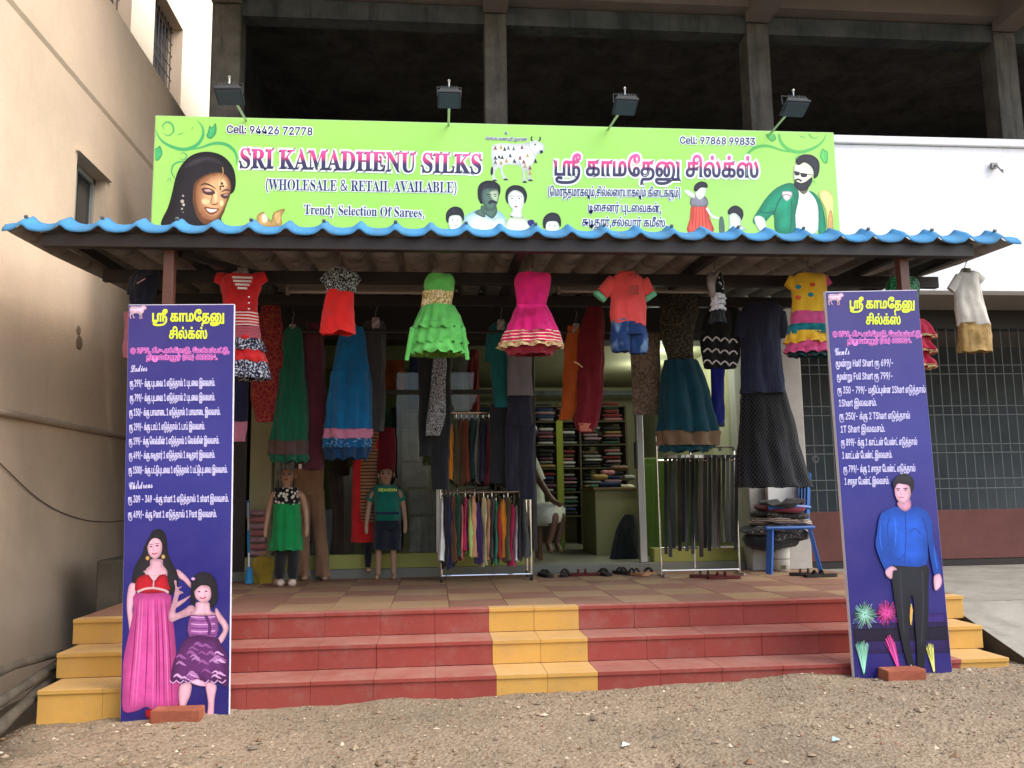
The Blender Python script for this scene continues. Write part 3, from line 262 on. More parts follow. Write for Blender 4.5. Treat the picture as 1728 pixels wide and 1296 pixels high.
[2,[79],391,[[194,-15,-37,0,-63,54,-48,96,-26,130,0,77,0,74,26,130,48,96,65,54,39,1,36,0,64,-54,46,-94,27,-130,0,-75,0,-76,-27,-130,-48,-96,-64,-54],[197,19,85,0,0,323,0,156,-47,164,-41,1,-86,0,0,-319,0,-158,48,-164]]],
[2,[69],329,[[10,1,0,25,27,0,19,40,0,53,0,433,0,66,-20,38,-24,1,0,27,285,1,0,-201,-11,1,-6,92,-53,72,-55,1,-16,0,-15,-6,-5,-26,0,-29,0,-211,8,1,34,0,30,70,6,79,12,1,0,-337,-12,1,-2,60,-17,68,-31,28,-26,1,-2,1,0,-231,0,-36,14,-24,22,1,36,0,50,34,36,74,12,65,14,1,-20,-211]]],
[2,[84],315,[[68,1,0,27,28,0,20,40,0,55,0,525,-5,1,-39,0,-46,-88,-4,-83,-14,1,0,207,298,1,0,-205,-13,1,-9,172,-84,1,-4,1,0,-523,0,-56,20,-38,28,1,0,-25]]],
[2,[65],325,[[-6,1,0,29,14,0,19,36,9,49,118,583,13,-1,119,-563,12,-52,16,-48,16,1,0,-27,-160,1,0,29,41,0,0,41,0,14,-8,39,-15,77,-111,1,-19,-91,-1,-6,-1,-22,0,-3,0,-44,36,1,3,1,0,-27],[84,241,96,1,-48,237]]],
[2,[108],148,[[14,1,0,25,14,2,11,24,0,35,0,509,0,32,-8,28,-16,3,0,25,95,1,0,-593,0,-32,10,-26,14,-1,0,-23]]],
[2,[100],276,[[104,-15,-26,0,-40,62,-24,106,0,69,0,76,25,116,43,62,26,1,36,0,22,-57,0,181,0,32,-16,24,-19,3,0,25,107,1,0,-565,0,-36,8,-30,17,-5,0,-23,-40,0,-57,-31,0,75,-21,-74],[128,43,11,0,23,38,4,33,0,249,-2,24,-21,34,-13,1,-24,0,-9,-45,-9,-48,0,-95,0,-94,8,-45,10,-46]]],
[2,[38],366,[[139,-9,-51,0,-62,102,0,95,0,78,42,92,36,41,-16,36,-28,82,0,55,0,76,50,80,42,1,40,0,46,-80,0,-71,0,-64,-40,-88,-31,-35,97,-185,12,30,17,82,5,47,45,1,-8,-64,-24,-108,-19,-41,73,-141,-59,1,-44,85,-24,-42,-58,-52],[140,437,30,34,25,62,0,41,0,36,-24,44,-21,1,-20,0,-27,-44,0,-37,0,-36,19,-62],[140,69,32,0,46,42,16,31,-104,201,-27,-32,-31,-64,0,-55,0,-54,38,-66]]],
[2,[40],150,[[94,-157,-38,88,-36,222,0,123,0,122,36,228,38,91,41,1,-35,-94,-36,-226,0,-117,0,-116,36,-224,34,-93]]],
[2,[41],150,[[16,-157,34,94,36,224,0,117,0,118,-36,226,-35,95,41,1,38,-90,36,-228,0,-121,0,-122,-36,-222,-38,-87]]],
[2,[44],134,[[20,-127,8,56,14,136,4,53,46,1,4,-11,-6,-52,-25,-128,-12,-51]]],
[2,[46],134,[[66,-13,-12,0,-18,32,0,37,0,38,18,28,12,1,14,0,18,-28,0,-37,0,-36,-18,-32]]],
[3,[76],318,[[92,-7,-31,0,-27,42,0,27,0,26,23,38,27,1,28,0,43,-37,23,50,19,105,-41,4,-49,88,0,65,0,60,42,106,37,31,38,32,45,1,9,0,11,0,3,-1,8,-4,0,-9,0,-12,-14,1,-34,0,-52,-42,-36,-70,-18,-78,0,-35,0,-50,30,-56,26,1,22,106,58,162,62,94,27,1,21,0,26,-46,0,-37,0,-34,-22,-80,-39,-76,-52,-64,-30,-23,-31,-144,-53,-69,19,-20,16,1,14,0,34,40,36,60,33,66,13,25,13,28,20,24,7,1,10,-3,-6,-8,-20,-32,-12,-23,-17,-32,-39,-78,-36,-62,-13,-11,-19,-20,-18,1,-26,0,-26,33,-38,-40],[281,297,23,20,40,60,29,72,6,33,9,48,0,29,0,44,-16,1,-21,0,-24,-75,-12,-36,-23,-116],[88,21,36,0,22,43,-30,34,-33,1,-15,0,-20,-20,0,-15,0,-14,22,-26]]],
[3,[97],264,[[156,-7,-12,0,-20,36,0,33,-28,-66,-34,1,-22,0,-28,50,0,43,0,38,23,78,38,66,45,40,22,1,29,0,5,-43,10,41,56,5,-46,-189,-7,-28,-7,-30,0,-3,0,-12,4,1,4,0,16,22,20,32,8,15,10,-19,-26,-48,-42,-52],[72,19,16,0,40,82,18,63,18,62,0,21,0,16,-10,20,-8,1,-8,0,-22,-36,-23,-56,-19,-64,-13,-62,0,-21,0,-8,8,-14]]],
[3,[100],302,[[65,-5,-23,0,-30,50,0,49,0,38,24,78,40,62,44,38,21,1,31,0,8,-41,84,311,62,11,-125,-449,-11,-40,-12,-44,0,-7,0,-12,6,1,13,0,41,81,10,-19,-24,-46,-36,-52,-18,1,-18,0,-22,36,0,27,0,9,-31,-70],[78,21,9,0,26,40,27,64,12,41,16,56,0,31,0,30,-14,1,-8,0,-22,-36,-23,-52,-20,-56,-6,-19,-12,-40,0,-27,0,-28]]],
[3,[105],172,[[137,363,-11,0,-14,22,0,23,0,22,18,32,14,1,10,0,14,-24,0,-17,0,-22,-18,-34],[144,93,-16,-32,-24,-42,-8,-7,-16,-18,-16,1,-38,0,0,69,0,20,18,76,18,65,-4,-12,-14,-28,-8,-11,-10,21,6,8,18,36,22,48,8,21,70,9,-51,-183,-21,-72,0,-11,0,-8,3,1,6,0,26,36,22,45]]],
[3,[101],206,[[75,-7,-29,0,-38,64,0,45,0,32,25,74,39,62,44,40,20,1,18,0,25,-36,0,-31,0,-30,-28,-54,-48,-42,-31,-11,-8,-34,0,-23,0,-20,15,1,21,0,46,40,24,49,8,-19,-24,-48,-56,-52],[78,129,16,4,30,36,20,52,0,27,0,30,-8,1,-7,0,-21,-40,-22,-68]]],
[3,[115],175,[[154,105,-26,-48,-34,-48,-28,-16,-16,1,-24,0,-23,44,0,29,0,20,13,26,10,1,11,0,11,-24,0,-13,0,-16,-12,-24,-6,1,-3,0,-1,3,4,-14,9,1,17,0,12,57,6,26,7,70,0,45,0,8,0,20,-1,9,-4,-8,-16,-28,-17,-34,-7,-13,-9,21,9,20,29,52,19,37,2,6,4,11,7,24,7,1,9,0,0,-13,0,-10,-5,-7,-4,-8,0,-13,0,-8,4,-11,23,-62,0,-53,0,-42,-11,-21,12,20,12,23]]],
[3,[67],348,[[221,-5,-29,0,-46,42,-27,76,0,49,0,32,9,49,-61,20,0,113,0,64,46,116,39,37,38,38,42,1,30,0,0,-15,0,-14,-16,1,-28,0,-52,-48,-42,-80,-25,-88,0,-37,0,-70,34,-9,13,52,42,102,52,94,53,72,51,42,20,1,22,0,25,-40,0,-35,0,-28,-23,-68,-38,-76,-52,-68,-60,-48,-32,-11,-26,-88,0,-55,0,-84,42,1,20,0,36,28,31,44,18,52,0,29,0,34,-19,30,-12,1,-14,0,-25,-30,-7,-23,-4,-12,-4,-30,0,-15,-2,-32,-7,1,-5,0,-8,20,0,21,0,38,20,58,33,36,21,1,22,0,26,-48,0,-43,0,-34,-22,-66,-36,-48,-42,-30],[215,277,21,8,46,50,43,66,34,76,20,72,0,27,0,26,-11,1,-20,0,-46,-91,-44,-92]]],
[3,[104],284,[[255,93,-11,-20,-16,-32,-6,-7,-22,-38,-21,1,-15,0,-21,46,0,39,0,26,5,21,2,12,12,36,12,25,28,65,2,6,0,5,0,6,-2,1,-12,0,-24,-37,-12,-18,-30,-66,-14,-43,-36,-109,-64,-7,66,247,-8,-18,-18,-36,-8,-15,-10,21,16,32,29,60,27,76,14,51,46,167,61,15,-103,-389,52,112,33,1,16,0,19,-44,0,-39,0,-28,-20,-60,-16,-39,-16,-38,0,-17,0,-8,3,1,4,0,27,40,21,41]]],
[3,[114],205,[[176,93,-19,-36,-23,-40,-6,-7,-12,-14,-15,1,-23,0,-28,42,0,33,0,26,15,62,27,64,18,25,-10,-2,-11,1,-13,1,-9,-18,-19,-36,-11,-19,-10,21,9,16,18,32,6,15,8,62,2,9,4,10,5,1,5,0,2,-6,0,-11,0,-4,0,-4,0,-3,0,-16,20,-3,14,0,24,-12,16,-24,0,-19,0,-10,-10,-38,-16,-44,-14,-40,-4,-11,-8,-24,0,-11,0,-12,6,1,5,0,25,36,24,45]]],
[3,[110],288,[[-1,-7,20,56,29,88,10,29,19,56,0,9,0,8,-3,1,-2,0,-17,-32,-17,-35,-10,21,25,52,39,66,18,1,20,0,0,-67,0,-16,-3,-25,51,112,34,1,16,0,19,-44,0,-39,0,-20,-14,-52,-19,-52,-8,-17,-12,-26,0,-15,0,-8,4,1,3,0,27,38,22,43,10,-19,-16,-30,-22,-38,-6,-7,-8,-8,-16,-14,-8,1,-16,0,-20,46,0,39,0,24,4,23,5,24,21,49,28,65,2,4,0,4,0,1,0,8,-2,1,-14,0,-34,-65,-17,-32,-42,-106,-25,-71]]],
[3,[71],339,[[198,-7,-47,0,-50,64,0,53,0,40,27,46,20,1,16,0,18,-30,0,-21,0,-42,-33,-13,-11,-4,0,-19,0,-18,28,-24,17,1,27,0,46,104,26,97,-19,-24,-25,1,-38,0,-24,57,-4,-2,-7,0,-3,1,-28,0,-42,40,-24,70,0,45,0,50,32,94,28,33,30,34,24,3,8,0,0,-7,0,-4,-13,-11,-13,-12,-34,-64,-14,-47,-14,-44,0,-45,0,-46,32,-60,25,1,3,0,4,0,2,3,-9,44,0,37,0,44,21,82,35,68,43,50,42,28,19,1,23,0,26,-44,0,-33,0,-30,-21,-78,-39,-80,-26,-35,-37,-52,-40,-15,7,-36,28,1,32,0,40,57,40,52,6,1,6,0,0,-3,0,-4,-2,-3,-16,-32,-5,-51,-6,-54,-21,-96,-17,-29,-17,-28,-50,-32],[204,285,33,16,55,66,40,80,22,74,0,25,0,28,-13,28,-7,1,-13,0,-31,-40,-32,-68,-29,-82,-21,-86]]],
[3,[116],221,[[26,189,18,32,26,56,22,60,12,41,56,185,64,7,-38,-125,34,1,-4,-31,-40,1,-19,-62,-33,-118,-16,-53,-17,-64,-14,-56,0,-11,0,-12,5,1,8,0,28,38,24,45,9,-19,-23,-46,-42,-52,-21,1,-17,0,-20,40,0,33,0,18,6,27,2,14,14,52,12,45,-16,-32,-11,-19]]],
[1,[56],324,[[162,-9,-37,0,-57,52,-31,92,0,59,0,48,19,78,32,54,20,7,0,5,-26,14,-32,90,0,59,0,56,29,88,51,48,32,1,32,0,50,-48,29,-88,0,-55,0,-58,-31,-90,-26,-13,0,-3,20,-6,32,-54,19,-78,0,-47,0,-58,-32,-92,-57,-52],[162,73,24,0,35,32,19,56,0,39,0,42,-20,60,-36,36,-22,1,-23,0,-35,-36,-21,-60,0,-41,0,-38,19,-56,36,-32],[162,415,19,0,30,30,17,56,0,37,0,38,-16,54,-30,28,-20,1,-20,0,-30,-28,-17,-54,0,-37,0,-36,17,-56,30,-30]]],
[1,[57],324,[[162,737,34,0,52,-60,30,-108,0,-71,0,-52,-23,-116,-29,-83,-82,-243,-50,1,121,357,5,1,-6,-22,-18,-34,-26,-20,-14,1,-33,0,-49,56,-28,100,0,69,0,68,30,104,52,60],[162,659,-21,0,-32,-40,-19,-70,0,-43,0,-46,19,-70,32,-38,21,1,21,0,33,38,18,70,0,45,0,46,-18,70,-33,40]]],
[1,[40],196,[[62,297,0,80,16,174,29,162,18,61,43,1,-19,-76,-27,-168,-15,-160,0,-71,0,-64,13,-132,27,-148,21,-87,-43,1,-31,106,-32,218]]],
[1,[116],164,[[146,547,0,-73,-141,1,0,75],[46,677,44,1,0,-533,0,-38,14,-32,18,1,4,0,13,4,5,1,10,-71,-8,-6,-16,-6,-9,1,-35,0,-40,76,0,69]]],
[1,[64],483,[[255,-191,-55,0,-84,60,-57,112,-29,168,0,109,0,104,30,164,56,116,82,62,52,1,50,0,76,-66,51,-110,26,-138,0,-75,0,-52,-5,-104,-17,-88,-33,-52,-29,1,-13,0,-30,14,-22,36,-2,31,-2,1,-6,-32,-34,-46,-27,1,-33,0,-43,66,-22,108,0,69,0,68,26,102,45,60,30,1,23,0,31,-34,7,-17,3,1,0,43,38,1,0,-323,0,-28,16,-44,16,1,18,0,19,48,7,102,0,79,0,62,-20,114,-41,92,-63,52,-42,1,-42,0,-66,-52,-46,-96,-24,-140,0,-89,0,-90,24,-140,48,-96,69,-50,45,1,20,0,38,14,29,20,7,5,10,-67,-11,-10,-35,-18,-40,-12],[235,93,23,0,30,40,13,76,0,57,0,60,-15,66,-28,26,-22,1,-20,0,-28,-40,-16,-70,0,-41,0,-44,13,-80,27,-48]]],
[1,[70],295,[[44,1,0,729,220,1,0,-81,-174,1,0,-249,158,1,0,-81,-158,1,0,-313]]],
[1,[80],320,[[44,1,0,729,124,1,43,0,55,-62,26,-106,0,-63,0,-64,-26,-106,-55,-62,-43,1,-88,1,0,81,86,1,30,0,34,40,16,68,0,45,0,44,-16,68,-35,38,-29,1,-76,1,0,-645]]],
[1,[102],185,[[166,547,0,-73,-161,1,0,75],[58,1,0,621,0,46,23,62,35,34,20,1,16,0,20,-10,5,-3,-12,-75,-3,2,-12,6,-8,1,-21,0,-19,-40,0,-39,0,-599]]],
[1,[104],296,[[82,329,0,-327,-44,1,0,729,44,1,0,-313,-7,1,13,74,46,64,30,1,28,0,42,-44,23,-92,0,-67,0,-347,-44,1,0,341,0,62,-33,72,-28,1,-20,0,-32,-34,-18,-66]]],
[1,[78],376,[[44,1,0,729,54,1,148,-465,6,-18,17,-56,19,-72,10,-39,-7,1,-2,42,-2,76,-1,66,0,21,0,449,47,1,0,-727,-55,1,-132,415,-10,30,-18,60,-23,84,-17,61,8,1,2,-52,2,-92,0,-68,0,-19,0,-415]]],
[1,[115],264,[[132,-11,-28,0,-44,32,-29,64,-5,49,42,21,6,-44,32,-44,25,1,29,0,34,50,0,35,0,28,-20,38,-20,11,-46,21,-37,18,-37,74,0,59,0,46,27,72,45,40,30,1,28,0,39,-32,25,-60,6,-39,-40,-19,-6,30,-26,48,-26,1,-24,0,-33,-46,0,-31,0,-32,22,-36,24,-11,41,-19,38,-16,35,-74,0,-55,0,-48,-27,-74,-48,-44]]],
[1,[47],180,[[169,763,-117,-869,-41,1,117,871]]],
[1,[49],324,[[55,1,0,79,225,1,0,-77],[198,729,0,-727,-46,1,0,643,-2,1,-88,-129,0,101,79,117]]],
[1,[114],188,[[38,1,0,547,43,1,0,-83,3,1,8,42,38,50,25,1,5,0,13,-2,4,1,0,-87,-2,0,-15,4,-10,1,-19,0,-31,-32,-18,-56,0,-37,0,-341]]],
[1,[83],321,[[160,-11,-39,0,-58,50,-33,90,-2,63,48,1,2,-42,24,-52,37,-26,21,1,25,0,39,34,24,56,0,41,0,36,-20,44,-33,28,-19,11,-44,27,-44,24,-50,92,0,73,0,62,34,94,56,48,36,1,36,0,54,-48,32,-88,2,-55,-46,1,-3,52,-45,60,-32,1,-24,0,-34,-32,-20,-52,0,-35,0,-36,24,-48,32,-24,13,-7,37,-19,14,-8,36,-28,32,-44,20,-72,0,-49,0,-58,-30,-96,-60,-56]]],
[1,[45],324,[[241,353,0,-81,-159,1,0,83]]],
[1,[53],324,[[158,-9,-32,0,-51,50,-31,88,0,57,44,1,2,-32,19,-52,31,-28,18,1,22,0,34,40,20,72,0,49,0,46,-21,74,-35,44,-23,1,-17,0,-34,-24,-12,-15,-43,13,21,361,192,1,0,-81,-152,1,-13,-211,2,1,11,18,34,24,20,1,24,0,42,-36,32,-66,17,-90,0,-51,0,-68,-31,-112,-55,-62]]],
[1,[50],324,[[46,1,0,69,121,261,21,44,26,68,14,60,0,33,0,40,-18,56,-31,28,-19,1,-22,0,-30,-32,-16,-62,0,-41,-45,1,0,64,30,100,51,52,32,1,33,0,50,-52,29,-92,0,-57,0,-38,-14,-76,-36,-96,-32,-67,-80,-167,0,-5,168,1,0,-81]]],
[1,[52],324,[[30,149,0,77,144,505,46,1,-142,-491,0,-7,216,1,0,-79],[201,1,0,171,0,37,0,249,44,1,0,-453]]],
[1,[97],281,[[115,-11,-26,0,-42,38,-25,76,0,55,0,46,18,58,32,34,37,18,19,5,24,6,32,6,14,18,0,21,0,3,0,36,-12,46,-26,26,-19,1,-19,0,-28,-24,-18,-36,-4,-19,-42,29,10,48,36,56,43,24,21,1,14,0,34,-12,33,-40,21,-76,0,-63,0,-359,-43,1,0,75,-3,1,-4,-18,-21,-40,-33,-28],[122,65,25,0,33,40,18,60,0,33,0,77,-2,-4,-18,-12,-24,-8,-22,-4,-6,-1,-16,-4,-27,-18,-17,-38,0,-29,0,-28,15,-40,25,-20]]],
[1,[117],296,[[131,-7,-27,0,-42,48,-24,90,0,71,0,347,44,1,0,-337,0,-64,34,-72,28,1,20,0,31,34,18,66,0,49,0,327,44,1,0,-545,-43,1,0,133,6,1,-12,-76,-47,-64]]],
[1,[110],296,[[82,329,0,-327,-44,1,0,547,43,1,0,-131,-6,1,13,74,46,64,30,1,28,0,42,-44,23,-92,0,-67,0,-347,-44,1,0,341,0,62,-33,72,-28,1,-20,0,-32,-34,-18,-66]]],
[1,[67],365,[[191,-9,-47,0,-72,90,-42,168,0,117,0,116,42,166,72,90,47,1,28,0,49,-32,39,-60,26,-88,5,-55,-46,1,-4,36,-19,56,-27,40,-33,20,-18,1,-33,0,-52,-68,-31,-128,0,-91,0,-92,31,-130,52,-66,33,1,18,0,33,20,27,40,19,56,4,37,46,1,-4,-56,-27,-88,-39,-60,-49,-34]]],
[1,[46],134,[[68,-5,-14,0,-19,38,0,29,0,28,19,36,14,1,14,0,19,-36,0,-27,0,-28,-19,-38]]],
[1,[72],372,[[44,1,0,729,46,1,0,-315,191,1,0,317,47,1,0,-727,-47,1,0,333,-191,1,0,-331]]],
[1,[101],292,[[154,-11,-40,0,-58,72,-30,124,0,85,0,84,30,128,55,72,37,1,22,0,42,-28,34,-64,21,-104,0,-75,0,-35,-212,1,0,73,189,1,-21,-25,0,54,-17,84,-33,48,-25,1,-24,0,-36,-50,-18,-78,0,-43,0,-47,0,-62,21,-84,37,-44,26,1,16,0,26,18,19,40,5,27,42,-21,-6,-42,-30,-62,-44,-36]]],
[1,[79],382,[[192,-9,-47,0,-73,90,-42,168,0,117,0,116,42,166,73,90,47,1,46,0,73,-90,41,-166,0,-115,0,-116,-41,-168,-73,-90],[192,77,32,0,52,66,32,130,0,93,0,92,-32,128,-52,68,-32,1,-34,0,-52,-68,-31,-128,0,-91,0,-92,31,-128,52,-68]]],
[1,[41],196,[[28,-135,21,88,27,150,12,132,0,63,0,72,-14,160,-28,168,-18,77,42,1,18,-60,29,-162,16,-174,0,-79,0,-108,-33,-220,-30,-103]]],
[1,[48],324,[[162,-9,-40,0,-58,88,-30,166,0,121,0,116,31,168,57,88,40,1,40,0,58,-88,30,-168,0,-115,0,-120,-30,-166,-57,-88],[162,73,26,0,38,68,19,132,0,93,0,92,-19,132,-38,68,-26,1,-26,0,-38,-68,-19,-132,0,-91,0,-92,19,-132,38,-68]]],
[1,[69],300,[[44,1,0,729,222,1,0,-81,-176,1,0,-237,164,1,0,-81,-164,1,0,-243,178,1,0,-81]]],
[1,[84],323,[[24,647,0,83,275,1,0,-81,-114,1,0,-645,-47,1,0,647]]],
[1,[51],324,[[155,-9,-33,0,-55,46,-35,88,-2,61,48,1,2,-36,21,-52,34,-24,21,1,22,0,36,30,20,60,0,45,0,38,-18,68,-40,40,-33,1,-30,1,0,75,92,215,0,7,-157,1,0,83,218,1,0,-67,-114,-263,0,17,39,8,58,-56,31,-98,0,-61,0,-60,-32,-100,-56,-54]]],
[1,[108],138,[[100,-3,-31,0,-31,66,0,59,0,609,44,1,0,-583,0,-40,10,-28,13,1,7,0,8,0,3,5,9,-75,-6,-4,-18,-4]]],
[1,[44],134,[[26,-175,22,279,50,1,-38,-277]]],
[1,[65],345,[[12,1,133,729,53,1,134,-727,-48,1,-78,433,-7,40,-19,120,-13,93,9,1,-14,-94,-18,-122,-7,-35,-75,-431],[79,205,0,81,187,1,0,-79]]],
[1,[58],134,[[68,-5,-14,0,-19,38,0,29,0,28,19,36,14,1,14,0,19,-36,0,-27,0,-28,-19,-38],[68,389,-14,0,-19,40,0,29,0,26,19,38,14,1,14,0,19,-38,0,-25,0,-28,-19,-40]]],
[1,[54],324,[[162,-9,-34,0,-52,62,-30,108,0,73,0,52,23,114,29,87,82,245,50,1,-121,-355,-5,1,6,20,18,36,26,20,14,1,33,0,49,-56,28,-100,0,-67,0,-68,-30,-104,-52,-62],[162,71,21,0,32,40,19,70,0,45,0,46,-19,68,-32,38,-21,1,-21,0,-33,-36,-18,-68,0,-45,0,-46,18,-70,33,-40]]],
[1,[55],324,[[70,1,161,641,0,7,-187,1,0,83,236,1,0,-87,-162,-639]]]]
GL = {}
for fnt, cps, adv, outl in GLYPHS: GL['TSsc'[fnt]+''.join(map(chr, cps))] = (adv, outl)
def polyline(c):
    p = []; n = len(c); pts = []; x = y = 0
    for i in range(0, n, 2):
        x += c[i]; yy = c[i+1]; o = yy & 1; y += (yy-o)//2; pts.append((x, y, o))
    full = []
    for i, (x, y, o) in enumerate(pts):
        q = pts[(i+1) % len(pts)]; full.append((x, y, o))
        if not o and not q[2]: full.append(((x+q[0])/2, (y+q[1])/2, 1))
    st = next(i for i, v in enumerate(full) if v[2]); full = full[st:]+full[:st]+[full[st]]; out = []; i = 0
    while i < len(full)-1:
        a = full[i]; b = full[i+1]
        if b[2]: out.append(a[:2]); i += 1
        else:
            c2 = full[i+2]
            for t in (0, .34, .67): out.append(((1-t)**2*a[0]+2*t*(1-t)*b[0]+t*t*c2[0], (1-t)**2*a[1]+2*t*(1-t)*b[1]+t*t*c2[1]))
            i += 2
    return out
POLY = {}
def shape_text(s, lat='S'):
    s = s.replace('\u0bca', '\u0bc6\u0bbe').replace('\u0bcb', '\u0bc7\u0bbe'); L = list(s)
    for i in range(1, len(L)):
        if L[i] in '\u0bc6\u0bc7\u0bc8': L[i-1], L[i] = L[i], L[i-1]
    s = ''.join(L); x = 0; res = []; i = 0
    while i < len(s):
        if s[i] == ' ': x += 135; i += 1; continue
        for n in (4, 3, 2, 1):
            k = s[i:i+n]
            if len(k) == n and ('T'+k in GL): k = 'T'+k; break
        else:
            n = 1; k = lat+s[i]
            if k not in GL: k = 'S'+s[i]
        a, cs = GL[k]
        if k not in POLY: POLY[k] = [polyline(c) for c in cs]
        res.append((x, POLY[k])); x += a; i += n
    return x, res
def ribbon(pts, wd):
    n = len(pts); inn = []; out = []
    for i in range(n):
        ax, ay = pts[i-1]; bx, by = pts[i]; cx, cy = pts[(i+1) % n]
        d1 = math.hypot(bx-ax, by-ay) or 1e-6; d2 = math.hypot(cx-bx, cy-by) or 1e-6
        n1 = ((by-ay)/d1, (ax-bx)/d1); n2 = ((cy-by)/d2, (bx-cx)/d2); mx, my = n1[0]+n2[0], n1[1]+n2[1]; q = math.hypot(mx, my)
        if q < .3: mx, my, q = n1[0], n1[1], 1
        k = wd/q*min(1.6, 2/q if q > .3 else 1); out.append((bx+mx*k, by+my*k)); inn.append((bx-mx*k, by-my*k))
    return out+inn, [(i, (i+1) % n, n+(i+1) % n, n+i) for i in range(n)]
def lettering(name, text, pl, x0, y0, x1, y1, h, mat, parent, lat='S', off=0, lift=.002, slant=0, fill=True):
    """text set on a real flat surface; base line (x0,y0)-(x1,y1) and height in photograph pixels; off thickens the strokes"""
    W, gs = shape_text(text, lat); cap = 360.0
    sx = math.hypot(x1-x0, y1-y0)/W; sy = h/cap; V = []; F = []; LF = []
    cu = bpy.data.curves.new(name, 'CURVE'); cu.dimensions = '2D'; cu.fill_mode = 'BOTH'; ci = 0
    for gx, cs in gs:
        for c in cs:
            p2 = [((gx+x+slant*y)*sx, y*sy) for x, y in c]; q2 = [p for i, p in enumerate(p2) if math.hypot(p[0]-p2[i-1][0], p[1]-p2[i-1][1]) > .02]
            if len(q2) < 3: continue
            sp = cu.splines.new('POLY'); sp.points.add(len(q2)-1); sp.use_cyclic_u = True
            for i, (x, y) in enumerate(q2): sp.points[i].co = (x, y, 0, 1)
            if off > 0:
                rv, rf = ribbon(q2, off)
                for fi, f in enumerate(rf):
                    o = len(V); zz = lift-.0006+.00001*((ci*17+fi) % 53); V += [(rv[k][0], rv[k][1], zz) for k in f]; F.append((o, o+1, o+2, o+3))
                ci += 1
    if fill:
        o = bpy.data.objects.new(name, cu); COL.objects.link(o); me = bpy.data.meshes.new_from_object(o); COL.objects.unlink(o); bpy.data.objects.remove(o)
        n = len(V); V += [(v.co.x, v.co.y, lift) for v in me.vertices]; F += [tuple(k+n for k in p.vertices) for p in me.polygons]; bpy.data.meshes.remove(me)
    bpy.data.curves.remove(cu); D = math.hypot(x1-x0, y1-y0); ux, uy = (x1-x0)/D, (y1-y0)/D; base = rootloc(parent)
    me = bpy.data.meshes.new(name); me.from_pydata([pl.at(x0+x*ux+y*uy, y0+x*uy-y*ux, z)-base for x, y, z in V], [], F)
    uvl = me.uv_layers.new(name='UVMap'); uvl.data.foreach_set('uv', [c for l in me.loops for c in (0, V[l.vertex_index][1]/h)])
    me.materials.append(mat); me.update(); return link(name, me, parent)
def crv(pts, sub=4, closed=True):
    out = []; n = len(pts)
    for i in range(n if closed else n-1):
        g = lambda k: pts[k % n] if closed else pts[max(0, min(n-1, k))]
        p0, p1, p2, p3 = g(i-1), g(i), g(i+1), g(i+2)
        for k in range(sub):
            t = k/sub
            out.append(tuple(.5*((2*p1[j])+(-p0[j]+p2[j])*t+(2*p0[j]-5*p1[j]+4*p2[j]-p3[j])*t*t+(-p0[j]+3*p1[j]-3*p2[j]+p3[j])*t**3) for j in range(len(p1))))
    if not closed: out.append(tuple(pts[-1]))
    return out
TONED = {}
def toned(m):
    """the same ink as part of a printed photograph: its printed tone is stored per point of the picture"""
    if m.name in TONED: return TONED[m.name]
    c = INK.get(m.name, C(128, 128, 128)); n = N('photo_'+m.name); a = n.n('ShaderNodeAttribute'); a.attribute_name = 'tone'
    g = n.n('ShaderNodeMath'); g.operation = 'MULTIPLY_ADD'; n.l(n.noise(55, 4, .7), g.inputs[0]); g.inputs[1].default_value = .4; g.inputs[2].default_value = .8
    h = n.n('ShaderNodeMath'); h.operation = 'MULTIPLY'; n.l(a.outputs['Fac'], h.inputs[0]); n.l(g.outputs[0], h.inputs[1])
    n.out(n.mix(1.0, c, h.outputs[0], 'MULTIPLY'), .45, Specular_IOR_Level=.3); TONED[m.name] = n.m; return n.m
INK = {}
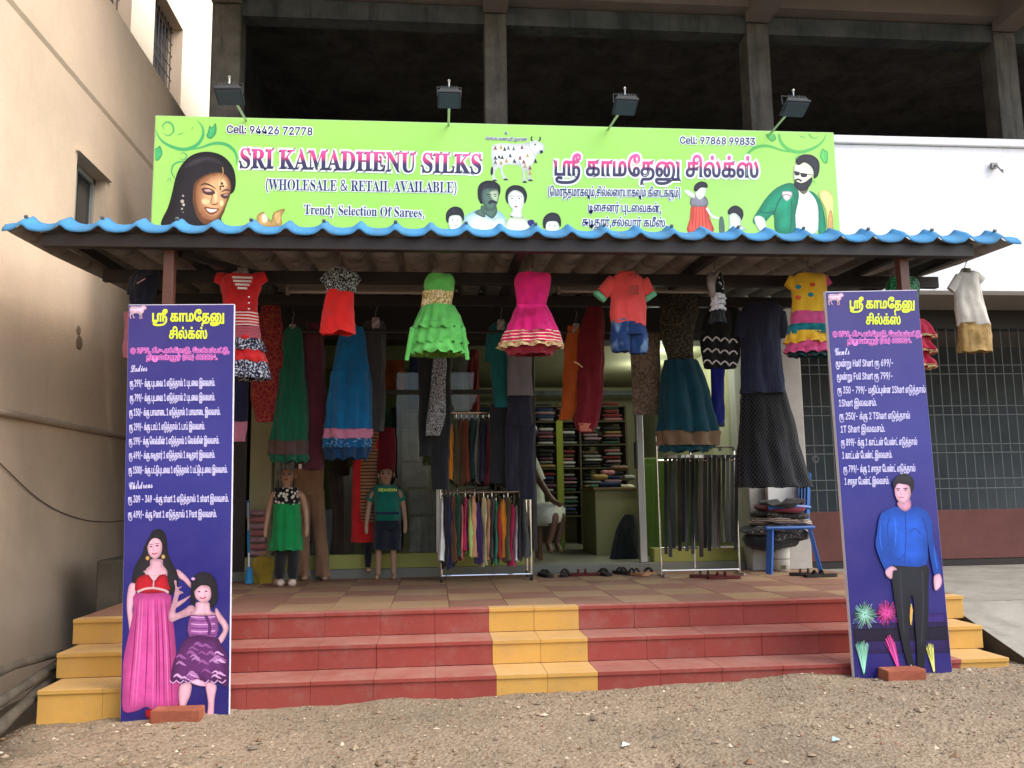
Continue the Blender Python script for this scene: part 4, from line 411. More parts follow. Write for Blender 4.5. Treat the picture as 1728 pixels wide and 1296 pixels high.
class Print:
    """flat print: coloured regions on a surface, traced in crop coordinates (ox,oy,scale)"""
    def __init__(s, pl, ox, oy, sc, lift=.001): s.pl, s.o, s.sc = pl, (ox, oy), sc; s.mb = MB(); s.mats = []; s.z = lift; s.clip = None; s.tone = {}
    def P(s, x, y): 
        x, y = s.o[0]+x/s.sc, s.o[1]+y/s.sc
        if s.clip: x = max(s.clip[0], min(s.clip[2], x)); y = max(s.clip[1], min(s.clip[3], y))
        return s.pl.at(x, y, s.z)
    def mi(s, m):
        m = toned(m)
        if m not in s.mats: s.mats.append(m)
        return s.mats.index(m)
    def reg(s, m, *c, smooth=True, edge=None, lo=.62, hi=1.12):
        pts = [(c[i], c[i+1]) for i in range(0, len(c), 2)]
        if smooth: pts = crv(pts, 3)
        xs = [p[0] for p in pts]; ys = [p[1] for p in pts]; w_, h_ = max(xs)-min(xs), max(ys)-min(ys); st = max(min(w_, h_)/9, 5.0, math.sqrt(w_*h_/900)); q = [Vector(p) for p in pts]; n = len(q)
        grid = []; x = min(xs)+st/2
        while x < max(xs):
            y = min(ys)+st/2
            while y < max(ys):
                grid.append(Vector((x+st*.2*math.sin(y), y+st*.2*math.sin(x*1.7)))); y += st
            x += st
        try: v2, _, f2, _, _, _ = geometry.delaunay_2d_cdt(q+grid, [], [list(range(n))], 1, 1e-4)
        except Exception: v2, f2 = q, [tuple(t) for t in geometry.tessellate_polygon([[Vector((p[0], p[1], 0)) for p in pts]])]
        E_ = edge or max(6.0, min(w_, h_)*.22); cx = sum(xs)/n; o = len(s.mb.v)
        for i, p in enumerate(v2):
            d = min((p-a.lerp(b_, max(0, min(1, (p-a).dot(b_-a)/max(1e-6, (b_-a).length_squared))))).length for a, b_ in zip(q, q[1:]+q[:1]))
            t = min(1, d/E_); t = t*t*(3-2*t)
            f = mnoise.noise(Vector((p.x*.055, p.y*.014, 3.3)))+.6*mnoise.noise(Vector((p.x*.13, p.y*.05, 8)))
            s.tone[o+i] = (lo+(hi-lo)*t)*(1+.22*f-.10*(p.x-cx)/max(w_, 1))
        s.mb.add([s.P(*p) for p in v2], [tuple(f) for f in f2], s.mi(m)); s.z += .00008; return s
    def line(s, m, wd, *c, smooth=True, taper=False):
        pts = [(c[i], c[i+1]) for i in range(0, len(c), 2)]
        if smooth and len(pts) > 2: pts = crv(pts, 4, False)
        L = []; Rr = []; n = len(pts)
        for i, p in enumerate(pts):
            a, b = pts[max(0, i-1)], pts[min(n-1, i+1)]; dx, dy = b[0]-a[0], b[1]-a[1]; q = math.hypot(dx, dy) or 1
            k = wd/2*(math.sin(math.pi*(i+.6)/(n+.2)) if taper else 1)
            L.append(s.P(p[0]-dy/q*k, p[1]+dx/q*k)); Rr.append(s.P(p[0]+dy/q*k, p[1]-dx/q*k))
        s.mb.add(L+Rr, [(i, i+1, n+i+1, n+i) for i in range(n-1)], s.mi(m)); s.z += .00003; return s
    def ell(s, m, x, y, a, b, rot=0):
        c = []
        for k in range(14):
            t = 2*math.pi*k/14; u, v = a*math.cos(t), b*math.sin(t); c += [x+u*math.cos(rot)-v*math.sin(rot), y+u*math.sin(rot)+v*math.cos(rot)]
        return s.reg(m, *c, smooth=False)
    def build(s, name, parent, label=None):
        o = s.mb.build(name, s.mats, parent); at_ = o.data.attributes.new('tone', 'FLOAT', 'POINT'); at_.data.foreach_set('value', [s.tone.get(i, 1.0) for i in range(len(s.mb.v))])
        if label: o['label'] = label
        return o

# ---------------------------------------------------------------- cloth
def wob(seed): 
    r = random.Random(seed); return [(r.choice((2, 3, 5, 7)), r.uniform(0, 6.28), r.uniform(.3, 1)) for _ in range(3)]
def cloth(name, Y, rows, mat, parent, folds=9, amp=(.0, .08), depth=.5, n=64, sub=5, hem=0, seed=1, ruffle=0, label=None, cap=False, smooth=True, ang=None):
    """rows: (py, xl, xr) down the garment, in photograph pixels at distance Y"""
    rw = crv([tuple(map(float, r)) for r in rows], sub, False); rings = []; W = wob(seed); m = len(rw)
    for i, (y, a, b) in enumerate(rw):
        L, Q = at(a, y, Y), at(b, y, Y); c = (L+Q)/2; hw = (Q.x-L.x)/2; hz = (Q.z-L.z)/2; t = i/(m-1); A = amp[0]+(amp[1]-amp[0])*t; ring = []
        for k in range(n):
            th = 2*math.pi*k/n
            f = math.sin(folds*th+seed+.6*math.sin(3*t+seed)) * .7 + .3*math.sin(folds*1.9*th+seed*2)
            s2 = sum(q[2]*math.sin(q[0]*th+q[1]+t*2) for q in W)/3
            rr = 1 + A*(f+.5*s2)
            x = hw*math.cos(th)*rr; yy = hw*depth*math.sin(th)*(1+A*2*(f+.5*s2)) + .006*math.sin(9*t+3*math.cos(th)+seed)
            z = hz*math.cos(th)
            if i >= m-2 and hem: z += hem*(f*.6+s2*.5)*(1 if i == m-1 else .5)
            cr = mnoise.noise(Vector((x*11+seed, z*2+(c.z)*6, seed*3.1+yy*5)))*.6+mnoise.noise(Vector((x*26, (c.z)*22+x*9, seed*1.7)))*.4
            k2 = (.012+A*.10)*cr; ring.append(c+Vector((x+math.cos(th)*k2+.006*math.sin(c.z*7+seed), yy+math.sin(th)*k2*1.6, z)))
        rings.append(ring)
    o = MB().loft(rings, 0, cap, False).build(name, mat, parent, loc=None if parent else tuple(rings[-1][0]), smooth=smooth)
    if label: o['label'] = label
    return o
def sleeve(name, Y, p0, p1, r0, r1, mat, parent, n=20, depth=.55):
    a, b = at(*p0, Y), at(*p1, Y); sc = Y/FPX; d = (b-a).normalized(); side = Vector((-d.z, 0, d.x)); rings = []
    for i in range(6):
        t = i/5; c = a.lerp(b, t); r = (r0+(r1-r0)*t)*sc
        rings.append([c + side*math.cos(2*math.pi*k/n)*r*(1+.03*math.sin(5*k+i)) + Vector((0, 1, 0))*math.sin(2*math.pi*k/n)*r*depth for k in range(n)])
    return MB().loft(rings, 0, True, False).build(name, mat, parent, smooth=True)
def form(Y, x, y, wn, ws, h, mat, parent, hook=None):
    """moulded half-torso hanger: neck stump and shoulders above the garment, with a wire hook to the beam"""
    rows = [(y-h, x-wn*.8, x+wn*.8), (y-h*.6, x-wn, x+wn), (y-h*.15, x-wn*1.05, x+wn*1.05), (y+h*.25, x-ws*.62, x+ws*.62), (y+h*.7, x-ws*.6, x+ws*.6), (y+h*1.0, x-ws*.4, x+ws*.4)]
    o = cloth('hanger_form', Y, rows, mat, parent, 3, (0, 0), .5, 24, 3, cap=True)
    top = at(x, y-h, Y)
    MB().tube([top+Vector((0, 0, -.02)), top+Vector((0, 0, .05)), top+Vector((.012, 0, .075)), top+Vector((0, 0, .1))], .003, 6).build('hook', M_wire, parent)
    return o
def skin_body(name, J, E, mat, parent, sub=2):
    """J: name -> (x,y,z,r) world; E: edges; one continuous grown surface"""
    ks = list(J); base = rootloc(parent); me = bpy.data.meshes.new(name)
    me.from_pydata([Vector(J[k][:3])-base for k in ks], [(ks.index(a), ks.index(b)) for a, b in E], [])
    me.materials.append(mat); o = link(name, me, parent); sk = o.modifiers.new('skin', 'SKIN'); sk.use_smooth_shade = True
    sv = me.skin_vertices[0] if me.skin_vertices else None
    if sv is None:
        bpy.context.view_layer.objects.active = o; sv = me.skin_vertices[0]
    for i, k in enumerate(ks):
        r = J[k][3]; sv.data[i].radius = (r, r) if not isinstance(r, tuple) else r; sv.data[i].use_root = (i == 0)
    s = o.modifiers.new('sub', 'SUBSURF'); s.levels = sub; s.render_levels = sub
    return o
# ================================================================ materials of the place
M_wire = flat('dull_wire', C(120, 120, 118), .4, metal=.8)
M_peach = stained('peach_paint', C(226, 196, 165, .84), C(208, 176, 146, .8), .8, 30, .92, .7, .25, C(128, 108, 88, .8))
def peach():
    n = N('peach_paint'); a = n.noise(.8, 6, .65); b = n.noise(35, 5, .7); st = n.noise(3, 5, .65, n.coord(sc=(3, 2.2, .3))); big = n.noise(.9, 5, .6); sp = n.n('ShaderNodeSeparateXYZ'); n.l(n.tc.outputs['Object'], sp.inputs[0])
    col = n.mix(n.ramp(a, [(.35, BL), (.68, WH)]), C(222, 198, 172, .9), C(206, 184, 160, .86))
    col = n.mix(n.ramp(st, [(.58, BL), (.85, (.3,)*3+(1,))]), col, C(168, 150, 130, .8))
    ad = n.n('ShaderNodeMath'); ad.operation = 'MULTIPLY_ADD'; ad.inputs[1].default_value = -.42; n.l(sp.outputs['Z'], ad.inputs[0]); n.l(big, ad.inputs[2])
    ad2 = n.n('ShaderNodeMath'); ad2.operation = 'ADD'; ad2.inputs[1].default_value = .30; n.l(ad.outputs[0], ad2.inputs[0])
    col = n.mix(n.ramp(ad2.outputs[0], [(.0, BL), (.6, (.5,)*3+(1,))]), col, C(140, 128, 114, .8))  # wall darkens towards the ground: grime, with shade painted in as well
    return n.out(col, .93, b, .35, .01, Specular_IOR_Level=.15)
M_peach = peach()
M_sunlit = stained('sunlit_wall_paint', C(250, 240, 214, .92), C(244, 230, 200, .9), 1.0, 30, .9, .2, .15)  # sunlight on the upper wall put into a paler wall colour
M_white = stained('white_paint', C(248, 249, 250, .95), C(242, 244, 246, .93), .7, 25, .85, .5, .15, C(196, 196, 190))
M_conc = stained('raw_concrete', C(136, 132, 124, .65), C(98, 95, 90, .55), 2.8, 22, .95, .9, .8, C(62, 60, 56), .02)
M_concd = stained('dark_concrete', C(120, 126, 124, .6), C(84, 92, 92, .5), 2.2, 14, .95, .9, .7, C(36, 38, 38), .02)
M_soffit = stained('soffit_plaster', C(150, 140, 130, .8), C(136, 126, 118, .8), 1.5, 25, .95, .5, .3)
M_ramp = stained('worn_cement', C(176, 172, 160, .75), C(150, 146, 134, .7), 2.2, 26, .92, .5, .4, C(110, 106, 96))
M_moss = stained('mossy_cement', C(120, 112, 96, .6), C(84, 84, 70, .45), 2.5, 22, .95, .9, .5, C(44, 46, 38))
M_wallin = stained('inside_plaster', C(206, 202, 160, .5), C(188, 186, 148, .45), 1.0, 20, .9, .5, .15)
M_steel = flat('brown_painted_steel', C(110, 72, 60, .6), .5, .2, .4, bump=.2)
M_steeld = flat('dark_painted_steel', C(56, 48, 46, .4), .55, .2, .4, bump=.2)
M_alu = flat('aluminium', C(190, 190, 186), .35, .05, .5, metal=.7)
M_chrome = flat('chrome_tube', C(215, 215, 215), .2, .03, .5, metal=1)
M_black = flat('black_plastic', C(34, 34, 34), .5)
def thinglass():
    n = N('window_glass'); m = n.m; t = n.t; tr = n.n('ShaderNodeBsdfTransparent'); gl = n.n('ShaderNodeBsdfGlossy'); mx = n.n('ShaderNodeMixShader')
    gl.inputs['Roughness'].default_value = .02; tr.inputs[0].default_value = (.86, .9, .86, 1)
    fr = n.n('ShaderNodeFresnel'); fr.inputs[0].default_value = 1.45
    n.l(fr.outputs[0], mx.inputs[0]); n.l(tr.outputs[0], mx.inputs[1]); n.l(gl.outputs[0], mx.inputs[2])
    n.l(mx.outputs[0], t.nodes['Material Output'].inputs[0]); return m
M_glass = thinglass()
M_darkglass = flat('dark_window_glass', C(52, 60, 66, .6), .12, .2, .6)

# ================================================================ ground
def gz(x, y):
    z = .135 + .022*max(-3, min(4, x)) if x > -2.06 else .09 - min(.16, (-2.06-x)*.55)
    z += -.03*max(0, 4.6-y) - .02*max(0, 3-y)
    if y > 5: z -= .02
    if 4.4 < y < 4.75: z += .03*max(0, mnoise.noise(Vector((x*2.3, 7.7, 0)))+.15)*(y-4.4)/.3
    return z + .022*mnoise.noise(Vector((x*1.3, y*1.3, 0))) + .012*mnoise.noise(Vector((x*4, y*4, 3)))
def soil():
    n = N('dry_gravelly_soil'); a = n.noise(1.1, 6, .65); b = n.noise(28, 6, .75); v = n.vor(55); v2 = n.vor(140)
    col = n.mix(n.ramp(a, [(.35, BL), (.65, WH)]), C(174, 156, 132, .78), C(152, 140, 120, .72))
    col = n.mix(n.ramp(b, [(.34, (.8,)*3+(1,)), (.54, BL)]), col, C(126, 108, 88, .7))
    col = n.mix(n.ramp(v, [(.1, (.4,)*3+(1,)), (.3, BL)]), col, C(196, 178, 150, .75))
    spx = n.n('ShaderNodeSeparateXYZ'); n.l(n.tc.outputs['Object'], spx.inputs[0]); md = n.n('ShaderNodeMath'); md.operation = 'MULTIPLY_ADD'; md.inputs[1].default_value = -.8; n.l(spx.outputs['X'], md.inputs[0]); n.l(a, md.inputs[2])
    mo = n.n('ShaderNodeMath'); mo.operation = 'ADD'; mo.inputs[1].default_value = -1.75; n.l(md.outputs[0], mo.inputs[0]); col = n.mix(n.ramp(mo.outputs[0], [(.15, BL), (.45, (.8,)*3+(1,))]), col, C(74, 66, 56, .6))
    col = n.mix(n.ramp(n.noise(90, 3), [(.55, BL), (.7, (.7,)*3+(1,))]), col, C(112, 96, 80, .65))
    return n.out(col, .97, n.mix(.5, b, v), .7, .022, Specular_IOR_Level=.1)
M_soil = soil()
def ground():
    vs, fs, ids = [], [], {}
    xs = [-60, -20, -8] + [-4+.06*i for i in range(175)] + [10, 24, 60]; ys = [-60, -20, -6, 0, 1.5] + [2.2+.05*i for i in range(86)] + [8, 14, 30, 70]
    for j, y in enumerate(ys):
        for i, x in enumerate(xs):
            z = gz(x, y) + (.008*mnoise.noise(Vector((x*14, y*14, 9))) + .006*mnoise.noise(Vector((x*35, y*35, 2))) if 2 < y < 6 else 0)
            vs.append((x, y, z - (.03 if y > 6.6 else 0)))
    nx = len(xs)
    for j in range(len(ys)-1):
        for i in range(nx-1): a = j*nx+i; fs.append((a, a+1, a+nx+1, a+nx))
    return tag(MB().add(vs, fs).build('ground', M_soil, smooth=True), 'dry brown gravelly dirt in front of the steps', kind='structure')
ground()
def stones(name, n, smin, smax, mats, box, seed, label):
    r = random.Random(seed); mb = MB(); T = [(0, 0, 1), (.9, 0, 0), (.28, .85, 0), (-.73, .53, 0), (-.73, -.53, 0), (.28, -.85, 0), (0, 0, -1)]
    F = [(0, 1, 2), (0, 2, 3), (0, 3, 4), (0, 4, 5), (0, 5, 1), (6, 2, 1), (6, 3, 2), (6, 4, 3), (6, 5, 4), (6, 1, 5)]
    for _ in range(n):
        x = r.uniform(box[0], box[2]); y = box[1] + (box[3]-box[1])*r.random()**.8; s = smin*(smax/smin)**(r.random()**2.6); a = r.uniform(0, 6.3); z = gz(x, y)+s*.12
        sq = (r.uniform(.7, 1.4), r.uniform(.6, 1.1), r.uniform(.35, .75)); ca, sa = math.cos(a), math.sin(a); vs = []
        for t in T:
            q = [t[i]*sq[i]*s*r.uniform(.7, 1.2) for i in range(3)]; vs.append((x+q[0]*ca-q[1]*sa, y+q[0]*sa+q[1]*ca, z+q[2]))
        mb.add(vs, F, r.randrange(len(mats)))
    tag(mb.build(name, mats), label, kind='stuff')
ST = [flat('stone_tan', C(166, 148, 124, .74), .95), flat('stone_grey', C(136, 124, 106, .68), .95), flat('stone_pale', C(204, 190, 166, .78), .9), flat('stone_brown', C(140, 116, 92, .75), .95), flat('stone_red', C(160, 112, 88, .7), .95)]
stones('gravel', 15000, .003, .011, ST[:2]+ST[3:4]+ST[:2]+ST[:2]+ST[3:4]+ST[:1]+ST[2:5], (-2.3, 2.9, 4.3, 4.70), 3, 'small loose gravel strewn over the dirt')
stones('pebbles', 700, .009, .028, ST[:2]+ST[:2]+ST[3:4]+ST[:3], (-2.2, 3.0, 4.2, 4.66), 5, 'larger pale pebbles scattered on the dirt')

# ================================================================ porch with three tiled steps
def tilemat(name, c, c2, dust=.85):
    n = N(name); rnd = n.n('ShaderNodeObjectInfo'); a = n.noise(5, 5, .65); b = n.noise(60, 4); st = n.noise(4, 5, .7, n.coord(sc=(1, 1, 2.5)))
    col = n.mix(a, c, c2); col = n.mix(n.ramp(rnd.outputs['Random'], [(0, BL), (1, (.45,)*3+(1,))]), col, dk(c, .72))
    geo = n.n('ShaderNodeNewGeometry'); sn = n.n('ShaderNodeSeparateXYZ'); n.l(geo.outputs['Normal'], sn.inputs[0]); du = n.n('ShaderNodeMath'); du.operation = 'MULTIPLY'; n.l(sn.outputs['Z'], du.inputs[0]); n.l(n.ramp(n.noise(7, 5, .7), [(.25, (dust*.3,)*3+(1,)), (.7, (dust,)*3+(1,))]), du.inputs[1]); du.use_clamp = True
    world = n.noise(3.2, 6, .72, geo.outputs['Position']); fine = n.noise(26, 5, .75, geo.outputs['Position'])
    col = n.mix(du.outputs[0], col, n.mix(.5, dk(c, 1.0), C(188, 168, 150, .8)))
    col = n.mix(n.ramp(world, [(.50, BL), (.70, (.28,)*3+(1,))]), col, C(170, 150, 136, .78))
    col = n.mix(n.ramp(fine, [(.58, BL), (.72, (.35,)*3+(1,))]), col, C(150, 138, 126, .7))
    col = n.mix(n.ramp(n.noise(2.1, 5), [(.45, BL), (.8, (.5,)*3+(1,))]), col, dk(c, .55))
    return n.out(col, .72, b, .25, .003, Specular_IOR_Level=.3)
M_tr = tilemat('red_oxide_tile', C(166, 74, 64, .82), C(150, 68, 62, .78)); M_ty = tilemat('yellow_oxide_tile', C(218, 172, 86, .88), C(204, 156, 80, .82))
M_tm = tilemat('maroon_floor_tile', C(152, 106, 86, .72), C(140, 96, 80, .7), .3); M_to = tilemat('ochre_floor_tile', C(176, 144, 106, .72), C(162, 130, 96, .7), .3)
DZ, XL, XR = .525, -2.085, 3.362
ENDS = [(-2.085, 3.362), (-2.048, 3.285), (-2.014, 3.238)]
porch = thing('porch', 'tiled shop porch with three red and yellow steps', 'porch', (0.6, 5, 0), kind='structure')
NOSE = [(5.30, DZ), (5.01, .383), (4.72, .25)]
MB().box((XL+.012, 5.32, -.1), (XR-.012, 7.5, DZ-.022)).box((ENDS[1][0]+.012, 5.03, -.1), (ENDS[1][1]-.012, 5.32, .383-.022)).box((ENDS[2][0]+.012, 4.74, -.1), (ENDS[2][1]-.012, 5.03, .25-.022)).build('masonry_core', M_tr, porch)
def cuts(a, b, n): return [(a+(b-a)*i/n, a+(b-a)*(i+1)/n) for i in range(n)]
SEGX = [(x, M_ty) for x in cuts(XL, -1.3, 2)] + [(x, M_tr) for x in cuts(-1.3, .33, 5)] + [(x, M_ty) for x in cuts(.33, .88, 2)] + [(x, M_tr) for x in cuts(.88, 2.95, 6)] + [(XX, M_ty) for XX in [(2.95, XR)]]
for si, (yn, zn) in enumerate(NOSE):
    zb = (NOSE[si+1][1] if si < 2 else -.02)
    for (a, b), m in SEGX:
        a = ENDS[si][0] if a == XL else a; b = ENDS[si][1] if b == XR else b
        g = .0006; j = random.uniform(-.002, .002)
        part('riser_tile', m, porch, (a+g, yn+j, zb+.002), (b-g, yn+.03, zn-.022), .0012)
        part('tread_tile' if si else 'nosing_tile', m, porch, (a+g, yn-.009+j, zn-.022), (b-g, (NOSE[si-1][0]-.001) if si else yn+.10, zn+j*.3), .0022)
for j, (y0, y1) in enumerate([(5.403+.352*k, 5.403+.352*(k+1)) for k in range(6)]):
    y1 = min(y1, 7.49)
    for i, (x0, x1) in enumerate(cuts(XL, XR, 15)):
        part('floor_tile', M_tm if (i+j+(random.random() < .06)) % 2 == 0 else M_to, porch, (x0+.002, y0+.002, DZ-.02), (x1-.002, y1-.002, DZ+random.uniform(-.001, .001)))
# side returns of the steps
for (yn, zn), y2, (el, er) in zip(NOSE, (7.45, 5.29, 5.0), ENDS):
    for xa, xb in ((el-.004, el+.011), (er-.011, er+.004)): part('side_plaster', M_moss, porch, (xa, yn+.03, -.05), (xb, y2+.02, zn-.024))

# ================================================================ ramp to the right and strip to the left
M_rs = stained('shaded_ramp_side', C(112, 104, 92, .6), C(90, 84, 74, .55), 2, 20, .95, .8, .5)  # darker cement for the ramp's flank, its shade put into the colour
mb = MB(); x0, x1 = 3.36, 8.0
prof = [(8.4, .462), (5.5, .46), (4.75, .235), (4.35, .13)]
for (ya, za), (yb, zb) in zip(prof, prof[1:]): mb.quad((x0, ya, za), (x0, yb, zb), (x1, yb, zb+.02), (x1, ya, za))
mb.add([(x0, y, z) for y, z in prof]+[(x0, 4.35, -.1), (x0, 8.4, -.1)], [(0, 5, 4, 3, 2, 1)], 1)
mb.quad((x0, 4.35, .13), (x0, 4.35, -.1), (x1, 4.35, -.1), (x1, 4.35, .15), 1)
tag(mb.build('cement_ramp', [M_ramp, M_rs]), 'worn grey cement ramp leading up to the grille gate', kind='structure')
blk = MB().box((-2.44, 6.55, -.05), (-2.12, 7.0, .78)).build('cement_block', M_moss, loc=(-2.28, 6.8, 0), bevel=.02)
tag(blk, 'mossy cement stump between porch end and peach wall', 'cement block')
M_pole = stained('weathered_pole', C(116, 108, 94, .6), C(84, 78, 68, .5), 6, 40, .9, .5, .5)
for lab, pts, r in (('uppermost grey pole lying along the peach wall', [(-20, 1142), (40, 1118), (104, 1103)], .022),
                    ('middle grey pole lying between two others beside the steps', [(-10, 1190), (50, 1152), (100, 1118)], .026),
                    ('lowest grey pole on the dirt beside the yellow steps', [(-10, 1236), (50, 1180), (100, 1135)], .03)):
    ys = (4.35, 4.75, 5.4); p = [at(x, y, ys[i]) for i, (x, y) in enumerate(pts)]
    tag(MB().tube(crv(p, 4, False) if 0 else [Vector(v) for v in crv([tuple(v) for v in p], 4, False)], [r*(1+.12*math.sin(i*1.7)) for i in range(9)], 10).build('wooden_pole', M_pole, loc=tuple(p[1]), smooth=True), lab, 'pole', 'poles stacked left of the steps')
# ================================================================ peach neighbour building
nb = thing('peach_building', 'peach plastered neighbouring house wall on the left', 'building', (-3.2, 7.5, 0))
WX = -2.75
def wall_hole(mb, X, y0, y1, z0, z1, holes, mi=0):
    ys = sorted({y0, y1, *[h[i] for h in holes for i in (0, 1)]}); zs = sorted({z0, z1, *[h[i] for h in holes for i in (2, 3)]})
    for a, b in zip(ys, ys[1:]):
        for c, d in zip(zs, zs[1:]):
            if any(h[0] <= a and b <= h[1] and h[2] <= c and d <= h[3] for h in holes): continue
            mb.quad((X, a, c), (X, a, d), (X, b, d), (X, b, c), mi)
mb = MB(); W1 = (6.62, 7.215, 3.2, 3.895)
wall_hole(mb, WX, -1.5, 14, -.2, 5.44, [W1])
mb.quad((WX, -1.5, 5.44), (WX, 14, 5.44), (-3.26, 14, 5.45), (-3.26, -1.5, 5.45))
a, b, c, d = W1
for q in ([(WX, a, c), (WX, a, d), (WX-.14, a, d), (WX-.14, a, c)], [(WX, b, c), (WX-.14, b, c), (WX-.14, b, d), (WX, b, d)], [(WX, a, d), (WX, b, d), (WX-.14, b, d), (WX-.14, a, d)], [(WX, a, c), (WX-.14, a, c), (WX-.14, b, c), (WX, b, c)]): mb.quad(*q)
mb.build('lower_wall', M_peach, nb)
# slightly proud floor band with a stained groove
mb = MB(); mb.add([(WX, -1.5, 4.43), (WX+.018, -1.5, 4.46), (WX+.02, -1.5, 5.43), (WX, -1.5, 5.44), (WX, 14, 4.43), (WX+.018, 14, 4.46), (WX+.02, 14, 5.43), (WX, 14, 5.44)], [(0, 1, 5, 4), (1, 2, 6, 5), (2, 3, 7, 6)])
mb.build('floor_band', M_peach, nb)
mb = MB(); UX = -3.25; HW = [(9.72, 10.81, 5.5, 7.30), (7.85, 8.98, 5.5, 7.30), (5.9, 7.1, 5.5, 7.3)]
wall_hole(mb, UX, -1.5, 14, 5.3, 9.2, HW, 0)
for a, b, c, d in HW:
    for q in ([(UX, b, c), (UX-.22, b, c), (UX-.22, b, d), (UX, b, d)], [(UX, a, d), (UX, b, d), (UX-.22, b, d), (UX-.22, a, d)], [(UX, a, c), (UX, a, d), (UX-.22, a, d), (UX-.22, a, c)]): mb.quad(*q, 1)
mb.build('upper_wall', [M_sunlit, M_peach], nb)
for a, b, c, d in HW:
    wf = MB().quad((UX-.2, a, c), (UX-.2, a, d), (UX-.2, b, d), (UX-.2, b, c)).build('window', M_darkglass, nb)
    g = MB()
    for k in range(9): y = a+.06+(b-a-.12)*k/8; g.tube([(UX-.13, y, c), (UX-.13, y, d)], .007, 5)
    for k in range(11): z = c+.1+(d-c-.15)*k/10; g.tube([(UX-.13, a, z), (UX-.13, b, z)], .006, 5)
    g.build('grille', M_steeld, wf)
a, b, c, d = W1; fr = MB()
for y in (a+.02, (a+b)/2-.08, b-.02): fr.box((WX-.13, y-.02, c), (WX-.09, y+.02, d))
fr.box((WX-.13, a, d-.05), (WX-.09, b, d-.008)); win = fr.build('window_frame', flat('grey_frame', C(150, 148, 140)), nb)
MB().quad((WX-.115, a, c), (WX-.115, a, d), (WX-.115, b, d), (WX-.115, b, c)).build('pane', M_darkglass, win)
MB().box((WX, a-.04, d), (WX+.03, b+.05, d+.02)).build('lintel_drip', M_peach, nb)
MB().tube([(WX+.028, 3, 1.772), (WX+.028, 5.5, 1.77), (WX+.03, 7.4, 1.765), (WX+.03, 9, 1.765)], .023, 10).build('wall_pipe', stained('painted_pipe', C(200, 180, 156, .8), C(170, 150, 130, .7), 3, 20), nb, smooth=True)
cp = [(-30, 762), (0, 782), (50, 830), (90, 858), (130, 874), (165, 880), (210, 878), (300, 860)]
MB().tube([Vector(v) for v in crv([tuple(atX(x, y, WX+.012)) for x, y in cp], 3, False)], .004, 5).build('cable', flat('dusty_cable', C(92, 84, 74, .7)), nb)
for (x, y, r) in ((133, 557, .05), (134, 578, .075)):
    q = atX(x, y, WX+.004); MB().ball(q, r*.8, 12, 6, 0, (.06, 1, .9)).build('plaster_patch', stained('patch_mortar', C(160, 140, 116, .8), C(140, 122, 100, .75), 6, 30), nb)

# ================================================================ shop building: structure
sb = thing('shop_building', 'unfinished grey concrete building with open upper floor above the shop', 'building', (0.6, 9, 0))
CX = [(-2.261, -1.977), (.55, .785), (3.43, 3.68), (6.30, 6.56)]
for i, (a, b) in enumerate(CX):
    part('column', M_conc, sb, (a, 8.5, 3.16), (b, 8.76, 6.31), .01)
    part('cantilever_beam', M_soffit, sb, (a-.01, 6.2, 6.315), (b+.01, 8.5, 6.70), .01)  # paler than the columns: light from below put into the beam colour
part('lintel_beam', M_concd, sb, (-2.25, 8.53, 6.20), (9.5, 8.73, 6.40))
part('edge_beam', M_soffit, sb, (-2.25, 8.38, 6.425), (9.5, 8.6, 6.62))
part('roof_slab', M_conc, sb, (-2.45, 6.2, 6.71), (9.5, 13.2, 6.85))
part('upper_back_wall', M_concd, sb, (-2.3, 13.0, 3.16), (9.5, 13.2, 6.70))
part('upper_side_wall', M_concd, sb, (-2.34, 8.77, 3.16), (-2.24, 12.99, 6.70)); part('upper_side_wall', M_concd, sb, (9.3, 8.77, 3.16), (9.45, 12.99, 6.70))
part('floor_slab', M_soffit, sb, (-2.3, 7.36, 2.992), (9.5, 13.2, 3.155))
part('parapet', M_white, sb, (-2.2, 7.2, 2.99), (9.5, 7.355, 4.365), .006)
part('parapet_cap', M_white, sb, (-2.22, 7.17, 4.37), (9.5, 7.38, 4.445), .008)
# a wired clamp on the parapet
q = at(1677, 285, 7.19)
MB().tube([q+Vector((-.02, 0, .04)), q+Vector((0, -.05, .01)), q+Vector((.02, -.06, -.03)), q+Vector((.05, -.05, -.05)), q+Vector((.055, -.04, -.02))], .007, 6).box(q+Vector((-.035, -.03, 0)), q+Vector((.02, .0, .05))).build('wire_bracket', M_wire, sb)

# ---- ground floor shop front
YF = 7.5
part('front_plinth', stained('plinth_cement', C(150, 152, 142, .7), C(132, 134, 124, .65), 2, 30), sb, (-1.9, 7.46, DZ-.03), (2.74, 7.6, .60), .005)
part('sill_band', flat('green_yellow_paint', C(168, 170, 92, .7), .7, bump=.1), sb, (-1.58, 7.5, .60), (.86, 7.66, .72), .005)
part('sill_band', MATS['green_yellow_paint'], sb, (1.93, 7.5, .60), (2.74, 7.66, .72), .005)
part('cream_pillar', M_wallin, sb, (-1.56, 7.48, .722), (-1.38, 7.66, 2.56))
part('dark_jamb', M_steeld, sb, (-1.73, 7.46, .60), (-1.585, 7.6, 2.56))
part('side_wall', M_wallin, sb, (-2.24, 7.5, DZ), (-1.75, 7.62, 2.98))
part('shutter_box', M_steeld, sb, (-1.745, 7.40, 2.565), (2.74, 7.72, 2.985), .02)
part('side_pillar', stained('grey_white_pillar', C(196, 192, 186, .75), C(180, 176, 168, .7), 2, 20), sb, (2.75, 7.32, DZ), (3.29, 7.7, 2.985), .008)
M_mull = flat('dark_frame', C(60, 58, 52), .5)
for x in (-.62, .02, .60): part('window_mullion', M_mull if x != .02 else M_alu, sb, (x, 7.52, .722), (x+.05, 7.57, 2.56), .003)
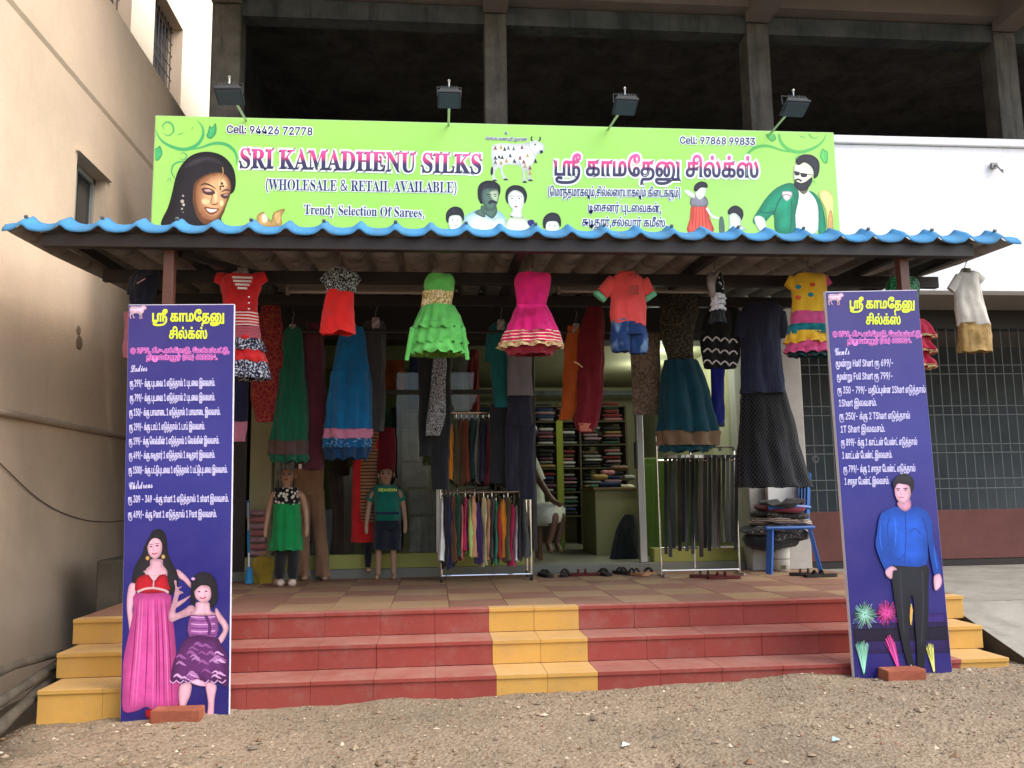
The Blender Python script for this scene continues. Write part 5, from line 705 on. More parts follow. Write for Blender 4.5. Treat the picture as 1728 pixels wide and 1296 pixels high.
part('window_transom', M_mull, sb, (-1.37, 7.525, 2.1), (.60, 7.565, 2.14))
part('door_frame', M_alu, sb, (1.81, 7.50, .602), (1.87, 7.58, 2.56), .004); part('door_frame', M_mull, sb, (.86, 7.5, .722), (.90, 7.58, 2.56), .003)
part('door_handle', M_black, sb, (1.775, 7.46, 1.42), (1.80, 7.49, 1.66), .008)
for a, b in ((-1.375, -.625), (-.565, .015), (.075, .595), (1.88, 2.74)): MB().quad((a, 7.545, .73), (b, 7.545, .73), (b, 7.545, 2.56), (a, 7.545, 2.56)).build('glass_pane', M_glass, sb)
part('shop_floor', flat('pale_floor', C(170, 168, 150, .7), .35, bump=.05), sb, (-1.9, 7.61, .52), (2.9, 11.2, .60))
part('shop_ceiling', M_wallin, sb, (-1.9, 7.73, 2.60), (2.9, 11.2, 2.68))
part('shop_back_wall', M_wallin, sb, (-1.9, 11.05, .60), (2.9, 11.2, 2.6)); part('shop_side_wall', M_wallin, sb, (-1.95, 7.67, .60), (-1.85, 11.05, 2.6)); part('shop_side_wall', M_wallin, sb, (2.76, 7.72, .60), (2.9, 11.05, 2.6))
part('dark_partition', flat('olive_panel', C(104, 110, 70, .6), .6), sb, (-1.84, 9.3, .61), (.35, 9.36, 2.59))
part('ceiling_pipe', M_concd, sb, (.9, 10.4, 2.42), (2.7, 10.46, 2.48))

# ================================================================ grille gate on the right
gate = thing('grille_gate', 'black iron grille gate with rust red sheet along its bottom', 'gate', (5.5, 8, .46))
M_gr = flat('grille_iron', C(120, 122, 120, .65), .5, .1, .4); M_rust = stained('red_brown_sheet', C(126, 80, 74, .7), C(110, 68, 62, .65), 1.5, 20, .7, .5, .2)
for a, b in cuts(3.36, 8.4, 4): part('sheet_panel', M_rust, gate, (a+.004, 7.98, .53), (b-.004, 8.0, 1.0), .004)
part('bottom_rail', M_steeld, gate, (3.33, 7.97, .468), (8.4, 8.03, .525))
k = 0; x = 3.40
while x < 8.3:
    MB().tube([(x, 8.02, 1.0), (x, 8.02, 2.80)], .0052, 6).build('vertical_bar', M_gr, gate); x += .0965
for z in (1.205, 1.30, 1.555, 1.64, 1.93, 2.02, 2.34, 2.43): MB().tube([(3.33, 8.005, z), (8.4, 8.005, z)], .0048, 6).build('cross_bar', M_gr, gate)
q = at(1376, 775, 7.97); MB().tube([q+Vector((math.cos(t*.524), 0, math.sin(t*.524)))*.03 for t in range(13)], .006, 6).build('ring', M_gr, gate)
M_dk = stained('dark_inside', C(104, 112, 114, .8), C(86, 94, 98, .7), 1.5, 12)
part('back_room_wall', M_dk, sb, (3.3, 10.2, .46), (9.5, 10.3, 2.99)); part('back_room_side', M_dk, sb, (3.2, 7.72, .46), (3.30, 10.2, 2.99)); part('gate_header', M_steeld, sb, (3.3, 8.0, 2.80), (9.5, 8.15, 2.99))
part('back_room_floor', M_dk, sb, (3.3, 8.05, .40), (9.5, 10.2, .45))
MB().tube([at(1345, 617, 7.9), at(1349, 630, 7.9), at(1350, 650, 7.9), at(1342, 664, 7.9)], .012, 7).build('bent_conduit', M_conc, sb, smooth=True)
# ================================================================ awning
aw = thing('awning', 'steel framed shop awning roofed with blue tile profile sheet', 'awning', (.6, 5, 0))
def bluemat():
    n = N('blue_tile_sheet'); a = n.noise(3, 5); b = n.noise(45, 4)
    col = n.mix(a, C(88, 160, 212, .8), C(74, 142, 196, .76)); col = n.mix(n.ramp(b, [(.60, BL), (.78, (.3,)*3+(1,))]), col, C(170, 196, 212, .8))
    col = n.mix(n.ramp(n.noise(2, 5, .6, n.coord(sc=(5, 1, 1))), [(.42, BL), (.72, (.6,)*3+(1,))]), col, C(96, 128, 146, .75)); return n.out(col, .95, b, .3, .004, Specular_IOR_Level=.08)
M_blue = bluemat(); M_under = stained('sheet_underside', C(156, 154, 150, .78), C(136, 134, 130, .72), 2.6, 16, .9, .9, .3, C(84, 70, 58, .5))
PER = .2125; X0, X1 = -2.45, 3.73
def wv(x):
    d = ((x-X0-.10) % PER); d = min(d, PER-d); return .028*math.exp(-(d/.028)**2) + .006*math.cos(2*math.pi*d/PER) + .003*mnoise.noise(Vector((x*3, 0, 0)))
def sheetpart(name, xa, xb, rows, lab=None):
    mb = MB(); n = int((xb-xa)/.0125); vs = []; 
    for (y, z, amp) in rows: vs += [(xa+(xb-xa)*i/n, y, z+wv(xa+(xb-xa)*i/n)*amp) for i in range(n+1)]
    for j in range(len(rows)-1):
        for i in range(n): a = j*(n+1)+i; mb.f.append((a, a+1, a+n+2, a+n+1)); mb.m.append(0)
    mb.v = [Vector(v) for v in vs]; o = mb.build(name, [M_blue, M_under], aw, smooth=True)
    s = o.modifiers.new('thick', 'SOLIDIFY'); s.thickness = .0025; s.offset = -1; s.material_offset = 1; return o
for i, (a, b) in enumerate(cuts(X0, X1, 6)):
    sheetpart('front_lip', a, b+(.01 if i < 5 else 0), [(4.95, 2.744, 1.0), (4.957, 2.765, 1.0), (4.99, 2.795, .85), (5.05, 2.822, .9), (5.10, 2.838, 1.15)])
    sheetpart('roof_sheet', a, b+(.01 if i < 5 else 0), [(4.99, 2.768, .9), (5.06, 2.772, 1.8), (5.6, 2.795, 1.8), (6.5, 2.86, 1.8), (7.18, 2.90, 1.8)])
for k in range(15): q = Vector((X0+.10+PER*2*k, 5.02, 2.838)); MB().tube([q, q+Vector((0, -.012, .012))], .011, 8).build('roofing_screw', M_wire, aw)
part('front_beam', M_steeld, aw, (-2.25, 4.99, 2.665), (3.43, 5.05, 2.745), .004)
part('middle_beam', M_steeld, aw, (-2.14, 5.62, 2.62), (3.58, 5.67, 2.70), .004)
part('rear_beam', M_steeld, aw, (-2.14, 6.45, 2.66), (3.3, 6.5, 2.74), .004)
for x in (-2.12, -1.53, .55, 1.8, 3.0, 3.42): MB().obox((x, 5.05, 2.715), (x, 7.18, 2.80), .045, .06).build('rafter', M_steeld, aw)
for x, yb in ((-1.555, .383), (3.0, .383)): part('post', M_steel, aw, (x-.03, 5.06, yb), (x+.03, 5.12, 2.72), .004)
MB().obox((-1.5, 5.1, 2.66), (-1.15, 5.58, 2.66), .04, .04).build('brace', M_steeld, aw)

# ================================================================ sign board
sg = thing('shop_sign', 'long lime green shop sign board above the blue awning', 'sign', (.6, 6.7, 3.1))
def signmat():
    n = N('lime_vinyl'); a = n.noise(.9, 3); return n.out(n.mix(n.ramp(a, [(.3, BL), (.7, WH)]), C(170, 244, 104, .82), C(184, 240, 130, .82)), .45, n.noise(5, 2), .05, .01, Specular_IOR_Level=.3)
BY = 6.7
part('panel', signmat(), sg, (-2.2, BY, 3.02), (3.42, BY+.05, 4.245), .002)
part('edge_frame', flat('sign_edge', C(170, 200, 150), .5), sg, (-2.206, BY+.004, 3.015), (3.426, BY+.06, 4.251))
SP = Plane((0, BY, 0), (0, -1, 0))
def vin(nm, *c):
    INK.setdefault('vinyl_'+nm, C(*c)); return flat('vinyl_'+nm, C(*c), .45, .05, .3)
V_navy, V_white, V_black, V_green, V_lg = vin('navy', 40, 44, 110), vin('white', 240, 250, 244), vin('black', 44, 46, 54), vin('leaf', 72, 176, 110), vin('leaf_pale', 120, 208, 110)
def gradm():
    n = N('vinyl_pink_to_navy'); uv = n.tc.outputs['UV']; sp = n.n('ShaderNodeSeparateXYZ'); n.l(uv, sp.inputs[0])
    return n.out(n.ramp(sp.outputs['Y'], [(.15, C(44, 40, 84)), (.40, C(66, 46, 96)), (.62, C(216, 60, 130)), (.95, C(232, 84, 160))]), .45)
V_grad = gradm()
def sg_line(text, x0, y0, x1, y1, h, mat, lat='S', ol=1.6, off=0, om=None):
    lettering('letter_outline', text, SP, x0, y0, x1, y1, h, om or V_white, sg, lat, max(off, 0)+ol, .003, fill=False)
    lettering('lettering', text, SP, x0, y0, x1, y1, h, mat, sg, lat, off, .0045)
pr = Print(SP, 240, 180, 4.32, .0008); pr.clip = (262, 199, 1406, 392)
def swirl(p, m, flip=None):
    f = (lambda x: x) if not flip else (lambda x: flip-x)
    def L(wd, *c, tap=True):
        p.line(m, wd, *[f(v) if i % 2 == 0 else v for i, v in enumerate(c)], taper=tap)
    L(26, 96, 165, 130, 235, 200, 285, 300, 312, 390, 285, 440, 220, 440, 150, 400, 100)
    L(22, 300, 320, 420, 300, 520, 268, 610, 275, 670, 320, 690, 380, 680, 430)
    L(13, 150, 190, 190, 212, 228, 180, 218, 130, 180, 112, 148, 140, 165, 168)
    L(12, 250, 540, 215, 480, 232, 420, 300, 400, 340, 430); L(9, 270, 370, 300, 388, 325, 360, 300, 335, 276, 352)
    for q in (((468, 215), (500, 235), (540, 190), (536, 120), (510, 150), (490, 140), (480, 180)), ((92, 385), (120, 390), (148, 340), (130, 285), (110, 300), (92, 310))):
        p.reg(m, *[f(v) if i % 2 == 0 else v for a in q for i, v in enumerate(a)])
    L(6, 250, 205, 280, 200, 300, 190); L(7, 360, 165, 370, 148)
    L(5, 180, 550, 200, 520, 215, 560)
swirl(pr, V_green)
# right hand swirls: the same flourish mirrored about the right edge
pr2 = Print(SP, 1128+ (800-4.0)/2.88-0, 180, 4.32, .0008); pr2.o = (1406-(1330/4.32)-10, 203-80/4.32); pr2.clip = (1150, 226, 1403, 392)
swirl(pr2, vin('leaf_mid', 92, 186, 96), 1425)
pr.build('printed_flourish', sg); pr2.build('printed_flourish', sg)
# woman with lowered eyes, headscarf and forehead ornament
S_d, S_m, S_l, S_h = vin('skin_deep', 128, 84, 58), vin('skin_mid', 186, 128, 88), vin('skin_light', 222, 168, 120), vin('skin_glow', 240, 200, 150)
V_hair, V_hair2 = vin('hair', 38, 36, 42), vin('hair_soft', 58, 54, 62)
lp, tt, gold = vin('lips', 150, 62, 52), vin('teeth', 246, 240, 226), vin('gold', 196, 158, 96)
p = Print(SP, 240, 180, 4.32, .0018); p.clip = pr.clip
p.reg(V_hair, 145, 820, 185, 740, 215, 640, 240, 530, 270, 450, 330, 375, 400, 338, 480, 328, 560, 345, 620, 385, 665, 450, 682, 530, 676, 600, 655, 632, 630, 650, 600, 760, 575, 815, 575, 880, 400, 900, 200, 900, 140, 870)
p.reg(V_hair2, 300, 450, 360, 390, 450, 360, 540, 375, 600, 430, 560, 420, 470, 400, 380, 430)
p.reg(S_d, 372, 610, 380, 560, 420, 520, 480, 490, 540, 478, 600, 490, 640, 540, 648, 600, 636, 660, 620, 700, 602, 750, 570, 810, 530, 838, 480, 855, 440, 850, 400, 800, 380, 740, 368, 680)
p.reg(S_m, 392, 620, 402, 565, 440, 524, 500, 496, 560, 484, 605, 498, 636, 545, 642, 600, 628, 655, 612, 700, 592, 745, 560, 795, 520, 825, 470, 820, 430, 790, 405, 740, 392, 680)
p.reg(S_l, 430, 640, 440, 580, 480, 530, 540, 500, 600, 510, 628, 560, 622, 630, 605, 700, 575, 760, 530, 800, 480, 790, 448, 745, 428, 700)
p.reg(S_h, 545, 560, 590, 520, 620, 560, 612, 600, 570, 605); p.reg(S_h, 430, 680, 470, 660, 500, 690, 480, 720, 445, 715); p.reg(S_h, 560, 690, 590, 680, 596, 715, 570, 730); p.reg(S_h, 520, 620, 545, 620, 548, 690, 525, 700)
p.line(V_hair, 11, 420, 578, 455, 562, 500, 575, 540, 602, taper=True); p.line(V_hair, 10, 578, 622, 610, 606, 645, 612, taper=True)
p.reg(vin('eye_shadow', 92, 58, 60), 432, 600, 470, 590, 515, 605, 532, 630, 500, 642, 455, 634); p.reg(vin('lid', 200, 160, 150), 450, 606, 480, 600, 512, 614, 490, 622, 460, 618)
p.line(V_black, 8, 438, 622, 470, 638, 505, 640, 534, 630, taper=True)
p.reg(vin('eye_shadow', 0, 0, 0), 570, 645, 600, 632, 640, 640, 625, 664, 590, 666); p.line(V_black, 7, 572, 650, 600, 666, 630, 660, taper=True); p.reg(vin('lid', 0, 0, 0), 588, 642, 612, 636, 628, 642, 605, 650)
p.line(S_d, 6, 512, 640, 504, 680, 500, 700); p.line(S_d, 9, 498, 702, 515, 712, 545, 710, 552, 696, taper=True)
p.reg(lp, 452, 736, 480, 732, 510, 738, 545, 742, 562, 745, 540, 772, 505, 786, 475, 772); p.reg(tt, 466, 742, 505, 746, 548, 750, 528, 766, 500, 772, 478, 760)
p.line(gold, 6, 585, 440, 590, 480, 575, 520, 580, 560, smooth=True); p.line(gold, 5, 555, 490, 570, 520, 582, 560)
for x, y, r in ((580, 560, 11), (572, 582, 9), (590, 580, 9), (570, 600, 6), (298, 650, 8), (292, 690, 14), (302, 715, 11), (290, 745, 8), (298, 770, 4)): p.ell(vin('jewel', 110, 70, 50) if x > 400 else vin('pearl', 190, 180, 168), x, y, r, r)
p.build('printed_woman', sg, 'printed smiling woman with dark scarf and forehead jewel')
p = Print(SP, 240, 180, 4.32, .0018); p.clip = pr.clip
p.reg(gold, 835, 830, 840, 790, 880, 765, 905, 790, 940, 830, 960, 770, 1040, 745, 1015, 800, 1010, 870, 850, 870); p.reg(vin('shell', 226, 214, 180), 870, 790, 900, 780, 920, 830, 880, 850); p.reg(vin('shell2', 206, 170, 110), 960, 780, 1010, 765, 1005, 850, 970, 850)
p.build('printed_dancer', sg)
# cow emblem
def cow(pl, ox, oy, k, parent, c1, c2, cl=None, lift=.0012, flipx=False):
    p = Print(pl, ox, oy, k, lift); p.clip = cl
    W_, D_ = c1, c2
    p.reg(W_, 920, 215, 1000, 200, 1120, 205, 1210, 190, 1240, 180, 1270, 176, 1300, 190, 1325, 205, 1340, 240, 1322, 280, 1300, 282, 1275, 300, 1262, 345, 1240, 370, 1225, 400, 1222, 440, 1225, 480, 1245, 500, 1205, 503, 1200, 470, 1196, 430, 1180, 420, 1178, 470, 1195, 512, 1160, 518, 1160, 470, 1152, 400, 1100, 375, 1020, 378, 1000, 400, 1010, 450, 1045, 495, 1010, 498, 985, 440, 980, 405, 960, 400, 940, 430, 935, 470, 960, 500, 925, 503, 915, 460, 918, 380, 908, 330, 908, 260)
    p.line(D_, 11, 1240, 182, 1230, 160, 1240, 145); p.line(D_, 11, 1290, 182, 1305, 168, 1300, 148); p.reg(D_, 1300, 262, 1322, 258, 1326, 276, 1305, 284); p.ell(D_, 1262, 210, 8, 6)
    p.reg(D_, 912, 390, 922, 400, 920, 450, 905, 455, 902, 420)
    for x, y in ((935, 500), (1025, 492), (1178, 512), (1225, 498)): p.reg(D_, x-18, y, x, y-8, x+20, y+2, x+18, y+8, x-16, y+8, smooth=False)
    p.line(vin('grey_line', 150, 156, 150), 4, 1210, 190, 1222, 240, 1262, 300); p.line(vin('grey_line', 0, 0, 0), 4, 1150, 385, 1130, 330, 1160, 290)
    r = random.Random(4)
    for x, y in ((940, 240), (985, 235), (1015, 250), (1045, 240), (1088, 245), (1156, 235), (940, 320), (970, 310), (995, 315), (940, 355), (985, 358), (1095, 345), (1140, 320), (1200, 300), (1180, 385), (1220, 400), (1265, 345), (1220, 440), (1170, 350), (1060, 300), (1030, 340)):
        p.reg(r.choice((D_, vin('maroon_mark', 150, 60, 70), vin('ochre_mark', 200, 160, 70), vin('grey_mark', 110, 120, 120))), x-12, y+16, x-6, y-4, x, y-20, x+8, y-2, x+14, y+16, x, y+10)
    return p.build('printed_cow', parent, 'printed white cow emblem covered with small figures')
cow(SP, 640, 200, 4.8, sg, V_white, V_black, pr.clip)
# family of four, busts cut off by the board's lower edge
p = Print(SP, 640, 200, 4.8, .0018); p.clip = (262, 199, 1406, 396)
teal, pale, shirtb = vin('teal_shade', 84, 112, 100), vin('pale_face', 236, 250, 234), vin('pale_blue_shirt', 180, 230, 236)
p.reg(shirtb, 680, 900, 690, 800, 740, 760, 820, 735, 900, 770, 960, 745, 1020, 800, 1040, 900, 1030, 960, 680, 960)
p.reg(vin('shirt_light', 222, 246, 240), 720, 900, 740, 800, 830, 770, 900, 810, 1000, 800, 1020, 950, 730, 950)
p.reg(teal, 830, 700, 880, 740, 940, 700, 955, 760, 915, 810, 860, 780, 822, 760)
p.reg(V_black, 800, 640, 798, 570, 820, 525, 870, 503, 930, 508, 975, 540, 982, 590, 965, 640, 940, 670, 830, 690, 812, 670)
p.reg(teal, 830, 610, 850, 570, 900, 565, 960, 575, 968, 640, 955, 690, 930, 735, 885, 745, 845, 700)
p.reg(vin('face_lit', 170, 190, 160), 890, 600, 925, 582, 962, 590, 962, 650, 945, 690, 920, 660, 905, 640); p.reg(V_black, 885, 672, 915, 660, 950, 672, 948, 690, 915, 682, 890, 695)
p.line(V_black, 7, 870, 618, 890, 612, 908, 620); p.line(V_black, 7, 925, 615, 950, 612); p.ell(V_black, 893, 632, 8, 4); p.ell(V_black, 938, 630, 8, 4)
p.reg(teal, 770, 760, 825, 735, 860, 790, 840, 800, 800, 780)
p.reg(V_black, 1022, 640, 1030, 580, 1070, 545, 1120, 540, 1170, 560, 1196, 610, 1192, 660, 1170, 685, 1110, 600, 1050, 660, 1040, 690)
p.reg(pale, 1042, 640, 1060, 600, 1100, 580, 1150, 600, 1172, 640, 1170, 700, 1150, 760, 1160, 800, 1060, 790, 1080, 740, 1052, 700)
p.line(V_black, 5, 1055, 632, 1075, 626, 1092, 634); p.line(V_black, 5, 1115, 632, 1140, 626, 1158, 636); p.ell(V_black, 1075, 648, 9, 5); p.ell(V_black, 1135, 648, 9, 5); p.reg(vin('lips', 0, 0, 0), 1092, 714, 1108, 708, 1122, 714, 1108, 722); p.line(teal, 4, 1104, 650, 1100, 690, 1110, 694)
p.line(V_black, 8, 1065, 790, 1110, 812, 1165, 800); p.reg(vin('saree_cream', 226, 240, 206), 1040, 820, 1100, 800, 1180, 806, 1240, 840, 1300, 900, 1300, 960, 1030, 960); p.reg(V_navy, 1200, 830, 1250, 822, 1255, 880, 1215, 870)
p.reg(shirtb, 1250, 860, 1300, 870, 1330, 930, 1270, 950)
for cx_, dy in ((614, 0), (1400, 48)):
    p.reg(V_black, cx_-70, 830+dy, cx_-72, 770+dy, cx_-45, 730+dy, cx_, 712+dy, cx_+50, 728+dy, cx_+72, 775+dy, cx_+68, 830+dy, cx_+40, 790+dy, cx_-30, 790+dy, cx_-50, 840+dy)
    p.reg(pale, cx_-52, 830+dy, cx_-40, 792+dy, cx_, 782+dy, cx_+42, 790+dy, cx_+58, 830+dy, cx_+50, 890+dy, cx_, 930+dy, cx_-44, 890+dy)
    p.ell(V_black, cx_-20, 822+dy, 8, 4); p.ell(V_black, cx_+22, 822+dy, 8, 4); p.line(vin('lips', 0, 0, 0), 5, cx_-10, 866+dy, cx_+14, 864+dy)
p.build('printed_family', sg, 'printed busts of a moustached man, a woman and two children')
# girl in a red frock, boy, young man in a green jacket
p = Print(SP, 900, 200, 3.323, .0018); p.clip = (262, 199, 1406, 396)
red, redd = vin('frock_red', 226, 92, 76), vin('frock_red_deep', 186, 60, 54)
p.reg(red, 892, 480, 968, 480, 990, 560, 1008, 640, 868, 640, 878, 560); [p.line(redd, 5, x, 490, x+(x-930)*.35, 620) for x in (900, 915, 930, 945, 960)]
p.reg(vin('grey_yoke', 130, 130, 140), 888, 440, 930, 425, 972, 445, 975, 490, 885, 490); p.reg(pale, 848, 400, 880, 405, 905, 425, 905, 445, 880, 440, 850, 415); p.reg(pale, 910, 400, 930, 375, 968, 385, 962, 430, 935, 455, 912, 435)
p.reg(V_black, 900, 400, 908, 370, 940, 352, 972, 362, 976, 388, 940, 388, 915, 410); p.line(pale, 12, 972, 500, 1000, 545, 1040, 560); p.reg(teal, 1045, 560, 1062, 552, 1072, 600, 1070, 640, 1045, 640)
p.reg(V_black, 1090, 520, 1110, 495, 1140, 488, 1172, 510, 1178, 545, 1160, 575, 1140, 535, 1100, 540); p.reg(pale, 1098, 545, 1130, 530, 1162, 560, 1165, 600, 1200, 620, 1100, 625, 1102, 590); p.line(V_black, 5, 1118, 600, 1140, 620, 1165, 600)
gj, gjd, tee = vin('jacket_green', 22, 146, 108), vin('jacket_deep', 14, 100, 78), vin('white_tee', 236, 246, 238)
p.reg(tee, 1470, 400, 1540, 400, 1590, 440, 1605, 520, 1590, 640, 1465, 640)
p.reg(gj, 1368, 386, 1440, 360, 1478, 388, 1490, 440, 1470, 540, 1465, 640, 1362, 640, 1350, 540, 1320, 560, 1290, 590, 1240, 590, 1236, 555, 1270, 500, 1310, 440)
p.reg(gj, 1545, 405, 1590, 430, 1630, 520, 1640, 640, 1600, 640, 1600, 520, 1580, 450); p.line(gjd, 8, 1350, 540, 1372, 470, 1400, 430); p.line(gjd, 6, 1440, 640, 1450, 540, 1448, 460); p.line(gjd, 6, 1270, 520, 1310, 530, 1350, 520)
p.reg(pale, 1240, 555, 1270, 545, 1300, 570, 1310, 640, 1280, 640, 1250, 600); p.reg(vin('badge', 230, 220, 226), 1398, 410, 1448, 412, 1446, 440, 1420, 462, 1400, 440); p.line(vin('lips', 0, 0, 0), 5, 1400, 432, 1422, 426, 1446, 436)
p.reg(vin('face_dark', 120, 116, 84), 1470, 380, 1478, 340, 1545, 320, 1540, 400, 1515, 425, 1490, 405)
p.reg(vin('face_pale', 232, 236, 206), 1462, 270, 1480, 245, 1530, 240, 1565, 270, 1572, 310, 1550, 350, 1530, 372, 1480, 360, 1460, 330); p.reg(V_black, 1472, 250, 1476, 225, 1510, 202, 1560, 204, 1596, 230, 1606, 270, 1596, 320, 1575, 335, 1572, 300, 1556, 268, 1520, 246, 1490, 262)
p.reg(V_black, 1462, 372, 1470, 352, 1500, 362, 1530, 352, 1560, 330, 1564, 350, 1540, 392, 1510, 408, 1480, 395); p.line(V_black, 10, 1465, 350, 1485, 340, 1505, 352); p.reg(V_black, 1462, 296, 1490, 300, 1492, 318, 1470, 318); p.reg(V_black, 1498, 306, 1534, 312, 1530, 328, 1505, 328); p.line(V_black, 4, 1490, 304, 1560, 316)
p.reg(vin('glow_gold', 230, 230, 140), 1600, 420, 1650, 400, 1690, 460, 1685, 620, 1650, 620, 1640, 520); p.reg(gold, 1655, 540, 1670, 510, 1680, 560, 1682, 620, 1655, 620)
p.build('printed_man_and_children', sg, 'printed man in green jacket beside a girl in red frock and a boy')
sg_line('Cell: 94426 72778', 382, 224, 528, 228, 12.5, V_navy, off=.35)
sg_line('Cell: 97868 99833', 1147, 242, 1275, 244.5, 11.5, V_navy, off=.3)
sg_line('SRI KAMADHENU SILKS', 403, 283, 813, 293, 34, V_grad, 's', 3.0, .5)
sg_line('(WHOLESALE & RETAIL AVAILABLE)', 448, 320, 771, 325, 19, V_navy, 's', 1.7, -.35)
sg_line('Trendy Selection Of Sarees,', 513, 361, 717, 367, 17, V_navy, 's', 1.6, -.4)
sg_line('Chudithars, Lehengas, Shirts', 513, 392.5, 735, 395, 14, V_navy, 's', 1.4, -.4) if 0 else None
sg_line('ஸ்ரீ காமதேனு சில்க்ஸ்', 934, 295.5, 1281, 299, 31, V_grad, 'S', 3.2, 1.0)
sg_line('(மொத்தமாகவும்,சில்லரையாகவும் கிடைக்கும்)', 924, 330, 1149, 332, 14.5, V_navy, 'S', 1.3, .25)
sg_line('டிசைனர் புடவைகள்,', 992, 356, 1116, 358, 14, V_navy, 'S', 1.3, .3)
sg_line('சுடிதார்,சல்வார் கமீஸ்,', 982, 380.5, 1126, 382.5, 14, V_navy, 'S', 1.3, .3)
sg_line('செல்வ கணபதி துணை', 820, 235.5, 890, 237, 5, V_navy, 'S', .5, .1); sg_line('உ', 852, 226, 858, 226, 5, V_navy, 'S', .5, .1)

# ================================================================ floodlights
M_fl = flat('floodlight_housing', C(84, 86, 88, .6), .85, .2, .15); M_flg = flat('floodlight_glass', C(104, 106, 108, .55), .6, spec=.2)
for (hx, hy, ax, ay, tw, wd), lab in zip(((387, 157, 417, 206, .10, .20), (758, 163, 757, 214, 0, .18), (1055, 175, 1025, 220, -.08, .185), (1341, 178, 1300, 226, -.10, .20)),
        ('floodlight over the left end of the sign beside the bright upper wall', 'floodlight over the word SILKS on its straight arm', 'floodlight over the right half of the sign with cow to its left', 'floodlight over the sign in front of the third column')):
    hp = at(hx, hy, 6.3); ap = at(ax, ay, 6.72); f = thing('floodlight', lab, 'floodlight', tuple(ap), 'floodlights along the sign top')
    MB().tube([ap+Vector((0, .03, -.3)), ap+Vector((0, .02, 0)), hp+Vector((tw*.2, .02, -.02))], .010, 8).build('arm', M_alu, f)
    d = Vector((tw, -.3, -.75)).normalized(); u = Vector((1, 0, tw*.3)).normalized(); v = d.cross(u).normalized(); mb = MB()
    def bx(mb, cu, cv, cd, a, b, c, mi=0):
        o = hp + u*cu + v*cv + d*cd; mb.add([o+u*i*a+v*j*b+d*k*c for k in (-1, 1) for i, j in ((-1, -1), (1, -1), (1, 1), (-1, 1))], [(0, 1, 2, 3), (7, 6, 5, 4), (0, 4, 5, 1), (1, 5, 6, 2), (2, 6, 7, 3), (3, 7, 4, 0)], mi)
    mb = MB(); bx(mb, 0, 0, 0, wd*.42, .07, .016); bx(mb, 0, 0, .03, wd*.5, .085, .012); mb.build('housing', M_fl, f, bevel=.006)
    mb = MB(); bx(mb, 0, 0, .048, wd*.43, .072, .002); mb.build('glass', M_flg, f)
    mb = MB(); [bx(mb, (k-3)*wd*.11, 0, -.035, .003, .06, .016) for k in range(7)]; mb.build('cooling_fins', M_fl, f)
    MB().tube([hp+u*wd*.5, hp+u*wd*.52-d*.10, hp-u*wd*.52-d*.10, hp-u*wd*.5], .005, 5).build('bracket', M_fl, f)
    MB().tube([hp-d*.10, hp-d*.10+Vector((0, 0, .05))], .006, 6).ball(hp-d*.10+Vector((0, 0, .055)), .012, 6, 4).build('bracket_bolt', M_alu, f)

# ================================================================ standing price boards
def bluevinyl():
    n = N('violet_blue_vinyl'); g = n.n('ShaderNodeSeparateXYZ'); n.l(n.tc.outputs['Generated'], g.inputs[0])
    c = n.ramp(g.outputs['Z'], [(0, C(42, 34, 124, .66)), (.35, C(40, 36, 138, .66)), (.6, C(58, 60, 158, .68)), (1, C(62, 54, 136, .66))]); return n.out(n.mix(n.ramp(n.noise(2.5, 4), [(.4, BL), (.8, (.35,)*3+(1,))]), c, C(96, 88, 160, .7)), .42, n.noise(7, 3), .12, .012, Specular_IOR_Level=.35)
V_bv = bluevinyl(); V_edge = flat('white_board_edge', C(214, 216, 228), .5)
def board(label, bl, br, tl, tr):
    pl_ = Plane((0, 4.635, .1), (0, -1, .03)); q = [pl_.at(*c) for c in (bl, br, tr, tl)]; nrm = pl_.n; c = sum(q, Vector())/4
    t = thing('price_board', label, 'sign', tuple((q[0]+q[1])/2))
    def slab(name, mat, k, d0, d1): return MB().add([c+(v-c)*k+nrm*d for d in (d0, d1) for v in q], [(0, 1, 2, 3), (7, 6, 5, 4), (0, 4, 5, 1), (1, 5, 6, 2), (2, 6, 7, 3), (3, 7, 4, 0)]).build(name, mat, t)
    slab('backing_frame', V_edge, 1.0, -.03, -.001); slab('printed_sheet', V_bv, .9965, -.0008, 0)
    return t, pl_
V_lime, V_pink, V_lav = vin('lime_letter', 214, 236, 60), vin('pink_letter', 240, 130, 214), vin('lavender_white', 214, 212, 250)
M_brick = stained('orange_brick', C(178, 104, 80, .7), C(158, 90, 70, .65), 6, 40, .95, .5, .5, C(200, 150, 120))
def cowsm(pl, x, y, k, parent): cow(pl, x-905/k, y-200/k, k, parent, vin('cow_lilac', 226, 196, 222), vin('cow_rose', 206, 120, 150), None, .0016)
bd, PL = board('left standing blue price board with woman in pink gown and girl', (203, 1220), (386, 1216), (217, 514), (395, 513))
def bl_line(par, pl, text, x0, y0, x1, y1, h, mat=None, lat='S', off=.1, om=None, ol=1.0, lift=.0022, sl=0):
    if om: lettering('letter_outline', text, pl, x0, y0, x1, y1, h, om, par, lat, off+ol, lift-.001, slant=sl, fill=False)
    return lettering('lettering', text, pl, x0, y0, x1, y1, h, mat or V_lav, par, lat, off, lift, slant=sl)
cowsm(PL, 218.5, 517, 15.0, bd)
bl_line(bd, PL, 'ஸ்ரீ காமதேனு', 256, 542, 379, 542, 17, V_lime, off=.75); bl_line(bd, PL, 'சில்க்ஸ்', 285, 571, 350, 571, 17, V_lime, off=.65)
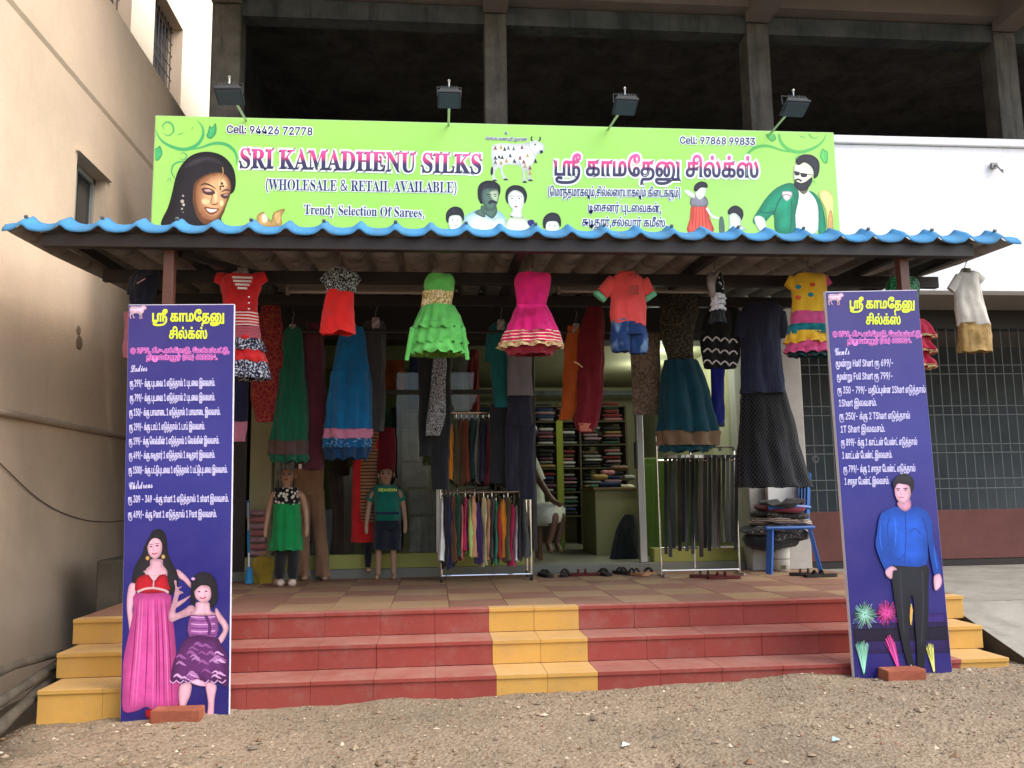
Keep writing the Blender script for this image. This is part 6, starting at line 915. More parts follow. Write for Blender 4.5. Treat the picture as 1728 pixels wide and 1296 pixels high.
bl_line(bd, PL, '@ 2/42, சி.டி.எச்.ரோடு, வேப்பம்பட்டு,', 220, 595, 387, 595, 7.5, V_navy, off=0, om=V_pink, ol=1.0); bl_line(bd, PL, 'திருவள்ளூர் (மா) 602024.', 247, 606.5, 367, 606.5, 7.5, V_navy, off=0, om=V_pink, ol=1.0)
bl_line(bd, PL, 'Ladies', 220, 628, 249, 626, 13, lat='c', off=.15)
E0 = 'எடுத்தால்'; IL = 'இலவசம்.'
for t, x0, y0, x1 in (('ரூ 299/- க்கு புடவை 1 எடுத்தால் 1 புடவை இலவசம்.', 219, 652.5, 363), ('ரூ 799/- க்கு புடவை 1 எடுத்தால் 2 புடவை இலவசம்.', 219, 677, 363), ('ரூ 150/- க்கு பாவாடை 1 எடுத்தால் 1 பாவாடை இலவசம்.', 218, 701.5, 372),
        ('ரூ 299/- க்கு டாப் 1 எடுத்தால் 1 டாப் இலவசம்.', 218, 726, 346), ('ரூ 199/- க்கு லெக்கின் 1 எடுத்தால் 1 லெக்கின் இலவசம்.', 217.5, 750, 370), ('ரூ 499/- க்கு சுடிதார் 1 எடுத்தால் 1 சுடிதார் இலவசம்.', 217.5, 774, 363), ('ரூ 1500/- க்கு பட்டுபுடவை 1 எடுத்தால் 1 பட்டுபுடவை இலவசம்.', 217, 799, 384),
        ('ரூ 309 - 349 -க்கு shart 1 எடுத்தால் 1 shart இலவசம்.', 216, 848, 386), ('ரூ 499/- க்கு Pant 1 எடுத்தால் 1 Pant இலவசம்.', 216, 874, 366)):
    bl_line(bd, PL, t, x0, y0, x1, y0-1.5, 11.5, off=.22)
bl_line(bd, PL, 'Childrens', 217, 826, 258, 823, 13.5, lat='c', off=.15)
# woman in a pink gown and girl in a purple frock
p = Print(PL, 190, 860, 3.323, .001)
gp, gpd, gpl = vin('gown_pink', 196, 76, 148), vin('gown_deep', 140, 38, 100), vin('gown_light', 216, 116, 176); sk, skd = vin('skin_lilac', 214, 164, 182), vin('skin_lilac_shade', 190, 136, 160)
wr, pu, pud, pul = vin('wine_red', 168, 24, 40), vin('frock_purple', 146, 84, 150), vin('frock_plum', 92, 44, 100), vin('frock_pale', 206, 160, 210)
p.reg(V_hair, 200, 170, 220, 125, 255, 108, 290, 125, 305, 170, 310, 240, 340, 310, 372, 380, 360, 440, 320, 480, 280, 420, 200, 400, 150, 470, 108, 440, 115, 350, 140, 290, 165, 250, 180, 200)
p.reg(sk, 98, 415, 132, 420, 130, 470, 118, 520, 112, 580, 128, 650, 144, 720, 140, 765, 122, 770, 105, 730, 96, 690, 90, 640, 80, 560, 82, 480)
p.reg(sk, 360, 335, 400, 360, 440, 410, 438, 440, 400, 400, 372, 380); p.reg(sk, 440, 480, 400, 520, 350, 555, 310, 570, 240, 552, 235, 530, 270, 515, 300, 512, 330, 530, 380, 510)
p.reg(gp, 128, 470, 310, 465, 330, 560, 348, 700, 360, 850, 378, 980, 380, 1090, 330, 1110, 280, 1140, 230, 1135, 190, 1105, 130, 1130, 60, 1128, 56, 1000, 60, 850, 90, 700, 118, 560)
for x0, x1, m in ((140, 90, gpd), (170, 130, gpl), (200, 180, gpd), (225, 225, gpl), (250, 262, gpd), (270, 290, gpd), (285, 312, gpl), (298, 335, gpd), (155, 110, gpl), (240, 245, gpd)): p.line(m, 7, x0, 500, (x0+x1)/2+4, 780, x1, 1110, taper=True)
p.reg(wr, 190, 1120, 300, 1125, 380, 1090, 372, 1140, 280, 1165, 200, 1175)
p.reg(sk, 185, 340, 210, 312, 214, 280, 278, 280, 282, 310, 308, 350, 290, 400, 235, 420, 190, 395); p.reg(wr, 132, 400, 160, 372, 200, 365, 232, 400, 262, 368, 300, 366, 312, 410, 310, 460, 140, 465)
p.line(vin('sequin_silver', 196, 170, 176), 8, 175, 345, 205, 362, 232, 372, 262, 362, 300, 350); p.line(vin('sequin_silver', 0, 0, 0), 12, 138, 462, 180, 445, 232, 440, 290, 452, 314, 466); p.line(vin('sequin_silver', 0, 0, 0), 7, 232, 372, 228, 440)
p.reg(sk, 196, 200, 206, 160, 240, 148, 272, 168, 278, 215, 268, 255, 240, 278, 212, 262, 198, 235); p.reg(V_hair, 196, 205, 200, 160, 235, 135, 275, 150, 285, 210, 266, 170, 232, 160, 208, 180)
p.ell(V_hair, 216, 208, 8, 4); p.ell(V_hair, 250, 202, 9, 4); p.line(V_hair, 3, 206, 196, 226, 194); p.line(V_hair, 3, 240, 190, 262, 190); p.line(wr, 6, 220, 244, 235, 250, 250, 242); p.line(skd, 3, 233, 205, 228, 225, 238, 228)
for x, y in ((196, 272), (284, 264)): p.ell(gold, x, y, 11, 12)
p.reg(sk, 345, 400, 352, 440, 345, 480, 330, 540, 314, 600, 330, 630, 380, 610, 440, 590, 470, 560, 440, 535, 400, 560, 352, 580, 362, 530, 372, 480, 398, 465, 370, 450, 390, 430, 362, 435, 358, 400)
p.reg(sk, 580, 550, 610, 590, 650, 650, 640, 700, 610, 750, 575, 745, 600, 710, 620, 670, 590, 620, 575, 590)
p.reg(pu, 436, 590, 460, 575, 575, 575, 580, 720, 430, 712); [p.line(pul, 6, 440, y, 500, y+5, 575, y) for y in (600, 640, 680)]; [p.line(pud, 5, 440, y, 500, y+5, 575, y) for y in (620, 662, 700)]; p.line(pud, 18, 520, 590, 545, 650, 540, 700)
p.reg(pud, 430, 712, 580, 718, 610, 760, 645, 830, 642, 990, 580, 960, 540, 990, 480, 950, 440, 985, 395, 960, 330, 965, 335, 880, 365, 800)
r = random.Random(8)
for k in range(34):
    x = r.uniform(345, 620); y = r.uniform(750, 960); 
    if abs(x-490) > (y-640)*.62: continue
    p.line(r.choice((pu, pul, pu, vin('frock_mid', 176, 120, 180))), r.uniform(9, 20), x-28, y, x-8, y-14, x+10, y-3, x+30, y+6, taper=True)
for x in (340, 380, 425, 470, 520, 570, 615): p.line(pul, 6, x-20, 960, x, 972, x+20, 955)
p.reg(sk, 382, 980, 440, 975, 436, 1040, 412, 1100, 415, 1160, 425, 1180, 378, 1182, 376, 1100, 370, 1040); p.reg(sk, 522, 975, 582, 985, 572, 1060, 566, 1170, 560, 1182, 530, 1182, 536, 1080); p.line(V_black, 9, 378, 1170, 400, 1176, 428, 1166); p.line(V_black, 9, 528, 1165, 545, 1172, 568, 1165)
p.reg(vin('frock_lining', 240, 176, 206), 440, 965, 480, 950, 530, 985, 500, 990, 460, 980)
p.reg(sk, 470, 520, 540, 520, 550, 570, 580, 590, 440, 590, 465, 560)
p.reg(V_hair, 440, 440, 445, 390, 475, 358, 515, 350, 560, 368, 585, 420, 590, 500, 570, 540, 545, 545, 550, 450, 500, 430, 465, 470, 462, 530, 440, 520)
p.reg(sk, 462, 450, 490, 425, 540, 430, 553, 470, 545, 505, 515, 522, 480, 510, 462, 485); p.reg(V_hair, 458, 455, 470, 400, 520, 380, 562, 400, 560, 450, 530, 420, 490, 428)
p.ell(V_hair, 485, 460, 7, 4); p.ell(V_hair, 525, 458, 7, 4); p.line(wr, 6, 488, 492, 506, 498, 524, 490); p.ell(pul, 452, 388, 12, 9)
p.build('printed_woman_and_girl', bd, 'printed woman in long pink gown with a girl in ruffled purple frock')
bd2, PR = board('right standing blue price board tilted, with man in blue shirt', (1443, 1155), (1608, 1145), (1393, 492), (1548, 489))
cowsm(PR, 1397.5, 496, 16.5, bd2)
bl_line(bd2, PR, 'ஸ்ரீ காமதேனு', 1433, 520, 1544, 520, 16, V_lime, off=.7); bl_line(bd2, PR, 'சில்க்ஸ்', 1461, 547, 1520, 547, 16, V_lime, off=.6)
bl_line(bd2, PR, '@ 2/42, சி.டி.எச்.ரோடு, வேப்பம்பட்டு,', 1405, 567, 1555, 567, 7.5, V_navy, off=0, om=V_pink, ol=1.0); bl_line(bd2, PR, 'திருவள்ளூர் (மா) 602024.', 1430, 579.5, 1538, 578, 7.5, V_navy, off=0, om=V_pink, ol=1.0)
bl_line(bd2, PR, 'Gents', 1408, 600, 1434, 598, 14, lat='c', off=.15)
for t, x0, y0, x1 in (('மூன்று Half Shart ரூ 699/-', 1410, 619, 1508), ('மூன்று Full Shart ரூ 799/-', 1412, 641, 1507), ('ரூ 350 - 799/- மதிப்புள்ள 1Shart எடுத்தால்', 1413, 664, 1562), ('1Shart இலவசம்.', 1415, 686, 1480), ('ரூ 250/- க்கு 2 TShart எடுத்தால்', 1416, 708, 1536),
        ('1T Shart இலவசம்.', 1418, 730, 1494), ('ரூ 899/- க்கு 1 காட்டன் பேண்ட் எடுத்தால்', 1419, 752, 1548), ('1 காட்டன் பேண்ட் இலவசம்.', 1421, 774, 1506), ('ரூ 799/- க்கு 1 சாதா பேண்ட் எடுத்தால்', 1423, 797, 1545), ('1 சாதா பேண்ட் இலவசம்.', 1425, 818, 1501)):
    bl_line(bd2, PR, t, x0, y0, x1, y0-1.5, 11.3, off=.2)
p = Print(PR, 1390, 790, 3.24, .001)
r = random.Random(3); nightb = vin('night_navy', 30, 20, 66)
p.reg(vin('night_a', 52, 32, 108), 154, 800, 665, 790, 676, 900, 160, 905, smooth=False); p.reg(vin('night_b', 38, 24, 80), 158, 850, 670, 838, 690, 1010, 172, 1015, smooth=False); p.reg(vin('night_c', 22, 14, 40), 160, 880, 674, 862, 682, 940, 166, 950, smooth=False)
for cx_, cy_, R_, cs in ((225, 800, 78, [(150, 226, 196), (70, 150, 130), (200, 240, 226)]), (345, 790, 72, [(226, 40, 150), (180, 30, 130), (240, 120, 190)])):
    p.reg(vin('glow_%d' % cx_, *[int(v*.45+10) for v in cs[1]]), cx_-R_*.8, cy_, cx_, cy_-R_*.75, cx_+R_*.75, cy_, cx_, cy_+R_*.7, edge=R_*.7, lo=.5, hi=1.1)
    for k in range(84):
        a = k*.0748+r.uniform(-.05, .05); q = R_*r.uniform(.4, 1.08); col = vin('spark_%d_%d' % (cx_, k % 3), *cs[k % 3])
        x1, y1 = cx_+math.cos(a)*q, cy_+math.sin(a)*q
        if x1 < 155: continue
        p.line(col, 1.7, cx_+math.cos(a)*4, cy_+math.sin(a)*4, x1, y1, taper=True)
for (x, y, x2, y2, w0, cs) in ((210, 945, 220, 1130, 70, [(120, 226, 190), (200, 246, 226)]), (360, 915, 412, 1120, 56, [(226, 30, 150), (246, 110, 190)]), (580, 960, 604, 1120, 40, [(226, 226, 90), (246, 246, 160)]), (476, 740, 478, 860, 22, [(226, 220, 90), (200, 60, 80)])):
    p.reg(vin('jetglow_%d' % x, *[int(v*.5) for v in cs[0]]), x-w0*.35, y+20, x+w0*.35, y+20, x2+6, y2-10, x2-5, y2-10, edge=w0*.4, lo=.5)
    for k in range(15): t = (k-7)/7; p.line(vin('jet_%d_%d' % (x, k % 2), *cs[k % 2]), 2.2, x+t*w0/2, y+abs(t)*18+r.uniform(-12, 25), x2+t*3, y2-r.uniform(0, 30), taper=True)
tr, trl, bs, bsd, bsl = vin('trouser_black', 30, 32, 42), vin('trouser_edge', 52, 54, 66), vin('shirt_blue', 26, 84, 190), vin('shirt_deep', 20, 56, 140), vin('shirt_sheen', 40, 104, 210)
p.reg(tr, 375, 520, 560, 525, 572, 640, 572, 800, 560, 980, 545, 1110, 515, 1110, 510, 980, 500, 860, 492, 730, 478, 700, 470, 830, 470, 960, 500, 1100, 470, 1100, 430, 960, 400, 800, 372, 600); p.line(trl, 5, 420, 560, 425, 700, 440, 900); p.line(trl, 5, 540, 560, 545, 750, 535, 950)
p.reg(vin('shoe', 70, 30, 50), 475, 1085, 505, 1090, 520, 1150, 495, 1150); p.reg(vin('shoe', 0, 0, 0), 515, 1100, 548, 1100, 562, 1160, 530, 1162); p.line(V_lav, 4, 478, 1075, 500, 1120); p.line(V_lav, 4, 555, 1130, 548, 1155)
p.reg(bs, 402, 210, 330, 235, 305, 270, 292, 350, 284, 420, 305, 490, 330, 545, 345, 560, 378, 540, 360, 500, 345, 440, 352, 380, 366, 430, 368, 520, 430, 535, 560, 528, 568, 400, 580, 470, 606, 590, 640, 575, 620, 470, 600, 400, 590, 290, 560, 235, 500, 210, 440, 235)
p.line(bsd, 6, 352, 380, 348, 320, 360, 270); p.line(bsd, 7, 568, 400, 560, 320, 540, 270); p.line(bsd, 5, 445, 240, 450, 380, 440, 530); p.line(bsl, 8, 385, 260, 395, 340, 390, 430, taper=True); p.line(bsl, 6, 312, 300, 308, 380, 320, 450, taper=True); p.line(bsl, 6, 600, 420, 612, 500, 622, 560, taper=True); p.line(bsd, 5, 370, 480, 410, 500, 440, 470); p.line(bsd, 5, 470, 350, 500, 330, 530, 360)
p.reg(sk, 338, 560, 372, 535, 402, 555, 380, 562, 372, 605, 345, 590); p.reg(sk, 604, 590, 634, 578, 648, 620, 634, 655, 610, 668, 602, 630)
p.reg(skd, 405, 185, 470, 170, 476, 215, 445, 236, 412, 215); p.reg(sk, 388, 110, 400, 82, 440, 74, 472, 90, 480, 130, 465, 175, 438, 196, 408, 180, 392, 150); p.reg(V_hair, 380, 100, 378, 78, 388, 58, 398, 48, 414, 36, 440, 30, 462, 36, 480, 46, 492, 66, 495, 96, 488, 122, 478, 142, 474, 116, 468, 98, 452, 90, 434, 88, 412, 84, 398, 92, 390, 110); [p.line(V_hair2, 3, 396+k*11, 78-k*1.5, 402+k*12, 52, 418+k*11, 44, taper=True) for k in range(7)]
p.line(V_hair, 5, 396, 114, 418, 112); p.line(V_hair, 5, 436, 112, 460, 110); p.ell(V_hair, 408, 122, 6, 3); p.ell(V_hair, 448, 120, 6, 3); p.line(skd, 4, 424, 120, 420, 142, 430, 144); p.line(wr, 4, 412, 160, 436, 160)
p.build('printed_man', bd2, 'printed young man in blue shirt and black trousers before fireworks')
for (x, y, wd), lab in (((294, 1243, .235), 'orange brick lying under the left blue price board'), ((1534, 1177, .22), 'orange brick lying under the right blue price board')):
    c = at(x, y, 4.53); c.z = gz(c.x, c.y)-.022
    mb = MB().box((-wd/2, 0, 0), (wd/2, .11, .078)); r = random.Random(x)
    for v in mb.v: v += Vector((r.uniform(-.006, .006), r.uniform(-.006, .006), r.uniform(-.004, .004))) + c
    tag(mb.build('brick', M_brick, loc=tuple(c), bevel=.006), lab, 'brick')
# ================================================================ patterned fabrics
def patt(name, base, fn, rough=.9):
    if name in MATS: return MATS[name]
    n = N(name); b = n.mix(n.ramp(n.noise(9, 3), [(.3, BL), (.7, WH)]), dk(base, .72), dk(base, 1.05)); MATS[name] = n.out(fn(n, b), rough, creases(n), .7, .02, Sheen_Weight=.15, Specular_IOR_Level=.15); return MATS[name]
def step(n, f, a, b=None): return n.ramp(f, [(max(0, a-.02), BL), (min(1, a+.02), WH)])
F_formg = flat('grey_hanger_plastic', C(150, 142, 144, .7), .4, .1, .4)
F_skin = flat('mannequin_skin', C(190, 148, 122, .6), .45, .06, .4)
F_stripe = patt('red_white_stripe', C(206, 40, 44), lambda n, b: n.mix(step(n, n.wave(16, .3), .62), b, C(240, 222, 216, .85)))
F_fine = patt('maroon_fine_stripe', C(150, 52, 70), lambda n, b: n.mix(step(n, n.wave(34, .2), .6), b, C(196, 110, 120)))
F_speck = patt('navy_white_speckle', C(30, 34, 60), lambda n, b: n.mix(step(n, n.noise(85, 2), .56), b, C(214, 218, 230, .8)))
F_swirl = patt('black_white_swirl', C(26, 28, 34), lambda n, b: n.mix(step(n, n.noise(38, 0, dist=3.5), .57), b, C(210, 220, 220, .7)))
F_red = fab('bright_red_cotton', C(226, 40, 38, 1.0), var=.15); F_redd = fab('red_cotton', C(206, 36, 40, .95))
F_green = fab('lime_tulle', C(116, 226, 110, .82), var=.25); F_greend = fab('olive_tulle', C(120, 170, 60, .7))
F_gold = patt('gold_sequins', C(200, 176, 92, .8), lambda n, b: n.mix(step(n, n.vor(110, out='Color'), .5), b, C(246, 226, 180, .9)), .35)
F_pink = fab('hot_pink_tulle', C(236, 36, 130, 1.0), var=.2)
F_zig = patt('pink_with_foil_lines', C(226, 36, 96), lambda n, b: n.mix(step(n, n.wave(14.5, 2.2, v=n.coord(sc=(1, 1, 1))), .80), b, C(250, 236, 200, .9)))
F_hem = patt('gold_foil_hem', C(240, 220, 160, .85), lambda n, b: n.mix(step(n, n.noise(60, 1), .6), b, C(200, 60, 70)), .4)
F_coral = fab('coral_cotton', C(236, 86, 84, .95), var=.12); F_mint = fab('mint_cuff', C(130, 220, 170, .8))
F_denim = patt('washed_denim', C(34, 66, 120, .9), lambda n, b: n.mix(n.ramp(n.noise(8, 2, v=n.coord(sc=(1.2, .3, .7))), [(.50, BL), (.66, (.9,)*3+(1,))]), b, C(130, 168, 206, .85)))
F_yel = fab('yellow_jersey', C(238, 190, 50, .95), var=.1); F_rose = fab('rose_cotton', C(218, 84, 140, .95), var=.15); F_teal = fab('teal_cotton', C(20, 130, 140, .9)); F_orn = fab('orange_print', C(206, 80, 40))
F_cream = fab('cream_cotton', C(220, 216, 204, .78), var=.12); F_brass = patt('brocade_gold', C(176, 144, 84, .85), lambda n, b: n.mix(step(n, n.vor(28), .3), C(150, 120, 66, .8), b), .55)
F_blacks = fab('black_cotton', C(30, 32, 36), var=.3); F_white = fab('white_ruffle', C(232, 232, 236, .85), var=.15)
F_polka = patt('black_polka', C(24, 26, 32), lambda n, b: n.mix(step(n, n.vor(42), .28), C(210, 214, 220, .7), b))
F_navyd = fab('navy_cotton', C(34, 40, 72, .9)); F_sparkg = patt('green_sequin', C(14, 110, 66, .8), lambda n, b: n.mix(step(n, n.vor(120, out='Color'), .6), b, C(90, 200, 150, .8)), .4)
F_maroonl = patt('maroon_lattice', C(128, 30, 40, 0.81), lambda n, b: n.mix(step(n, n.vor(30, feat='DISTANCE_TO_EDGE'), .06), C(176, 84, 60, 0.62), b))
F_dgreen = fab('bottle_green_georgette', C(14, 104, 76, 0.68), var=.35); F_dmar = fab('dark_maroon_cotton', C(92, 34, 48, 0.68)); F_blue = fab('cobalt_georgette', C(10, 116, 176, 0.71), var=.3); F_blued = fab('deep_blue_lining', C(16, 66, 108, 0.68))
F_pinkband = patt('pink_zari_band', C(206, 70, 140, 0.74), lambda n, b: n.mix(step(n, n.wave(55, .4), .5), b, C(246, 190, 210, 0.62)))
F_bluepr = patt('blue_block_print', C(20, 104, 160, 0.68), lambda n, b: n.mix(step(n, n.vor(46), .30), C(150, 190, 226, 0.62), b))
F_marband = patt('maroon_zari_band', C(120, 60, 74, 0.68), lambda n, b: n.mix(step(n, n.wave(40, .5), .5), b, C(70, 90, 70, 0.62)))
F_seq = patt('silver_sequin', C(40, 42, 46, 0.62), lambda n, b: n.mix(step(n, n.noise(130, 2), .50), b, C(196, 200, 204, 0.53)), .4)
F_greyt = fab('grey_melange', C(128, 124, 126, 0.62), var=.12); F_tealt = fab('dark_teal_shirt', C(20, 108, 110, 0.62)); F_navyt = fab('navy_trouser', C(40, 42, 60, 0.68))
F_orange = patt('orange_dupatta', C(206, 104, 34, 0.68), lambda n, b: n.mix(step(n, n.wave(26, .5, 'X'), .7), b, C(170, 70, 30, 0.62))); F_maroon = fab('maroon_dupatta', C(126, 24, 40, 0.74)); F_peachtrim = fab('peach_trim', C(230, 140, 120, 0.62))
F_curt = patt('brown_kalamkari', C(116, 98, 84, 0.62), lambda n, b: n.mix(n.ramp(n.noise(30, 3, dist=2), [(.45, BL), (.6, (.8,)*3+(1,))]), b, C(170, 150, 130, 0.62)))
F_emb = patt('embroidered_net', C(58, 56, 48, 0.68), lambda n, b: n.mix(step(n, n.vor(60), .34), C(120, 108, 84, 0.62), b)); F_tealg = fab('deep_teal_georgette', C(8, 76, 92, 0.71), var=.3)
F_embhem = patt('cream_embroidered_hem', C(176, 150, 116, 0.59), lambda n, b: n.mix(step(n, n.wave(60, 3), .6), b, C(110, 80, 60, 0.62))); F_royal = fab('royal_blue_knit', C(28, 44, 150, 0.68))
F_check = patt('navy_check_shirting', C(34, 42, 74, 0.68), lambda n, b: n.mix(step(n, n.wave(30, 0, 'X'), .88), n.mix(step(n, n.wave(22, 0, 'Z'), .9), b, C(70, 80, 112, .5)), C(96, 104, 136, .5)))
F_lat = patt('black_lattice_print', C(26, 28, 32, 0.62), lambda n, b: n.mix(step(n, n.wave(17, 0, 'DIAGONAL', n.coord(sc=(1.6, .01, 1))), .93), n.mix(step(n, n.wave(17, 0, 'DIAGONAL', n.coord(sc=(-1.6, .01, 1))), .93), b, C(92, 98, 106, .45)), C(92, 98, 106, .45)))
F_khaki = fab('khaki_twill', C(168, 128, 98, 0.59), var=.15); F_gskirt = fab('emerald_skirt', C(20, 168, 92, 0.65), var=.2)
F_teeteal = fab('teal_green_tee', C(20, 130, 112, 0.62), var=.15); F_shortsn = fab('dark_navy_shorts', C(30, 38, 56, 0.68))

# ================================================================ children's clothes hung along the middle beam
GRP = "children's outfits hung along the awning beam"; YH = 5.44
def kid(name, label, cat, x, y, wn, ws, h, Y=YH, mat=None, grp=GRP):
    t = thing(name, label, cat, tuple(at(x, y, Y)), grp); form(Y, x, y, wn, ws, h, mat or F_formg, t); return t
t = kid('child_dress', 'dark navy child outfit half hidden above the left price board', 'dress', 243, 468, 12, 22, 12)
cloth('bodice', YH, [(458, 228, 268), (475, 220, 270), (500, 219, 262), (530, 222, 258)], fab('sheer_navy', C(24, 28, 44)), t, 7, (.02, .05), .5); cloth('skirt', YH, [(528, 214, 264), (560, 211, 268), (604, 208, 272)], fab('dusty_pink', C(200, 120, 140, .8)), t, 9, (.03, .1), .6, hem=.01)
sleeve('sleeve', YH, (228, 468), (222, 498), 9, 8, MATS['sheer_navy'], t); MB().tube([at(231+i, 478-i*.6, YH-.1) for i in (0, 5, 10, 14)], .004, 5).build('silver_trim', M_chrome, t)
t = kid('child_dress', 'red child dress with white striped yoke and speckled navy tiers', 'dress', 405, 466, 14, 30, 14)
cloth('bodice', YH, [(464, 380, 432), (480, 371, 441), (500, 376, 437), (527, 380, 436)], F_redd, t, 5, (.01, .03), .5)
for i, (y, w_) in enumerate(((468, 17), (474, 15), (480, 12), (486, 8))): MB().obox(at(409-w_, y, YH-.125-.004*i), at(409+w_, y+1, YH-.125-.004*i), .012, .012).build('neck_stripe', fab('white_jersey', C(240, 226, 220, .85)), t)
for y in (501, 511, 521): MB().ball(at(420, y, YH-.165), .007, 8, 5, 0, (1, .5, 1)).build('button', M_chrome, t)
sleeve('sleeve', YH, (380, 472), (364, 468), 13, 9, F_redd, t); sleeve('sleeve', YH, (433, 472), (449, 466), 13, 9, F_redd, t)
cloth('striped_waist', YH, [(526, 379, 437), (540, 378, 438), (552, 377, 438)], F_stripe, t, 5, (.01, .02), .52); cloth('ribbed_waist', YH, [(551, 377, 438), (574, 374, 440)], F_fine, t, 7, (.02, .03), .52)
for i, (rows, m) in enumerate((([(573, 372, 442), (584, 368, 446), (594, 364, 449)], F_speck), ([(592, 366, 446), (602, 363, 450), (613, 361, 453)], F_redd), ([(611, 364, 450), (626, 360, 456), (640, 357, 460)], F_speck))): cloth('ruffle_tier', YH, rows, m, t, 13, (.02, .07), .6, hem=.01, seed=i+2)
MB().ball(at(413, 568, YH-.17), .02, 8, 5, 0, (1.3, .5, .8)).build('bow', F_redd, t)
t = kid('child_dress', 'bright red child skirt below a black top with white swirls', 'dress', 572, 462, 12, 22, 12)
cloth('top', YH, [(455, 555, 592), (465, 548, 602), (478, 548, 604), (494, 550, 600)], F_swirl, t, 7, (.02, .05), .5); cloth('skirt', YH, [(490, 552, 597), (520, 548, 599), (550, 543, 600), (563, 541, 600)], F_red, t, 4, (.01, .04), .6, hem=.015)
sleeve('sleeve', YH, (556, 463), (546, 478), 8, 9, F_swirl, t); sleeve('sleeve', YH, (594, 463), (604, 478), 8, 9, F_swirl, t)
t = kid('child_dress', 'lime green party dress with gold sequin waistband and layered tulle skirt', 'dress', 738, 467, 11, 26, 12)
cloth('bodice', YH, [(463, 722, 760), (472, 717, 767), (484, 716, 767), (494, 716, 766)], F_green, t, 6, (.01, .02), .5); cloth('waistband', YH, [(492, 713, 766), (506, 713, 764), (520, 712, 764)], F_gold, t, 5, (.01, .02), .55)
for i, rows in enumerate(([(516, 711, 765), (535, 703, 774), (556, 693, 785)], [(545, 702, 776), (565, 695, 783), (582, 690, 787)], [(570, 698, 780), (588, 690, 785), (598, 688, 786)])): cloth('skirt_layer', YH, rows, F_green, t, 15, (.03, .10), .62, hem=.018, seed=i+4)
cloth('underskirt', YH, [(560, 700, 778), (600, 692, 783)], F_greend, t, 13, (.03, .08), .5, hem=.015)
for (a, b) in (((697, 553), (686, 608)), ((780, 553), (789, 607))): sleeve('tulle_drape', YH-.05, a, b, 5, 3.5, F_green, t)
t = kid('child_dress', 'hot pink sleeveless dress with gold foil lines around flared hem', 'dress', 899, 466, 10, 26, 12)
cloth('bodice', YH, [(462, 872, 926), (472, 868, 930), (495, 871, 926), (518, 875, 922)], F_pink, t, 6, (.01, .03), .5)
cloth('skirt', YH, [(515, 874, 923), (530, 868, 931), (548, 860, 938), (562, 854, 944)], F_pink, t, 13, (.03, .07), .6, hem=.01); cloth('foil_skirt', YH, [(560, 853, 944), (572, 848, 948), (582, 845, 950)], F_zig, t, 13, (.06, .075), .6, hem=.01)
cloth('gold_hem', YH, [(580, 844, 950), (588, 842, 952)], F_hem, t, 13, (.075, .085), .6, hem=.01); cloth('underskirt', YH, [(575, 852, 942), (590, 854, 936), (599, 858, 932)], fab('wine_net', C(150, 40, 60)), t, 11, (.03, .06), .55, hem=.008)
MB().obox(at(875, 517, YH-.14), at(922, 517, YH-.14), .02, .02).build('sash', F_pink, t)
t = kid('child_outfit', 'coral shirt with mint cuffs over washed denim shorts', 'outfit', 1056, 465, 11, 22, 10)
cloth('shirt', YH, [(464, 1036, 1076), (474, 1031, 1086), (500, 1031, 1091), (530, 1031, 1091), (550, 1034, 1091)], F_coral, t, 5, (.01, .03), .5, hem=.012)
for s, a, b, c, d in ((1, (1038, 474), (1016, 496), (1015, 497), (1010, 503)), (1, (1082, 474), (1095, 496), (1095, 497), (1100, 504))): sleeve('sleeve', YH, a, b, 14, 12, F_coral, t); sleeve('cuff', YH, c, d, 12.5, 12.5, F_mint, t)
cloth('collar', YH, [(459, 1043, 1070), (466, 1040, 1074)], F_coral, t, 4, (0, .02), .6); MB().box(at(1062, 497, YH-.13), at(1077, 482, YH-.124)).build('chest_pocket', fab('brown_patch', C(170, 70, 60)), t)
cloth('shorts', YH, [(540, 1034, 1090), (552, 1032, 1091), (566, 1030, 1092)], F_denim, t, 5, (.01, .02), .5)
cloth('leg', YH, [(562, 1030, 1062), (580, 1030, 1063), (594, 1033, 1063)], F_denim, t, 5, (.02, .03), .8, hem=.006); cloth('leg', YH, [(562, 1060, 1092), (580, 1060, 1093), (597, 1063, 1092)], F_denim, t, 5, (.02, .03), .8, hem=.006)
t = kid('child_dress', 'narrow black polka dot child dress with white ruffled tiers', 'dress', 1206, 468, 8, 10, 12)
cloth('bodice', YH, [(459, 1204, 1216), (478, 1206, 1222), (498, 1202, 1224)], F_polka, t, 5, (.02, .04), .7)
for i, y in enumerate((496, 505, 514)): cloth('white_ruffle', YH, [(y, 1202, 1222), (y+10, 1200, 1225)], F_white, t, 11, (.02, .12), .8, hem=.006, seed=i)
cloth('skirt', YH, [(520, 1202, 1223), (545, 1200, 1226)], F_blacks, t, 7, (.03, .08), .7)
MB().tube([at(1199, 462, YH-.02), at(1200, 480, YH-.03), at(1203, 500, YH-.04)], [.026, .028, .018], 10).build('form_arm', F_formg, t, smooth=True)
t = kid('child_outfit', 'yellow printed top over rose skirt with teal, yellow and pink ruffles', 'outfit', 1363, 467, 13, 24, 13)
cloth('top', YH, [(463, 1341, 1388), (474, 1334, 1395), (500, 1337, 1395), (528, 1338, 1394)], F_yel, t, 5, (.01, .025), .5)
sleeve('sleeve', YH, (1341, 470), (1331, 486), 11, 10, F_yel, t); sleeve('sleeve', YH, (1388, 468), (1398, 482), 10, 9, F_rose, t)
for (x, y), m in zip(((1347, 484), (1371, 480), (1347, 502), (1368, 497)), (F_teal, F_orn, F_orn, F_teal)): MB().ball(at(x, y, YH-.135), .02, 7, 5, 0, (1.1, .2, .8)).build('printed_motif', m, t)
cloth('skirt', YH, [(526, 1340, 1394), (540, 1337, 1396), (554, 1334, 1398)], F_rose, t, 7, (.02, .04), .55)
